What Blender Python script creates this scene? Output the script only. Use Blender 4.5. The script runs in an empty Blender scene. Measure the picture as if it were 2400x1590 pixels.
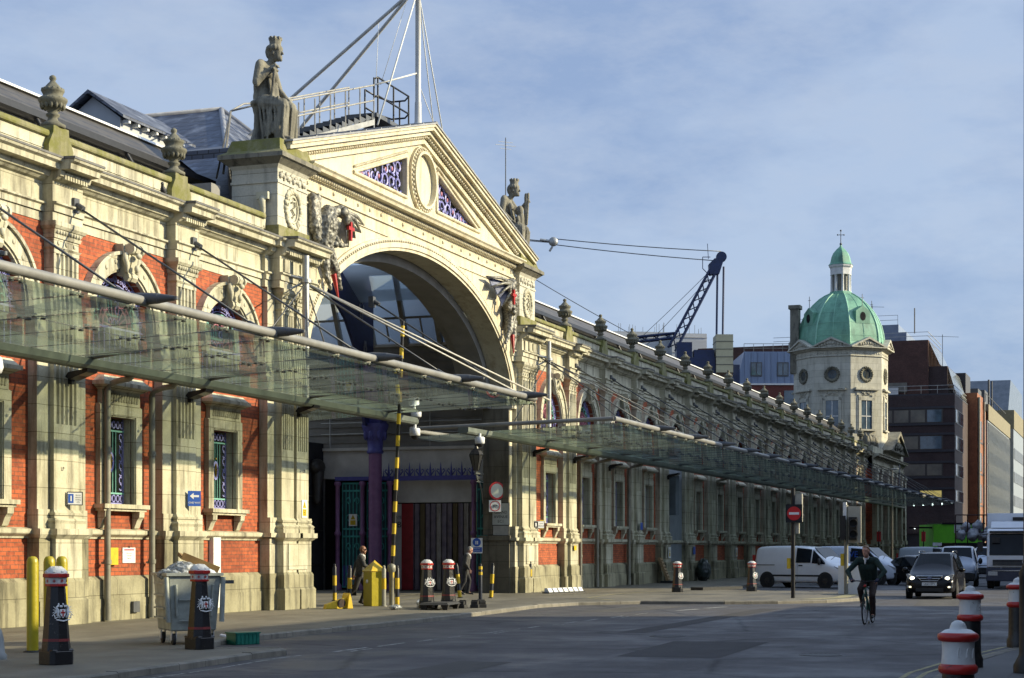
import bpy, bmesh, math, random
from mathutils import Vector, Matrix
sc = bpy.context.scene
COL = sc.collection
R = math.radians
PI = math.pi

# ---------------------------------------------------------------- mesh builder
class MB:
    def __init__(s):
        s.v = []; s.f = []; s.m = []; s.mi = 0; s.sm = []; s.smooth = False
    def add(s, vs, fs):
        o = len(s.v)
        s.v += [tuple(p) for p in vs]
        for f in fs:
            s.f.append([i + o for i in f]); s.m.append(s.mi); s.sm.append(s.smooth)
        return o
    def box(s, x0, x1, y0, y1, z0, z1):
        vs = [(x0,y0,z0),(x1,y0,z0),(x1,y1,z0),(x0,y1,z0),(x0,y0,z1),(x1,y0,z1),(x1,y1,z1),(x0,y1,z1)]
        s.add(vs, [(0,3,2,1),(4,5,6,7),(0,1,5,4),(1,2,6,5),(2,3,7,6),(3,0,4,7)])
        return s
    def frustum(s, cx, cy, z0, z1, a0, b0, a1, b1):
        vs = [(cx-a0,cy-b0,z0),(cx+a0,cy-b0,z0),(cx+a0,cy+b0,z0),(cx-a0,cy+b0,z0),(cx-a1,cy-b1,z1),(cx+a1,cy-b1,z1),(cx+a1,cy+b1,z1),(cx-a1,cy+b1,z1)]
        s.add(vs, [(0,3,2,1),(4,5,6,7),(0,1,5,4),(1,2,6,5),(2,3,7,6),(3,0,4,7)])
        return s
    def prism(s, poly, axis, a0, a1):
        # poly: list of 2-D points; axis 'x': (y,z), 'y': (x,z), 'z': (x,y)
        n = len(poly)
        def P(p, a):
            return (a, p[0], p[1]) if axis == 'x' else (p[0], a, p[1]) if axis == 'y' else (p[0], p[1], a)
        vs = [P(p, a0) for p in poly] + [P(p, a1) for p in poly]
        fs = [tuple(range(n))[::-1], tuple(range(n, 2*n))]
        for i in range(n):
            j = (i+1) % n
            fs.append((i, j, n+j, n+i))
        s.add(vs, fs)
        return s
    def lathe(s, prof, c=(0,0,0), n=16, sx=1, sy=1, rot=0, smooth=True):
        old = s.smooth; s.smooth = smooth
        vs = []; fs = []
        for r, z in prof:
            for k in range(n):
                a = 2*PI*k/n + rot
                vs.append((c[0]+r*sx*math.cos(a), c[1]+r*sy*math.sin(a), c[2]+z))
        m = len(prof)
        for i in range(m-1):
            for k in range(n):
                k2 = (k+1) % n
                fs.append((i*n+k, i*n+k2, (i+1)*n+k2, (i+1)*n+k))
        s.add(vs, fs)
        s.smooth = False
        if prof[0][0] > 1e-4: s.add(vs[:n], [tuple(range(n))[::-1]])
        if prof[-1][0] > 1e-4: s.add(vs[-n:], [tuple(range(n))])
        s.smooth = old
        return s
    def tube(s, p, q, r, r2=None, n=8, caps=True):
        p = Vector(p); q = Vector(q); r2 = r if r2 is None else r2
        d = (q-p)
        if d.length < 1e-6: return s
        d.normalize()
        u = d.orthogonal().normalized(); w = d.cross(u)
        vs = []
        for c, rr in ((p, r), (q, r2)):
            for k in range(n):
                a = 2*PI*k/n
                vs.append(c + u*rr*math.cos(a) + w*rr*math.sin(a))
        old = s.smooth; s.smooth = n > 5
        fs = [(k, (k+1) % n, n+(k+1) % n, n+k) for k in range(n)]
        s.add(vs, fs); s.smooth = False
        if caps:
            s.add(vs[:n], [tuple(range(n))[::-1]]); s.add(vs[n:], [tuple(range(n))])
        s.smooth = old
        return s
    def path(s, pts, r, n=6, closed=False):
        pts = [Vector(p) for p in pts]
        m = len(pts); vs = []; prev = None
        for i in range(m):
            if closed: d = pts[(i+1) % m]-pts[i-1]
            else: d = pts[min(i+1, m-1)]-pts[max(i-1, 0)]
            d.normalize()
            if prev is None: u = d.orthogonal().normalized()
            else:
                u = prev - d*prev.dot(d)
                u = u.normalized() if u.length > 1e-6 else d.orthogonal().normalized()
            prev = u; w = d.cross(u)
            rr = r[i] if isinstance(r, (list, tuple)) else r
            for k in range(n):
                a = 2*PI*k/n
                vs.append(pts[i] + u*rr*math.cos(a) + w*rr*math.sin(a))
        fs = []
        for i in range(m if closed else m-1):
            i2 = (i+1) % m
            for k in range(n):
                fs.append((i*n+k, i*n+(k+1) % n, i2*n+(k+1) % n, i2*n+k))
        if not closed:
            fs += [tuple(range(n))[::-1], tuple(range((m-1)*n, m*n))]
        old = s.smooth; s.smooth = n > 4
        s.add(vs, fs); s.smooth = old
        return s
    def ring(s, cx, cz, a0, b0, a1, b1, y0, y1, t0=0, t1=PI, n=24):
        # elliptical ring sector in the x-z plane between y0 and y1
        vs = []; fs = []
        full = abs(t1-t0) > 2*PI-1e-3
        m = n if full else n+1
        for i in range(m):
            t = t0+(t1-t0)*i/n; ct = math.cos(t); st = math.sin(t)
            vs += [(cx+a0*ct, y0, cz+b0*st), (cx+a1*ct, y0, cz+b1*st), (cx+a1*ct, y1, cz+b1*st), (cx+a0*ct, y1, cz+b0*st)]
        for i in range(n):
            j = (i+1) % m
            for k in range(4):
                k2 = (k+1) % 4
                fs.append((4*i+k, 4*i+k2, 4*j+k2, 4*j+k))
        if not full:
            fs += [(0,1,2,3), (4*n+3,4*n+2,4*n+1,4*n)]
        s.add(vs, fs)
        return s
    def ell(s, c, rx, ry=None, rz=None, n=12, m=8, rot=None, jit=0, seed=0):
        ry = rx if ry is None else ry; rz = rx if rz is None else rz
        rnd = random.Random(seed)
        c = Vector(c); vs = []; fs = []
        for i in range(m+1):
            ph = PI*i/m
            for k in range(n):
                a = 2*PI*k/n
                j = 1+rnd.uniform(-jit, jit) if jit else 1
                p = Vector((rx*math.sin(ph)*math.cos(a)*j, ry*math.sin(ph)*math.sin(a)*j, rz*math.cos(ph)*j))
                if rot: p = rot @ p
                vs.append(c+p)
        for i in range(m):
            for k in range(n):
                k2 = (k+1) % n
                fs.append((i*n+k, (i+1)*n+k, (i+1)*n+k2, i*n+k2))
        old = s.smooth; s.smooth = True
        s.add(vs, fs); s.smooth = old
        return s
    def cap(s, p, q, r0, r1=None, n=10):
        # tapered capsule
        r1 = r0 if r1 is None else r1
        p = Vector(p); q = Vector(q)
        s.tube(p, q, r0, r1, n)
        s.ell(p, r0, n=n, m=6); s.ell(q, r1, n=n, m=6)
        return s
    def quad(s, a, b, c, d):
        s.add([a, b, c, d], [(0,1,2,3)]); return s
    def wire(s, p, q, r, sag=0, n=5, k=8):
        p = Vector(p); q = Vector(q)
        s.path([p.lerp(q, i/k)-Vector((0,0,sag*4*(i/k)*(1-i/k))) for i in range(k+1)] if sag else [p, q], r, n); return s
    def xf(s, M, start=0):
        for i in range(start, len(s.v)):
            s.v[i] = tuple(M @ Vector(s.v[i]))
        return s
    def mesh(s, name, mats):
        me = bpy.data.meshes.new(name)
        me.from_pydata(s.v, [], s.f)
        for m in (mats if isinstance(mats, (list, tuple)) else [mats]): me.materials.append(m)
        me.polygons.foreach_set('material_index', s.m)
        me.polygons.foreach_set('use_smooth', s.sm)
        bm = bmesh.new(); bm.from_mesh(me)
        bmesh.ops.recalc_face_normals(bm, faces=bm.faces)
        bm.to_mesh(me); bm.free()
        me.update()
        return me
    def build(s, name, mats, parent=None, loc=None, rz=0, bevel=0, weld=False):
        o = bpy.data.objects.new(name, s.mesh(name, mats))
        COL.objects.link(o)
        if parent: o.parent = parent
        if loc: o.location = loc
        if rz: o.rotation_euler.z = rz
        if bevel:
            b = o.modifiers.new('bevel', 'BEVEL'); b.width = bevel; b.segments = 2; b.limit_method = 'ANGLE'; b.angle_limit = R(40)
        return o

def remesh(mb, name, mat, voxel, parent=None, smooth=2, loc=None, rz=0, disp=None, deci=None):
    """union of the builder's closed pieces as one continuous surface"""
    o = mb.build(name + '_raw', mat)
    mod = o.modifiers.new('r', 'REMESH'); mod.mode = 'VOXEL'; mod.voxel_size = voxel; mod.use_smooth_shade = True
    if smooth:
        sm = o.modifiers.new('s', 'SMOOTH'); sm.factor = .5; sm.iterations = smooth
    if disp:
        tx = bpy.data.textures.new(name, 'CLOUDS'); tx.noise_scale = disp[1]
        d = o.modifiers.new('d', 'DISPLACE'); d.texture = tx; d.strength = disp[0]; d.texture_coords = 'LOCAL'
    if deci:
        dm = o.modifiers.new('c', 'DECIMATE'); dm.ratio = deci
    dg = bpy.context.evaluated_depsgraph_get()
    me = bpy.data.meshes.new_from_object(o.evaluated_get(dg))
    me.name = name
    for p in me.polygons: p.use_smooth = True
    bpy.data.objects.remove(o)
    o = bpy.data.objects.new(name, me); COL.objects.link(o)
    if parent: o.parent = parent
    if loc: o.location = loc
    if rz: o.rotation_euler.z = rz
    return o

_txt = {}
def text(mb, string, size, M, depth=0.002, align='CENTER', bold=False):
    """flat lettering appended to a builder; text lies in the local x-y plane of M"""
    key = (string, align)
    if key not in _txt:
        cu = bpy.data.curves.new('lettering', 'FONT'); cu.body = string; cu.size = 1; cu.align_x = align; cu.align_y = 'CENTER'; cu.resolution_u = 3
        if bold: cu.offset = .02
        o = bpy.data.objects.new('lettering', cu); COL.objects.link(o)
        dg = bpy.context.evaluated_depsgraph_get()
        me = bpy.data.meshes.new_from_object(o.evaluated_get(dg))
        _txt[key] = ([v.co.copy() for v in me.vertices], [list(p.vertices) for p in me.polygons])
        bpy.data.objects.remove(o); bpy.data.meshes.remove(me)
    vs, fs = _txt[key]
    mb.add([M @ Vector((v.x*size, v.y*size, depth)) for v in vs], fs)

def frame(origin, xdir, ydir):
    x = Vector(xdir).normalized(); y = Vector(ydir).normalized(); z = x.cross(y)
    M = Matrix((x, y, z)).transposed().to_4x4(); M.translation = Vector(origin)
    return M
def FACE(x, y, z):   # a sheet on the market front: local x along the street, local y up, facing -y
    return frame((x, y, z), (1,0,0), (0,0,1))

# ---------------------------------------------------------------- things
def tag(o, label, cat, group=None):
    o['label'] = label; o['category'] = cat
    if group: o['group'] = group
    return o
def thing(name, label, cat, loc=(0,0,0), rz=0, group=None):
    o = bpy.data.objects.new(name, None); COL.objects.link(o)
    o.location = loc; o.rotation_euler.z = rz; o.empty_display_size = .2
    return tag(o, label, cat, group)
def struct(o, kind='structure'):
    o['kind'] = kind; return o
def dup(root, loc=None, rz=None, parent=None):
    """a copy of an object with copies of everything under it"""
    kids = {}
    for o in bpy.data.objects:
        if o.parent: kids.setdefault(o.parent, []).append(o)
    def rec(o, par):
        c = o.copy(); COL.objects.link(c)
        if par: c.parent = par
        for k in kids.get(o, []): rec(k, c)
        return c
    c = rec(root, parent)
    if loc is not None: c.location = loc
    if rz is not None: c.rotation_euler.z = rz
    return c

# ---------------------------------------------------------------- materials
def _nt(name):
    m = bpy.data.materials.new(name); m.use_nodes = True
    nt = m.node_tree; nt.nodes.clear()
    out = nt.nodes.new('ShaderNodeOutputMaterial')
    b = nt.nodes.new('ShaderNodeBsdfPrincipled')
    nt.links.new(b.outputs[0], out.inputs[0])
    return m, nt, b
def c4(c): return (c[0], c[1], c[2], 1)
def noise(nt, scale, detail=4, rough=.6, vec=None, stretch=None, world=True):
    n = nt.nodes.new('ShaderNodeTexNoise'); n.inputs['Scale'].default_value = scale
    n.inputs['Detail'].default_value = detail; n.inputs['Roughness'].default_value = rough
    if vec is None:
        if world: vec = nt.nodes.new('ShaderNodeNewGeometry').outputs['Position']
        else: vec = nt.nodes.new('ShaderNodeTexCoord').outputs['Object']
    if stretch:
        mp = nt.nodes.new('ShaderNodeMapping'); mp.inputs['Scale'].default_value = stretch
        nt.links.new(vec, mp.inputs[0]); vec = mp.outputs[0]
    nt.links.new(vec, n.inputs['Vector'])
    return n
def ramp(nt, sock, a, b, ca=0., cb=1.):
    r = nt.nodes.new('ShaderNodeMapRange'); r.inputs[1].default_value = a; r.inputs[2].default_value = b
    r.inputs[3].default_value = ca; r.inputs[4].default_value = cb
    nt.links.new(sock, r.inputs[0]); return r.outputs[0]
def mix(nt, fac, a, b, mode='MIX'):
    m = nt.nodes.new('ShaderNodeMix'); m.data_type = 'RGBA'; m.blend_type = mode
    if isinstance(fac, (int, float)): m.inputs[0].default_value = fac
    else: nt.links.new(fac, m.inputs[0])
    for i, s in ((6, a), (7, b)):
        if isinstance(s, (tuple, list)): m.inputs[i].default_value = c4(s)
        else: nt.links.new(s, m.inputs[i])
    return m.outputs[2]
def bump(nt, b, sock, strength=.3, dist=.02):
    n = nt.nodes.new('ShaderNodeBump'); n.inputs['Strength'].default_value = strength; n.inputs['Distance'].default_value = dist
    nt.links.new(sock, n.inputs['Height']); nt.links.new(n.outputs[0], b.inputs['Normal'])
def pm(name, c1, c2=None, scale=6, rough=.7, metal=0, bmp=0, stretch=None, lo=.35, hi=.65, spec=None, world=True, coat=0):
    """principled material, two tones broken up by noise"""
    m, nt, b = _nt(name)
    b.inputs['Roughness'].default_value = rough; b.inputs['Metallic'].default_value = metal
    if spec is not None: b.inputs['Specular IOR Level'].default_value = spec
    if coat: b.inputs['Coat Weight'].default_value = coat; b.inputs['Coat Roughness'].default_value = .05
    if c2 is None: c2 = tuple(x*.78 for x in c1)
    n = noise(nt, scale, stretch=stretch, world=world)
    nt.links.new(mix(nt, ramp(nt, n.outputs[0], lo, hi), c1, c2), b.inputs['Base Color'])
    if bmp: bump(nt, b, n.outputs[0], bmp)
    return m

def stone_mat(name, base, dark, stain, grime=.5, rough=.85, joints=True, joint_h=.6, moss=None, streak=(3.2,3.2,.4)):
    m, nt, b = _nt(name)
    b.inputs['Roughness'].default_value = rough
    n1 = noise(nt, 1.1, 5); n2 = noise(nt, 1.0, 6, .65, stretch=streak); n3 = noise(nt, 22, 3)
    c = mix(nt, ramp(nt, n1.outputs[0], .35, .7), base, dark)
    c = mix(nt, ramp(nt, n2.outputs[0], .49, .68, 0, grime), c, stain)
    c = mix(nt, ramp(nt, n3.outputs[0], .3, .7, 0, .16), c, (0.02,0.02,0.015))
    h = n3.outputs[0]
    if joints:
        pos = nt.nodes.new('ShaderNodeNewGeometry').outputs['Position']
        mp = nt.nodes.new('ShaderNodeMapping'); mp.vector_type = 'POINT'; mp.inputs['Rotation'].default_value = (R(90),0,0)
        nt.links.new(pos, mp.inputs[0])
        br = nt.nodes.new('ShaderNodeTexBrick'); br.inputs['Scale'].default_value = 1
        br.inputs['Brick Width'].default_value = joint_h*1.9; br.inputs['Row Height'].default_value = joint_h
        br.inputs['Mortar Size'].default_value = .009; br.inputs['Mortar Smooth'].default_value = .3
        br.inputs['Color1'].default_value = (1,1,1,1); br.inputs['Color2'].default_value = (.86,.86,.84,1); br.inputs['Mortar'].default_value = (.22,.2,.15,1)
        nt.links.new(mp.outputs[0], br.inputs[0])
        c = mix(nt, .75, c, br.outputs[0], 'MULTIPLY')
    if moss:
        n4 = noise(nt, 2.3, 5, .7)
        c = mix(nt, ramp(nt, n4.outputs[0], .42, .6, 0, .9), c, moss)
    nt.links.new(c, b.inputs['Base Color'])
    bump(nt, b, h, .35, .02)
    return m

def brick_mat(name, c1, c2, mortar, axis='y', w=.225, h=.075, soot=(.05,.02,.015), soot_amt=.6):
    m, nt, b = _nt(name)
    b.inputs['Roughness'].default_value = .85
    pos = nt.nodes.new('ShaderNodeNewGeometry').outputs['Position']
    sp = nt.nodes.new('ShaderNodeSeparateXYZ'); nt.links.new(pos, sp.inputs[0])
    cm = nt.nodes.new('ShaderNodeCombineXYZ')
    ad = nt.nodes.new('ShaderNodeMath'); ad.operation = 'ADD'
    nt.links.new(sp.outputs[0], ad.inputs[0]); nt.links.new(sp.outputs[1], ad.inputs[1])
    nt.links.new(ad.outputs[0], cm.inputs[0]); nt.links.new(sp.outputs[2], cm.inputs[1])
    br = nt.nodes.new('ShaderNodeTexBrick'); br.inputs['Scale'].default_value = 1
    br.inputs['Brick Width'].default_value = w; br.inputs['Row Height'].default_value = h
    br.inputs['Mortar Size'].default_value = .012; br.inputs['Mortar Smooth'].default_value = .2; br.inputs['Bias'].default_value = -.1
    br.inputs['Color1'].default_value = c4(c1); br.inputs['Color2'].default_value = c4(c2); br.inputs['Mortar'].default_value = c4(mortar)
    nt.links.new(cm.outputs[0], br.inputs[0])
    n = noise(nt, 1.3, 6, .65)
    c = mix(nt, ramp(nt, n.outputs[0], .5, .75, 0, soot_amt), br.outputs[0], soot)
    n2 = noise(nt, 7, 3, .7)
    c = mix(nt, ramp(nt, n2.outputs[0], .45, .75, 0, .45), c, tuple(min(1, x*1.7+.02) for x in c1))
    n3 = noise(nt, .45, 4, .6)
    c = mix(nt, ramp(nt, n3.outputs[0], .45, .65, 0, .4), c, tuple(x*.45 for x in c2))
    nt.links.new(c, b.inputs['Base Color'])
    bump(nt, b, br.outputs['Fac'], -.4, .01)
    return m

def emit_mat(name, c, s):
    m, nt, b = _nt(name)
    b.inputs['Base Color'].default_value = c4(c)
    b.inputs['Emission Color'].default_value = c4(c); b.inputs['Emission Strength'].default_value = s
    return m

def pane_mat(name, tint=(.02,.03,.035), rough=.06):
    """window glass seen from outside: dark, glossy, slightly wavy"""
    m, nt, b = _nt(name)
    b.inputs['Roughness'].default_value = rough; b.inputs['Specular IOR Level'].default_value = .8
    n = noise(nt, 1.2, 2)
    nt.links.new(mix(nt, ramp(nt, n.outputs[0], .35, .65), tint, tuple(x*1.9 for x in tint)), b.inputs['Base Color'])
    bump(nt, b, n.outputs[0], .05, .02)
    return m

def canopy_glass(name):
    m = bpy.data.materials.new(name); m.use_nodes = True
    nt = m.node_tree; nt.nodes.clear()
    out = nt.nodes.new('ShaderNodeOutputMaterial')
    tr = nt.nodes.new('ShaderNodeBsdfTransparent'); tr.inputs[0].default_value = (.56,.63,.56,1)
    gl = nt.nodes.new('ShaderNodeBsdfGlossy'); gl.inputs[0].default_value = (.9,1,.93,1); gl.inputs['Roughness'].default_value = .02
    df = nt.nodes.new('ShaderNodeBsdfTranslucent'); df.inputs[0].default_value = (.42,.48,.41,1)
    lw = nt.nodes.new('ShaderNodeLayerWeight'); lw.inputs[0].default_value = .5
    fr = nt.nodes.new('ShaderNodeMath'); fr.operation = 'POWER'; fr.inputs[1].default_value = 3.6; nt.links.new(lw.outputs['Facing'], fr.inputs[0])
    n = noise(nt, .9, 5, .6)
    n_s = noise(nt, 1.6, 6, .7, stretch=(2.5,.5,1)); n_a = nt.nodes.new('ShaderNodeMath'); n_a.operation = 'MULTIPLY'; nt.links.new(n.outputs[0], n_a.inputs[0]); nt.links.new(n_s.outputs[0], n_a.inputs[1])
    dirt = ramp(nt, n_a.outputs[0], .15, .42, .22, .62)
    a = nt.nodes.new('ShaderNodeMixShader'); nt.links.new(dirt, a.inputs[0]); nt.links.new(tr.outputs[0], a.inputs[1]); nt.links.new(df.outputs[0], a.inputs[2])
    b = nt.nodes.new('ShaderNodeMixShader'); nt.links.new(ramp(nt, fr.outputs[0], 0, 1, .04, .95), b.inputs[0]); nt.links.new(a.outputs[0], b.inputs[1]); nt.links.new(gl.outputs[0], b.inputs[2])
    nt.links.new(b.outputs[0], out.inputs[0])
    return m

M = {}
STONE = (.60,.57,.44); STD = (.42,.395,.28)
M['stone'] = stone_mat('portland_stone', STONE, STD, (.10,.085,.06), .8)
M['stone_plain'] = stone_mat('portland_stone_carved', STONE, STD, (.13,.11,.075), .5, joints=False)
M['stone_low'] = stone_mat('plinth_stone', (.38,.355,.235), (.22,.2,.125), (.05,.045,.03), .95)
M['stone_pale'] = stone_mat('pale_stone', (.60,.58,.49), (.48,.46,.38), (.16,.15,.13), .5)
M['stone_grey'] = stone_mat('weathered_statue_stone', (.25,.235,.185), (.14,.13,.1), (.05,.048,.04), .8, joints=False, streak=(4,4,1.2))
M['stone_urn'] = stone_mat('weathered_urn_stone', (.2,.19,.14), (.12,.115,.085), (.05,.05,.035), .7, joints=False, moss=None)
M['moss'] = stone_mat('mossy_stone', (.26,.24,.13), (.18,.17,.07), (.06,.06,.03), .6, joints=False, moss=(.13,.13,.02))
M['lead_edge'] = pm('lead_flashing', (.07,.068,.066), (.13,.125,.115), 4, .6)
M['cast_iron_cream'] = stone_mat('cream_painted_iron', (.66,.61,.46), (.55,.50,.36), (.26,.16,.06), .5, rough=.6, joints=False)
M['brick'] = brick_mat('red_brick', (.41,.092,.028), (.22,.042,.015), (.13,.055,.03), w=.29, h=.095, soot_amt=.75)
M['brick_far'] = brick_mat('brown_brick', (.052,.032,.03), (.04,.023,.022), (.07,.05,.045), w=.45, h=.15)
M['brick_orange'] = brick_mat('orange_brick', (.30,.11,.05), (.25,.09,.04), (.2,.1,.06), w=.45, h=.15)
M['black'] = pm('black_paint', (.009,.009,.011), (.016,.016,.018), 8, .4, spec=.35)
M['black_rough'] = pm('black_rubber', (.018,.018,.018), (.03,.03,.03), 12, .8)
M['red'] = pm('red_paint', (.48,.02,.015), (.3,.012,.01), 9, .4, bmp=.1)
M['white'] = pm('white_paint', (.72,.72,.7), (.56,.56,.54), 11, .5, bmp=.15, lo=.45, hi=.75)
M['white_clean'] = pm('white_enamel', (.75,.76,.76), (.68,.69,.69), 5, .4)
M['yellow'] = pm('yellow_paint', (.62,.43,.015), (.45,.3,.015), 7, .5, lo=.4, hi=.8)
M['yellow_olive'] = pm('dull_yellow_paint', (.40,.33,.015), (.30,.24,.015), 6, .45)
M['steel'] = pm('galvanised_steel', (.42,.42,.4), (.3,.3,.29), 4, .45, .6)
M['tube_grey'] = pm('grey_painted_tube', (.25,.245,.225), (.18,.178,.165), 2, .45)
M['dark_steel'] = pm('dark_grey_steel', (.06,.065,.075), (.09,.095,.1), 4, .45)
M['pipe'] = pm('grey_painted_pipe', (.25,.24,.19), (.17,.165,.13), 3, .45)
M['glass_canopy'] = canopy_glass('canopy_glass')
M['pane'] = pane_mat('window_pane')
M['pane_blue'] = pane_mat('window_pane_sky', (.05,.075,.10))
M['slate'] = None
M['purple'] = pm('purple_paint', (.22,.10,.22), (.17,.075,.18), 4, .5)
M['lilac'] = pm('lilac_paint', (.30,.30,.62), (.22,.22,.5), 6, .5)
M['pinkred'] = pm('pink_paint', (.42,.16,.2), (.3,.1,.14), 6, .5)
M['teal'] = pm('teal_paint', (.07,.40,.37), (.05,.28,.28), 5, .5)
M['mint'] = pm('mint_paint', (.2,.45,.38), (.13,.33,.3), 5, .5)
M['navy'] = pm('navy_paint', (.03,.035,.13), (.022,.026,.09), 5, .5)
M['blueviolet'] = pm('blue_violet_paint', (.08,.08,.31), (.06,.06,.24), 5, .5)
M['void'] = pm('dark_interior', (.012,.012,.016), (.02,.02,.024), 2, .9)
M['int_white'] = pm('grubby_white_panel', (.60,.585,.56), (.48,.465,.44), 1.5, .7)
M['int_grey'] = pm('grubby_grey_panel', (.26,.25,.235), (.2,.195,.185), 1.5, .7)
M['copper'] = None
M['gold'] = pm('gilding', (.6,.38,.06), (.5,.3,.04), 8, .35, .7)
M['wood'] = pm('pallet_wood', (.36,.25,.13), (.24,.16,.08), 5, .8, stretch=(1,1,6))
M['plastic_bag'] = pm('pale_polythene', (.6,.63,.66), (.42,.45,.5), 9, .3, bmp=.3)
M['green_crate'] = pm('green_plastic', (.012,.19,.14), (.01,.14,.1), 6, .4)
M['skin'] = pm('skin', (.5,.27,.19), (.44,.22,.15), 14, .5)
M['skin_dark'] = pm('dark_skin', (.27,.13,.075), (.22,.1,.055), 14, .45)
M['hair_grey'] = pm('grey_hair', (.3,.28,.25), (.18,.165,.15), 60, .6)
M['hair_brown'] = pm('light_brown_hair', (.2,.11,.045), (.12,.065,.03), 60, .55)
M['suit'] = pm('dark_grey_cloth', (.07,.068,.066), (.045,.044,.044), 20, .9, bmp=.3)
M['trouser'] = pm('black_cloth', (.03,.03,.034), (.02,.02,.023), 20, .9)
M['shirt'] = pm('white_shirt', (.7,.7,.68), (.6,.6,.6), 20, .8)
M['sweater'] = pm('dark_green_knit', (.022,.045,.037), (.013,.028,.024), 25, .95, bmp=.4)
M['brown_cloth'] = pm('dark_brown_cloth', (.035,.02,.016), (.024,.014,.012), 20, .9)
M['glove'] = pm('navy_glove', (.02,.022,.05), (.014,.016,.035), 20, .8)
M['leather'] = pm('black_leather', (.014,.013,.013), (.02,.019,.018), 10, .4)
# ================================================================ market hall
def slate_mat(name, c1, c2, w=.35, h=.22, hi=(.3,.33,.4)):
    m, nt, b = _nt(name)
    b.inputs['Roughness'].default_value = .45
    pos = nt.nodes.new('ShaderNodeNewGeometry').outputs['Position']
    sp = nt.nodes.new('ShaderNodeSeparateXYZ'); nt.links.new(pos, sp.inputs[0])
    cm = nt.nodes.new('ShaderNodeCombineXYZ')
    ad = nt.nodes.new('ShaderNodeMath'); ad.operation = 'ADD'
    nt.links.new(sp.outputs[0], ad.inputs[0]); nt.links.new(sp.outputs[1], ad.inputs[1])
    nt.links.new(ad.outputs[0], cm.inputs[0]); nt.links.new(sp.outputs[2], cm.inputs[1])
    br = nt.nodes.new('ShaderNodeTexBrick'); br.inputs['Scale'].default_value = 1
    br.inputs['Brick Width'].default_value = w; br.inputs['Row Height'].default_value = h
    br.inputs['Mortar Size'].default_value = .022; br.inputs['Mortar Smooth'].default_value = .6
    br.inputs['Color1'].default_value = c4(c1); br.inputs['Color2'].default_value = c4(c2); br.inputs['Mortar'].default_value = (.015,.016,.02,1)
    nt.links.new(cm.outputs[0], br.inputs[0])
    n = noise(nt, 1.6, 5)
    nt.links.new(mix(nt, ramp(nt, n.outputs[0], .5, .7, 0, .5), br.outputs[0], hi), b.inputs['Base Color'])
    bump(nt, b, br.outputs['Fac'], -.6, .03)
    return m
M['slate'] = slate_mat('roof_slate', (.085,.095,.13), (.055,.062,.09))
def thin_glass(name, tint, refl=.25, milk=.3):
    m = bpy.data.materials.new(name); m.use_nodes = True
    nt = m.node_tree; nt.nodes.clear(); out = nt.nodes.new('ShaderNodeOutputMaterial')
    tr = nt.nodes.new('ShaderNodeBsdfTransparent'); tr.inputs[0].default_value = c4(tint)
    tl = nt.nodes.new('ShaderNodeBsdfTranslucent'); tl.inputs[0].default_value = c4(tint)
    gl = nt.nodes.new('ShaderNodeBsdfGlossy'); gl.inputs['Roughness'].default_value = .05
    a = nt.nodes.new('ShaderNodeMixShader'); a.inputs[0].default_value = milk; nt.links.new(tr.outputs[0], a.inputs[1]); nt.links.new(tl.outputs[0], a.inputs[2])
    b = nt.nodes.new('ShaderNodeMixShader'); b.inputs[0].default_value = refl; nt.links.new(a.outputs[0], b.inputs[1]); nt.links.new(gl.outputs[0], b.inputs[2])
    nt.links.new(b.outputs[0], out.inputs[0]); return m
M['roof_glass'] = thin_glass('roof_glazing', (.8,.85,.85), .1, .4); M['clerestory_glass'] = thin_glass('clerestory_glass', (.6,.68,.75), .12, .5)
M['slate_brown'] = slate_mat('brown_roof_slate', (.085,.075,.06), (.06,.052,.042), .5, .25, (.12,.11,.09))

M['jamb'] = stone_mat('shaded_jamb_stone', (.17,.15,.11), (.10,.09,.065), (.04,.035,.03), .8)  # stained stone, darkened further to hold the shade of the jambs
market = thing('market_hall', 'long Victorian red brick and cream stone market hall with arched gateway and pediment', 'market hall')
PITCH = 5.2
PIL = [18.0, 23.1, 28.25, 33.45, 38.65] + [70.4+PITCH*k for k in range(17)]
UC = 54.5                                   # centre of the gateway
BAYS = [(20.55, 2.55), (25.65, 2.6), (30.85, 2.6), (36.05, 2.6), (41.075, 2.425), (68.15, 2.25)] + [(73.0+PITCH*k, 2.6) for k in range(16)] + [(155.3, 1.7)]
BLANK = {88.6}                               # a bay faced in grey panels
ZS = dict(arch=6.85, r=1.3)

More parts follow.
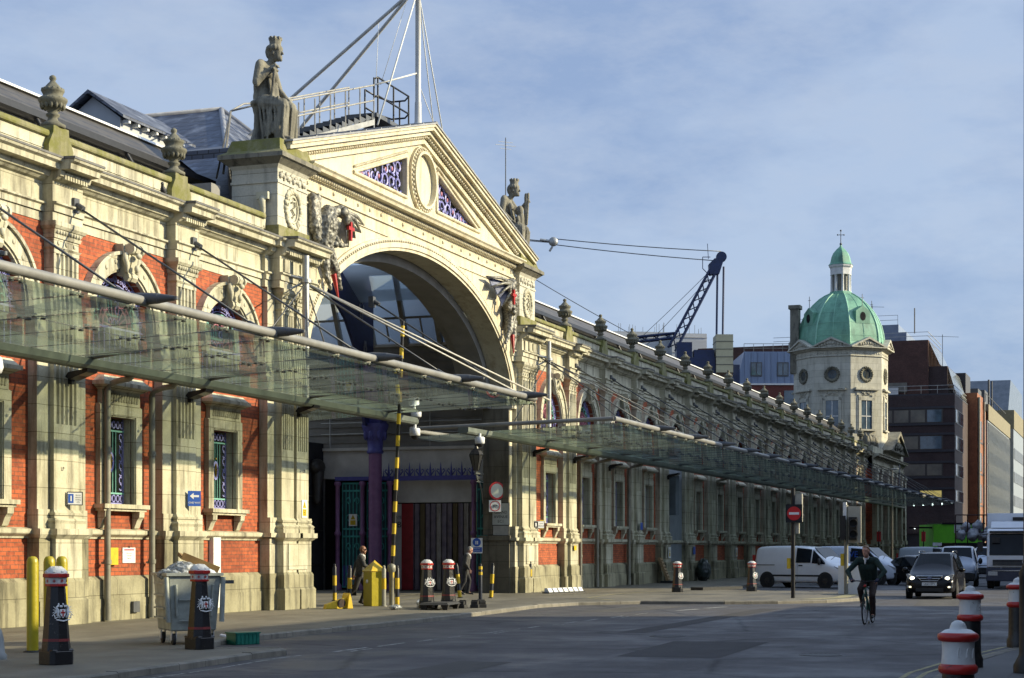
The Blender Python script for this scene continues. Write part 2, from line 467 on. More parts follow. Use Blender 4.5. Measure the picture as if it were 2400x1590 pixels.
def wall_bay(mb, xc, hw, opening=True):
    """brick wall of one bay with a window and an arched opening"""
    y0, y1 = 0, .5
    a = .62; zs, r = ZS['arch'], ZS['r']
    if not opening:
        mb.box(xc-hw, xc+hw, y0, y1, 1.0, zs); 
    else:
        mb.box(xc-hw, xc-a, y0, y1, 1.0, 5.9)
        mb.box(xc+a, xc+hw, y0, y1, 1.0, 5.9)
        mb.box(xc-a, xc+a, y0, y1, 1.0, 2.66)
        mb.box(xc-a, xc+a, y0, y1, 4.75, 5.9)
        mb.box(xc-hw, xc-r, y0, y1, 5.9, zs); mb.box(xc+r, xc+hw, y0, y1, 5.9, zs)
    n = 16
    for i in range(n):
        t0 = PI*i/n; t1 = PI*(i+1)/n
        def P(t): return (xc+r*math.cos(t), zs+r*math.sin(t))
        def Q(t):
            ct, st = math.cos(t), math.sin(t)
            k = min((hw)/max(abs(ct),1e-6), 2.25/max(abs(st),1e-6))
            return (xc+k*ct, zs+k*st)
        poly = [P(t0), Q(t0)]
        k0 = hw/max(abs(math.cos(t0)),1e-6) < 2.25/max(abs(math.sin(t0)),1e-6); k1 = hw/max(abs(math.cos(t1)),1e-6) < 2.25/max(abs(math.sin(t1)),1e-6)
        if k0 != k1: poly.append((xc+(hw if math.cos(t0+1e-3) > 0 else -hw), zs+2.25))
        poly += [Q(t1), P(t1)]
        mb.prism(poly, 'y', -.1, y1)

def pilaster(mb, xc, w, pr, strips=True, sw=.93):
    h = w/2
    mb.mi = 0
    if strips:                              # backing strip behind the shaft
        mb.box(xc-sw, xc+sw, -.23, .02, 2.53, 6.68)
        mb.box(xc-sw-.02, xc+sw+.02, -.27, .02, 2.11, 2.53)
        mb.mi = 1; mb.box(xc-sw-.02, xc+sw+.02, -.3, .02, .54, 1.96)
        mb.box(xc-sw-.07, xc+sw+.07, -.36, .02, 0, .54); mb.mi = 0
        mb.box(xc-sw-.08, xc+sw+.08, -.37, .02, 1.99, 2.11)
        mb.frustum(xc, -.15, 1.9, 1.99, sw+.03, .17, sw+.08, .22)
    # pedestal
    mb.mi = 1
    mb.box(xc-h-.13, xc+h+.13, -pr-.17, -.05, 0, .54); mb.frustum(xc, -pr/2-.05, .54, .62, h+.13, pr/2+.12, h+.08, pr/2+.07)
    mb.box(xc-h-.08, xc+h+.08, -pr-.12, -.05, .62, .95); mb.frustum(xc, -pr/2-.03, .95, 1.03, h+.08, pr/2+.09, h+.03, pr/2+.04)
    mb.mi = 0
    mb.box(xc-h-.03, xc+h+.03, -pr-.07, -.05, 1.03, 1.88)
    mb.frustum(xc, -pr/2-.03, 1.88, 1.98, h+.03, pr/2+.04, h+.16, pr/2+.16)
    mb.box(xc-h-.17, xc+h+.17, -pr-.2, -.05, 1.98, 2.11)
    # moulded base
    for z0, z1, a, b in ((2.11,2.22,.12,.12), (2.22,2.29,.1,.13), (2.29,2.34,.13,.09), (2.34,2.40,.05,.05), (2.40,2.46,.07,.08), (2.46,2.53,.05,.0)):
        mb.frustum(xc, -pr/2, z0, z1, h+a, pr/2+a, h+b, pr/2+b)
    mb.box(xc-h, xc+h, -pr, -.05, 2.53, 4.4)
    # fluted upper shaft
    nf = 5 if w > .7 else 4; pts = [(-h, -.05), (-h, -pr)]
    step = (w-.12)/nf
    for i in range(nf):
        x = -h+.06+step*i
        pts += [(x+.025, -pr), (x+.05, -pr+.05), (x+step-.05, -pr+.05), (x+step-.025, -pr)]
    pts += [(h, -pr), (h, -.05)]
    mb.prism([(xc+p[0], p[1]) for p in pts], 'z', 4.4, 8.12)
    mb.box(xc-h-.01, xc+h+.01, -pr-.012, -.05, 8.12, 8.2)
    mb.frustum(xc, -pr/2, 8.2, 8.25, h+.01, pr/2+.012, h+.05, pr/2+.05)
    mb.box(xc-h, xc+h, -pr, -.05, 8.25, 8.45)
    for i in range(3): mb.ell((xc+(i-1)*w*.32, -pr-.01, 8.35), .05, .02, .05, n=8, m=6)
    mb.frustum(xc, -pr/2, 8.45, 8.53, h+.03, pr/2+.03, h+.05, pr/2+.05)
    k = int(w/.1)
    for i in range(k): mb.ell((xc-h+.06+(w-.12)*i/(k-1), -pr-.05, 8.585), .04, .05, .065, n=6, m=5)
    mb.frustum(xc, -pr/2, 8.53, 8.64, h+.02, pr/2+.02, h+.08, pr/2+.08)
    mb.frustum(xc, -pr/2, 8.64, 8.7, h+.1, pr/2+.1, h+.14, pr/2+.14)
    mb.box(xc-h-.14, xc+h+.14, -pr-.14, -.05, 8.7, 8.797)

ENT = [(-.12,8.8),(-.12,9.0),(-.16,9.0),(-.16,9.14),(-.22,9.17),(-.22,9.21),(-.12,9.22),(-.12,9.66),(-.2,9.69),(-.26,9.74),(-.31,9.76),(-.34,9.84),(-.34,9.885),(-.57,9.89),(-.58,10.01),(-.66,10.05),(-.68,10.1),(.3,10.1),(.3,8.8)]
def entab(mb, x0, x1, shift=0, back=.3, prof=ENT):
    mb.prism([(y-shift if y < .2 else back, z) for y, z in prof], 'x', x0, x1)
def dentils(mb, xc, w, y, n=9, z0=9.70, z1=9.87):
    for i in range(n):
        x = xc-w/2+w*(i+.5)/n
        mb.box(x-w/n*.32, x+w/n*.32, y-.05, y+.03, z0, z1)

# --- brick walls, one mesh per run
for lo, hi in ((0, 5), (5, 99)):
    mb = MB()
    for xc, hw in BAYS[lo:hi]: wall_bay(mb, xc, hw, xc not in BLANK)
    mb.build('brick_wall', M['brick'], market)
# --- plinths and string courses
RUNS = [(18.0, 43.3), (65.7, 157.0)]
for x0, x1 in RUNS:
    mb = MB(); mb.box(x0, x1, -.12, .5, 0, .52); mb.box(x0, x1, -.1, .5, .52, .95); mb.prism([(-.1,.95),(-.0,1.04),(.4,1.04),(.4,.95)], 'x', x0, x1)
    mb.build('plinth', M['stone_low'], market)
    mb = MB(); mb.prism([(.1,1.9),(-.04,1.9),(-.05,1.94),(-.15,2.0),(-.16,2.02),(-.16,2.1),(-.0,2.14),(.1,2.14)], 'x', x0, x1)
    mb.build('string_course', M['stone'], market)
# --- pilasters
pil0 = None
for x in PIL:
    if pil0 is None:
        mb = MB(); pilaster(mb, 0, .95, .35); pil0 = mb.build('pilaster', [M['stone'], M['stone_low']], market); o = pil0
    else:
        o = pil0.copy(); COL.objects.link(o); o.parent = market
    o.location = (x, 0, 0)
# --- entablature
mb = MB()
for x0, x1 in RUNS:
    entab(mb, x0, x1)
for x in PIL:
    entab(mb, x-.58, x+.58, .27, .1); dentils(mb, x, .9, -.27-.29, 9)
mb.build('cornice', M['stone'], market)
mb = MB()
for x0, x1 in RUNS: mb.prism([(-.695,10.104),(-.695,10.15),(-.1,10.17),(-.1,10.104)], 'x', x0, x1)
for x in PIL: mb.prism([(-.965,10.102),(-.965,10.154),(-.1,10.19),(-.1,10.102)], 'x', x-.6, x+.6)
mb.build('lead_flashing', M['lead_edge'], market)
for x0, x1 in RUNS:
    mb = MB(); mb.box(x0, x1, -.07, .35, 10.14, 10.68); mb.box(x0, x1, -.09, .36, 10.42, 10.44); mb.build('parapet', M['stone'], market)
    mb = MB(); mb.prism([(-.1,10.68),(-.14,10.7),(-.15,10.74),(-.13,10.83),(.0,10.86),(.42,10.86),(.42,10.68)], 'x', x0, x1); mb.build('coping', M['moss'], market)
# --- pedestals and urns
URN = [(.0,0),(.27,0),(.28,.07),(.2,.11),(.12,.17),(.1,.23),(.15,.27),(.15,.31),(.1,.34),(.14,.39),(.26,.5),(.31,.58),(.325,.62),(.3,.66),(.23,.68),(.21,.73),(.24,.79),(.26,.82),(.24,.86),(.17,.91),(.11,.98),(.07,1.02),(.055,1.05),(.08,1.09),(.07,1.14),(.03,1.17),(.0,1.175)]
def urn_mesh(mb, n=20):
    mb.lathe(URN, n=n)
    for k in range(14):                     # gadroons round the bowl
        a = 2*PI*k/14
        mb.ell((.235*math.cos(a), .235*math.sin(a), .5), .05, .05, .09, n=6, m=5)
        mb.ell((.225*math.cos(a+.2), .225*math.sin(a+.2), .85), .035, .035, .03, n=6, m=4)
        mb.ell((.29*math.cos(a+.2), .29*math.sin(a+.2), .63), .035, .035, .03, n=6, m=4)
ped0 = None
for i, x in enumerate(PIL):
    if ped0 is None:
        mb = MB(); mb.prism([(-.47,10.155),(.47,10.155),(.47,10.5),(.42,10.6),(.3,10.8),(.29,10.95),(-.29,10.95),(-.3,10.8),(-.42,10.6),(-.47,10.5)], 'y', -.22, .42)
        ped0 = mb.build('urn_pedestal', M['moss'], market); o = ped0
        mb = MB(); urn_mesh(mb); u0 = mb.build('urn', M['stone_urn'], ped0, (0, .0, 10.95))
    else:
        o = dup(ped0, parent=market)
    o.location = (x, 0, 0)

# --- arched windows and lower windows
def arch_window():
    mb = MB(); r = ZS['r']; zs = ZS['arch']
    mb.ring(0, zs, r, r, r+.06, r+.06, -.2, .3, n=28); mb.ring(0, zs, r+.06, r+.06, r+.39, r+.39, -.24, .05, n=28); mb.ring(0, zs, r+.39, r+.39, r+.47, r+.47, -.3, .05, n=28)
    for s in (-1, 1):
        mb.box(s*(r+.25)-.25, s*(r+.25)+.25, -.36, .02, zs-.16, zs-.003)
        mb.box(s*(r+.03)-.03, s*(r+.03)+.03, -.12, .3, 5.9, zs-.16)
    for k in range(11):
        a = PI*(k+.5)/11
        if abs(a-PI/2) > .15: mb.ell(((r+.22)*math.cos(a), -.24, zs+(r+.24)*math.sin(a)), .06, .03, .06, n=8, m=5)
    w = mb.build('arched_window', M['stone'], market)
    mb = MB()
    mb.prism([(-.17,zs+r-.1),(.17,zs+r-.1),(.27,zs+r+.62),(-.27,zs+r+.62)], 'y', -.24, .0)
    prof = [(-.2,.62),(-.46,.6),(-.5,.52),(-.46,.42),(-.36,.38),(-.38,.3),(-.33,.12),(-.3,-.02),(-.36,-.08),(-.38,-.16),(-.32,-.24),(-.24,-.24),(-.2,-.16)]
    for x, hw_, k in ((0,.075,1), (-.14,.05,.93), (.14,.05,.93)): mb.prism([(y*k,zs+r+z) for y, z in prof], 'x', x-hw_, x+hw_)
    for s in (-1, 1):
        mb.lathe([(.13,-.02),(.13,.05)], n=14); mb.xf(frame((s*.2,-.38,zs+r+.5),(0,1,0),(0,0,1)), len(mb.v)-56)
        mb.path([(s*.24,-.28,zs+r+.4),(s*.28,-.3,zs+r+.25),(s*.2,-.3,zs+r+.1),(s*.22,-.3,zs+r-.05)], [.06,.07,.055,.04], 6)
    mb.ell((0,-.5,zs+r+.34), .1, .06, .07); mb.ell((0,-.44,zs+r+.05), .07, .06, .09)
    mb.xf(Matrix.Translation((0,-.1,0))); mb.build('keystone', M['stone_plain'], w)
    mb = MB(); mb.prism([(r*1.0*math.cos(PI*i/20), zs+r*math.sin(PI*i/20)) for i in range(21)]+[(-r,5.9),(r,5.9)], 'y', .44, .47)
    mb.build('pane', M['void'], w)
    mb = MB(); y = .06
    def arc(rad, t0, t1, th, mi, n=18):
        mb.mi = mi; mb.ring(0, 6.85, rad-th, rad-th, rad, rad, y-.012, y+.012, t0, t1, n)
    arc(.62, 0, PI, .05, 1); arc(.78, 0, PI, .03, 1); arc(1.05, 0, PI, .035, 2); arc(1.12, 0, PI, .02, 0); arc(1.40, .2, PI-.2, .03, 0)
    for k in range(9):
        a = PI*(k+.5)/9; c, s = math.cos(a), math.sin(a)
        mb.mi = 1; mb.tube((.2*c, y, 6.85+.2*s), (.6*c, y, 6.85+.6*s), .022, n=4); 
        mb.ring(.69*math.cos(a+.17), 6.85+.69*math.sin(a+.17), .04, .04, .065, .065, y-.01, y+.01, 0, 2*PI, 8)
        mb.mi = 2; mb.ring(.92*c, 6.85+.92*s, .07, .07, .1, .1, y-.012, y+.012, .4, 5.2, 8)
        mb.mi = 0; mb.ring(1.26*c, 6.85+1.26*s, .06, .06, .095, .095, y-.012, y+.012, 0, 2*PI, 8)
        mb.tube((1.1*c, y, 6.85+1.1*s), (1.4*c, y, 6.85+1.4*s), .018, n=4)
        for q in (-.12, .12): mb.ring(1.22*math.cos(a+q), 6.85+1.22*math.sin(a+q), .03, .03, .05, .05, y-.01, y+.01, 0, 2*PI, 6)
    mb.mi = 0
    for i in range(11): x = -1.25+.25*i; mb.tube((x,y,5.9),(x,y,6.85),.016,n=4)
    mb.box(-1.4,1.4,y-.015,y+.015,6.82,6.87)
    mb.xf(Matrix.Translation((0,0,6.85)) @ Matrix.Diagonal((.9,1,.92,1)) @ Matrix.Translation((0,0,-6.85)))
    mb.build('iron_grille', [M['lilac'], M['pinkred'], M['mint']], w)
    return w
def low_window():
    a = .62; z0, z1 = 2.71, 4.75
    mb = MB()
    for s in (-1, 1):
        mb.box(s*(a+.14)-.14 if s > 0 else -a-.28, (a+.28) if s > 0 else -a, -.1, .02, z0, z1+.28)
        mb.box((a+.02) if s > 0 else -a-.28, (a+.28) if s > 0 else -a-.02, -.13, -.1, z0, z1+.26)
    mb.box(-a, a, -.1, .02, z1, z1+.28); mb.box(-a-.02, a+.02, -.13, -.1, z1+.03, z1+.26)
    mb.box(-a-.2, a+.2, -.12, .02, z1+.28, z1+.6)                # frieze
    for i in range(13): mb.tube((-a-.05+i*(2*a+.1)/12, -.13, z1+.36), (-a+.0+i*(2*a+.1)/12, -.13, z1+.53), .03, n=5)
    mb.frustum(0, -.07, z1+.6, z1+.7, a+.2, .06, a+.38, .22); mb.box(-a-.42, a+.42, -.32, .02, z1+.7, z1+.79); mb.frustum(0, -.1, z1+.79, z1+.93, a+.38, .19, a+.2, .08)
    # reveals
    for s in (-1, 1): mb.box(s*a-.02, s*a+.02, .02, .5, z0, z1)
    w = mb.build('window', M['stone'], market)
    mb = MB(); mb.box(-a-.36, a+.36, -.3, .1, 2.61, 2.71); mb.box(-a-.3, a+.3, -.24, .02, 2.55, 2.61)
    for s in (-1, 1):
        x = s*(a+.12)
        mb.prism([(-.02,1.98+.16),(-.08,2.16),(-.16,2.35),(-.22,2.42),(-.23,2.55),(-.02,2.55)], 'x', x-.11, x+.11)
    mb.build('sill', M['stone'], w)
    mb = MB(); mb.box(-a, a, .42, .45, z0, z1); mb.build('pane', M['pane'], w)
    mb = MB(); y = .2
    mb.mi = 0
    for s in (-1, 1): mb.box(s*(a-.05)-.015, s*(a-.05)+.015, y-.015, y+.015, z0, z1); 
    mb.box(-a, a, y-.015, y+.015, z0+.01, z0+.05)
    mb.mi = 1
    for zz in (z0+.27, z1-.3): mb.box(-a, a, y-.02, y+.02, zz-.02, zz+.02)
    for i in range(5): mb.tube((-a+.36+i*.13, y, z0+.27), (-a+.36+i*.13, y, z1-.3), .016, n=5)
    mb.mi = 0
    for i in range(7):
        x = -a+.1+i*(2*a-.2)/6
        for zz in (z0+.15, z1-.15): mb.ring(x, zz, .05, .07, .075, .095, y-.01, y+.01, 0, 2*PI, 10)
    for i in range(8):
        for s in (-1, 1):
            zz = z0+.42+i*.17
            mb.ring(s*(a-.15), zz, .045, .06, .07, .085, y-.01, y+.01, .5 if i % 2 else 3.6, 5.2 if i % 2 else 8.3, 8)
    w_g = mb.build('iron_grille', [M['lilac'], M['mint']], w)
    mb = MB(); mb.mi = 0; mb.ring(0, 3.72, .09, .17, .15, .25, y-.03, y-.015, 0, 2*PI, 14)
    mb.mi = 1; mb.box(-.02, .02, y-.045, y-.015, 3.56, 3.9); mb.box(-.07, .07, y-.045, y-.015, 3.72, 3.77); mb.ell((0, y-.03, 4.03), .03, n=6, m=4)
    mb.build('shield', [M['lilac'], M['gold']], w)
    return w
aw = lw = None
for xc, hw in BAYS:
    if hw < 2: continue
    if aw is None: aw = arch_window(); a_ = aw
    else: a_ = dup(aw, parent=market)
    a_.location = (xc, 0, 0)
    if xc in BLANK: continue
    if lw is None: lw = low_window(); l_ = lw
    else: l_ = dup(lw, parent=market)
    l_.location = (xc, 0, 0)
# grey boarded bay with a side duct and a dark doorway
mb = MB(); mb.mi = 0; mb.box(86.95, 90.27, -.05, -.003, 1.05, 6.0); mb.mi = 1; mb.box(86.98, 87.7, -.55, -.05, 3.4, 5.4); mb.mi = 2; mb.box(87.0, 87.6, -.08, -.05, 1.04, 3.3)
mb.build('grey_panelling', [pm('grey_boarding', (.22,.25,.27), (.17,.19,.21), 1.2, .6), pm('grey_duct', (.12,.15,.18), None, 2, .5), M['void']], market)
# white door under the second window
mb = MB(); mb.box(40.4, 40.46, -.14, -.002, .15, 1.97); mb.box(40.46, 40.8, -.13, -.002, .15, 1.97); mb.build('door', M['white_clean'], market)

# ---------------------------------------------------------------- gateway
def mirror(x): return 2*UC-x
for side in (0, 1):
    xa, xb = (44.0, 44.92) if side == 0 else (mirror(44.92), mirror(44.0))
    mb = MB()
    for x in (xa, xb): pilaster(mb, x, .74, .45, strips=False)
    c = (xa+xb)/2
    mb.mi = 0
    mb.box(c-1.28, c+.93 if side == 0 else c+1.28, -.25, .8, 2.53, 8.797) if side == 0 else mb.box(c-.93, c+1.28, -.25, .8, 2.53, 8.797)
    mb.mi = 1; mb.box(c-1.32, c+1.32, -.34, .8, 0, 1.0)
    mb.mi = 0; mb.box(c-1.25, c+1.25, -.3, .8, 1.0, 1.96); mb.box(c-1.36, c+1.36, -.4, .8, 1.99, 2.11); mb.box(c-1.28, c+1.28, -.33, .8, 2.11, 2.53)
    mb.box(c-.6, c+.6, -.55, -.5, 1.1, 1.82)
    mb.build('gate_pier', [M['stone'], M['stone_low']], market)
    # broken-forward entablature over the pier
    mb = MB(); entab(mb, c-1.12, c+1.12, .42, .8); entab(mb, c-1.4, c+1.4, .12, .8); dentils(mb, c, 1.9, -.71, 18); dentils(mb, c, 2.0, -.54, 4, 9.25, 9.6)
    mb.ring(c+.05, 9.44, .12, .14, .17, .2, -.57, -.5, 0, 2*PI, 14)
    mb.build('pier_cornice', M['stone'], market)
    mb = MB(); mb.prism([(-1.115,10.104),(-1.115,10.16),(-.1,10.2),(-.1,10.104)], 'x', c-1.15, c+1.15); mb.build('lead_flashing', M['lead_edge'], market)
    # tall statue pedestal
    mb = MB(); mb.mi = 1; mb.box(c-.95, c+.95, -.42, 1.1, 10.16, 10.55); mb.mi = 0
    mb.box(c-.9, c+.9, -.36, 1.05, 10.55, 12.12); mb.box(c-.93, c+.93, -.39, 1.08, 11.72, 11.79)
    mb.frustum(c, .345, 12.12, 12.22, .9, .705, .97, .77); mb.mi = 2; mb.frustum(c, .345, 12.22, 12.38, .97, .77, 1.17, .97); mb.box(c-1.19, c+1.19, -.66, 1.34, 12.38, 12.5)
    mb.mi = 3; mb.frustum(c, .345, 12.5, 12.62, 1.19, 1.0, .98, .82); mb.frustum(c, .345, 12.62, 12.95, .98, .82, .84, .74)
    mb.mi = 0
    for k in range(14): mb.ell((c-.8+1.6*(k+.5)/14, -.37, 11.95+.05*math.sin(k*2.4)), .09, .05, .09, n=6, m=5, jit=.3, seed=k)
    sp_ = mb.build('statue_pedestal', [M['stone_pale'], M['moss'], M['stone_grey'], M['moss']], market)
    mb = MB()
    rnd = random.Random(3)
    for k in range(26):
        a = 2*PI*k/26; mb.ell((c+.43*math.cos(a), -.38, 11.12+.5*math.sin(a)), .1, .07, .1, n=6, m=5, jit=.35, seed=k)
    mb.ring(c, 11.12, .26, .34, .31, .4, -.4, -.35, 0, 2*PI, 18)
    mb.path([(c-.1,-.39,11.3), (c+.08,-.4,11.36), (c+.12,-.4,11.2), (c-.1,-.4,11.1), (c+.1,-.4,10.98), (c-.08,-.39,10.88)], .03, 5)
    mb.build('wreath', M['stone_plain'], sp_)
    # scroll bracket on the outer flank
    fx = c-.93 if side == 0 else c+.93; s = -1 if side == 0 else 1
    mb = MB(); mb.path([(fx+s*.08,.02,11.3),(fx+s*.16,.02,11.2),(fx+s*.1,.02,10.95),(fx+s*.05,.02,10.75),(fx+s*.16,.02,10.6),(fx+s*.2,.02,10.45)], [.09,.1,.08,.07,.1,.12], 8); mb.box(fx-.15 if s < 0 else fx, fx if s < 0 else fx+.15, -.15, .2, 11.25, 11.45)
    mb.build('scroll_bracket', M['stone_plain'], market)

XL, XR = 45.3, mirror(45.3)
# spandrel wall round the elliptical arch
A0, B0, Z0 = 8.72, 4.38, 7.0
mb = MB(); n = 44
xs = [UC+(A0+.3)*math.cos(PI*i/n) for i in range(n+1)]
def zarch(x, a=A0+.3, b=B0+.3): 
    q = 1-((x-UC)/a)**2
    return Z0+b*math.sqrt(max(q, 0))
for i in range(n):
    xa, xb = xs[i+1], xs[i]
    mb.prism([(xa, zarch(xa)), (xb, zarch(xb)), (xb, 12.3), (xa, 12.3)], 'y', -.16, .5)
mb.box(XL, UC-A0-.29, -.16, .5, Z0, 12.3); mb.box(UC+A0+.29, XR, -.16, .5, Z0, 12.3)
for s in (-1, 1):                            # jambs under the springing
    x = UC+s*(A0+.3); mb.box(min(x, x-s*.28), max(x, x-s*.28), -.1, .7, 2.1, Z0)
mb.build('spandrel_wall', M['cast_iron_cream'], market)
mb = MB()
mb.ring(UC, Z0, A0, B0, A0+.1, B0+.1, -.22, .6, n=64)
mb.ring(UC, Z0, A0+.1, B0+.1, A0+.28, B0+.26, -.27, -.1, n=64)
mb.ring(UC, Z0, A0+.36, B0+.33, A0+.46, B0+.42, -.24, -.1, n=64)
for k in range(150):
    a = PI*(k+.5)/150
    mb.ell((UC+(A0+.32)*math.cos(a), -.22, Z0+(B0+.3)*math.sin(a)), .055, .06, .05, n=6, m=4)
mb.build('archivolt', M['cast_iron_cream'], market)
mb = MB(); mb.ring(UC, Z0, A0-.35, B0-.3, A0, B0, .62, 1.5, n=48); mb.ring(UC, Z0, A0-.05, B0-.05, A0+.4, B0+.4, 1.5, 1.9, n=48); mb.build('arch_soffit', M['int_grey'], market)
for s in (-1, 1):
    x = UC+s*(A0+.02); mb = MB(); mb.box(min(x,x-s*.05), max(x,x-s*.05), -.08, .95, 2.2, Z0); mb.box(min(x,x-s*.09), max(x,x-s*.09), -.12, 1.0, .0, 2.0); mb.box(min(x,x-s*.15), max(x,x-s*.15), -.17, 1.05, 2.0, 2.18); mb.build('jamb_shade_lining', M['jamb'], market)  # slabs added over the jambs so they read as shaded
# frieze with studs, egg-and-dart cornice
mb = MB()
mb.box(XL, XR, -.22, -.16, 11.94, 12.0); mb.box(XL, XR, -.2, -.16, 11.55, 11.6)
for k in range(21): mb.ell((XL+.5+(XR-XL-1)*k/20, -.17, 12.15), .05, .05, .06, n=8, m=5)
for k in range(120):
    x = XL+(XR-XL)*(k+.5)/120
    mb.ell((x, -.3, 12.38), .06, .07, .07, n=6, m=4)
mb.prism([(-.16,12.3),(-.24,12.31),(-.3,12.44),(-.3,12.47),(-.55,12.475),(-.58,12.55),(-.64,12.6),(-.64,12.64),(.5,12.66),(.5,12.3)], 'x', XL, XR)
mb.build('gate_cornice', M['cast_iron_cream'], market)
mb = MB()
# tympanum: field with two openings, roundel frame
ZB, ZT = 12.66, 15.42
HX = 10.2
SL = (ZT-ZB)/HX
mb.box(XL, UC-5.35, -.1, .4, ZB, ZB+.35); mb.box(UC+5.35, XR, -.1, .4, ZB, ZB+.35)
def zl(x): return ZT-SL*abs(x-UC)
segs = [-9.2, -5.35, -1.35, 0, 1.35, 5.35, 9.2]
mb.box(UC-5.35, UC+5.35, -.1, .4, ZB, 13.15)
for s in (-1, 1):
    mb.prism([(UC+s*9.2, ZB+.35), (UC+s*5.35, ZB+.35), (UC+s*5.35, zl(UC+5.35)-.1), (UC+s*9.2, max(zl(UC+9.2)-.1, ZB+.36))], 'y', -.1, .4)
    mb.prism([(UC+s*5.35, 13.15), (UC+s*1.35, 14.42), (UC+s*1.35, zl(UC+1.35)), (UC+s*5.35, zl(UC+5.35)-.05)], 'y', -.1, .4)
    mb.prism([(UC+s*1.35, 13.15), (UC, 13.15), (UC, zl(UC)), (UC+s*1.35, zl(UC+1.35))], 'y', -.1, .4)
    # raised edges of the openings
    A, B, C = (UC+s*5.45, 13.12), (UC+s*1.3, 14.46), (UC+s*1.3, 13.12)
    for p, q in ((A, B), (B, C), (C, A)): mb.tube((p[0], -.12, p[1]), (q[0], -.12, q[1]), .06, n=6)
    for k in range(40):
        t = (k+.5)/40
        mb.ell((A[0]*(1-t)+B[0]*t, -.15, (A[1]+.16)*(1-t)+(B[1]+.16)*t), .05, .05, .05, n=5, m=4)
mb.ring(UC, 13.92, .86, .86, .95, .95, -.3, .0, 0, 2*PI, 36); mb.ring(UC, 13.92, .95, .95, 1.1, 1.1, -.2, .0, 0, 2*PI, 36)
for k in range(40):
    a = 2*PI*k/40; mb.ell((UC+1.02*math.cos(a), -.22, 13.92+1.02*math.sin(a)), .05, .05, .05, n=6, m=4)
mb.build('pediment', M['cast_iron_cream'], market)
# raking cornices, one each side, with their dentils
for s in (-1, 1):
    mb = MB()
    def P(x, dz): return (UC+s*x, zl(UC+x)+dz)
    for y, d0, d1 in ((-.22, -.28, -.13), (-.42, -.0, .14), (-.56, .14, .26), (-.62, .26, .34)):
        mb.prism([P(0, d0), P(HX+.35, d0), P(HX+.35, d1), P(0, d1)], 'y', y, .45)
    for k in range(66):
        x = (k+.5)/66*HX
        mb.ell((UC+s*x, -.28, zl(UC+x)-.06), .055, .08, .06, n=6, m=4)
    mb.build('raking_cornice', M['cast_iron_cream'], market)
    mb = MB(); mb.prism([P(0, .345), P(HX+.4, .345), P(HX+.4, .4), P(0, .4)], 'y', -.66, .5)
    for k in range(9): x = HX*k/9; mb.prism([P(x, .4), P(x+.07, .4), P(x+.07, .43), P(x, .43)], 'y', -.66, .5)
    mb.build('lead_capping', pm('pale_lead', (.32,.32,.32), (.2,.2,.2), 2, .5), market)
    # openwork scrolls
    mb = MB(); mb.mi = 0; mb.prism([(UC+s*5.4, 13.1), (UC+s*1.3, 14.45), (UC+s*1.3, 13.1)], 'y', .1, .14)
    rnd = random.Random(5)
    x = 1.62; k = 0
    while x < 5.0:
        ht = 1.35*(5.35-x)/4.05; r_ = min(.3, ht*.36)
        for row in range(2 if ht > .75 else 1):
            zc = 13.15+ht*(.28+.42*row if ht > .75 else .42); a0 = rnd.uniform(0, 6)
            mb.mi = 1
            mb.path([(UC+s*(x+(r_*(1-i/16))*math.cos(a0+i*.55)), .05, zc+(r_*(1-i/16))*math.sin(a0+i*.55)) for i in range(14)], .035, 4)
            for q in range(3): mb.ell((UC+s*(x+r_*1.15*math.cos(a0+q*2)), .05, zc+r_*1.15*math.sin(a0+q*2)), .09, .02, .05, n=6, m=4)
            if rnd.random() < .5: mb.mi = 2; mb.ell((UC+s*x, .04, zc), .08, .03, .08, n=6, m=4)
        x += r_*1.75; k += 1
    mb.build('openwork_panel', [M['void'], M['lilac'], M['pinkred']], market)
mb = MB(); mb.lathe([(0,0),(.87,0)], n=32); mb.xf(Matrix.Translation((UC,-.1,13.92)) @ Matrix.Rotation(R(90), 4, 'X')); mb.add([(UC-.87,-.02,13.92)],[])
mb = MB(); mb.ring(UC, 13.92, .0, .0, .865, .865, -.115, -.105, 0, 2*PI, 32); mb.build('roundel', M['cast_iron_cream'], market)
# gable roof behind the pediment
mb = MB()
for s in (-1, 1): mb.prism([(UC, ZT+.3), (UC+s*(HX+.3), zl(UC+HX+.3)+.3), (UC+s*(HX+.3), zl(UC+HX+.3)+.05), (UC, ZT+.05)], 'y', .5, 4.0)
mb.build('gable_roof', M['slate'], market)

M['dragon'] = pm('silvered_dragon', (.26,.25,.21), (.075,.07,.055), 11, .5, .2, lo=.4, hi=.6)
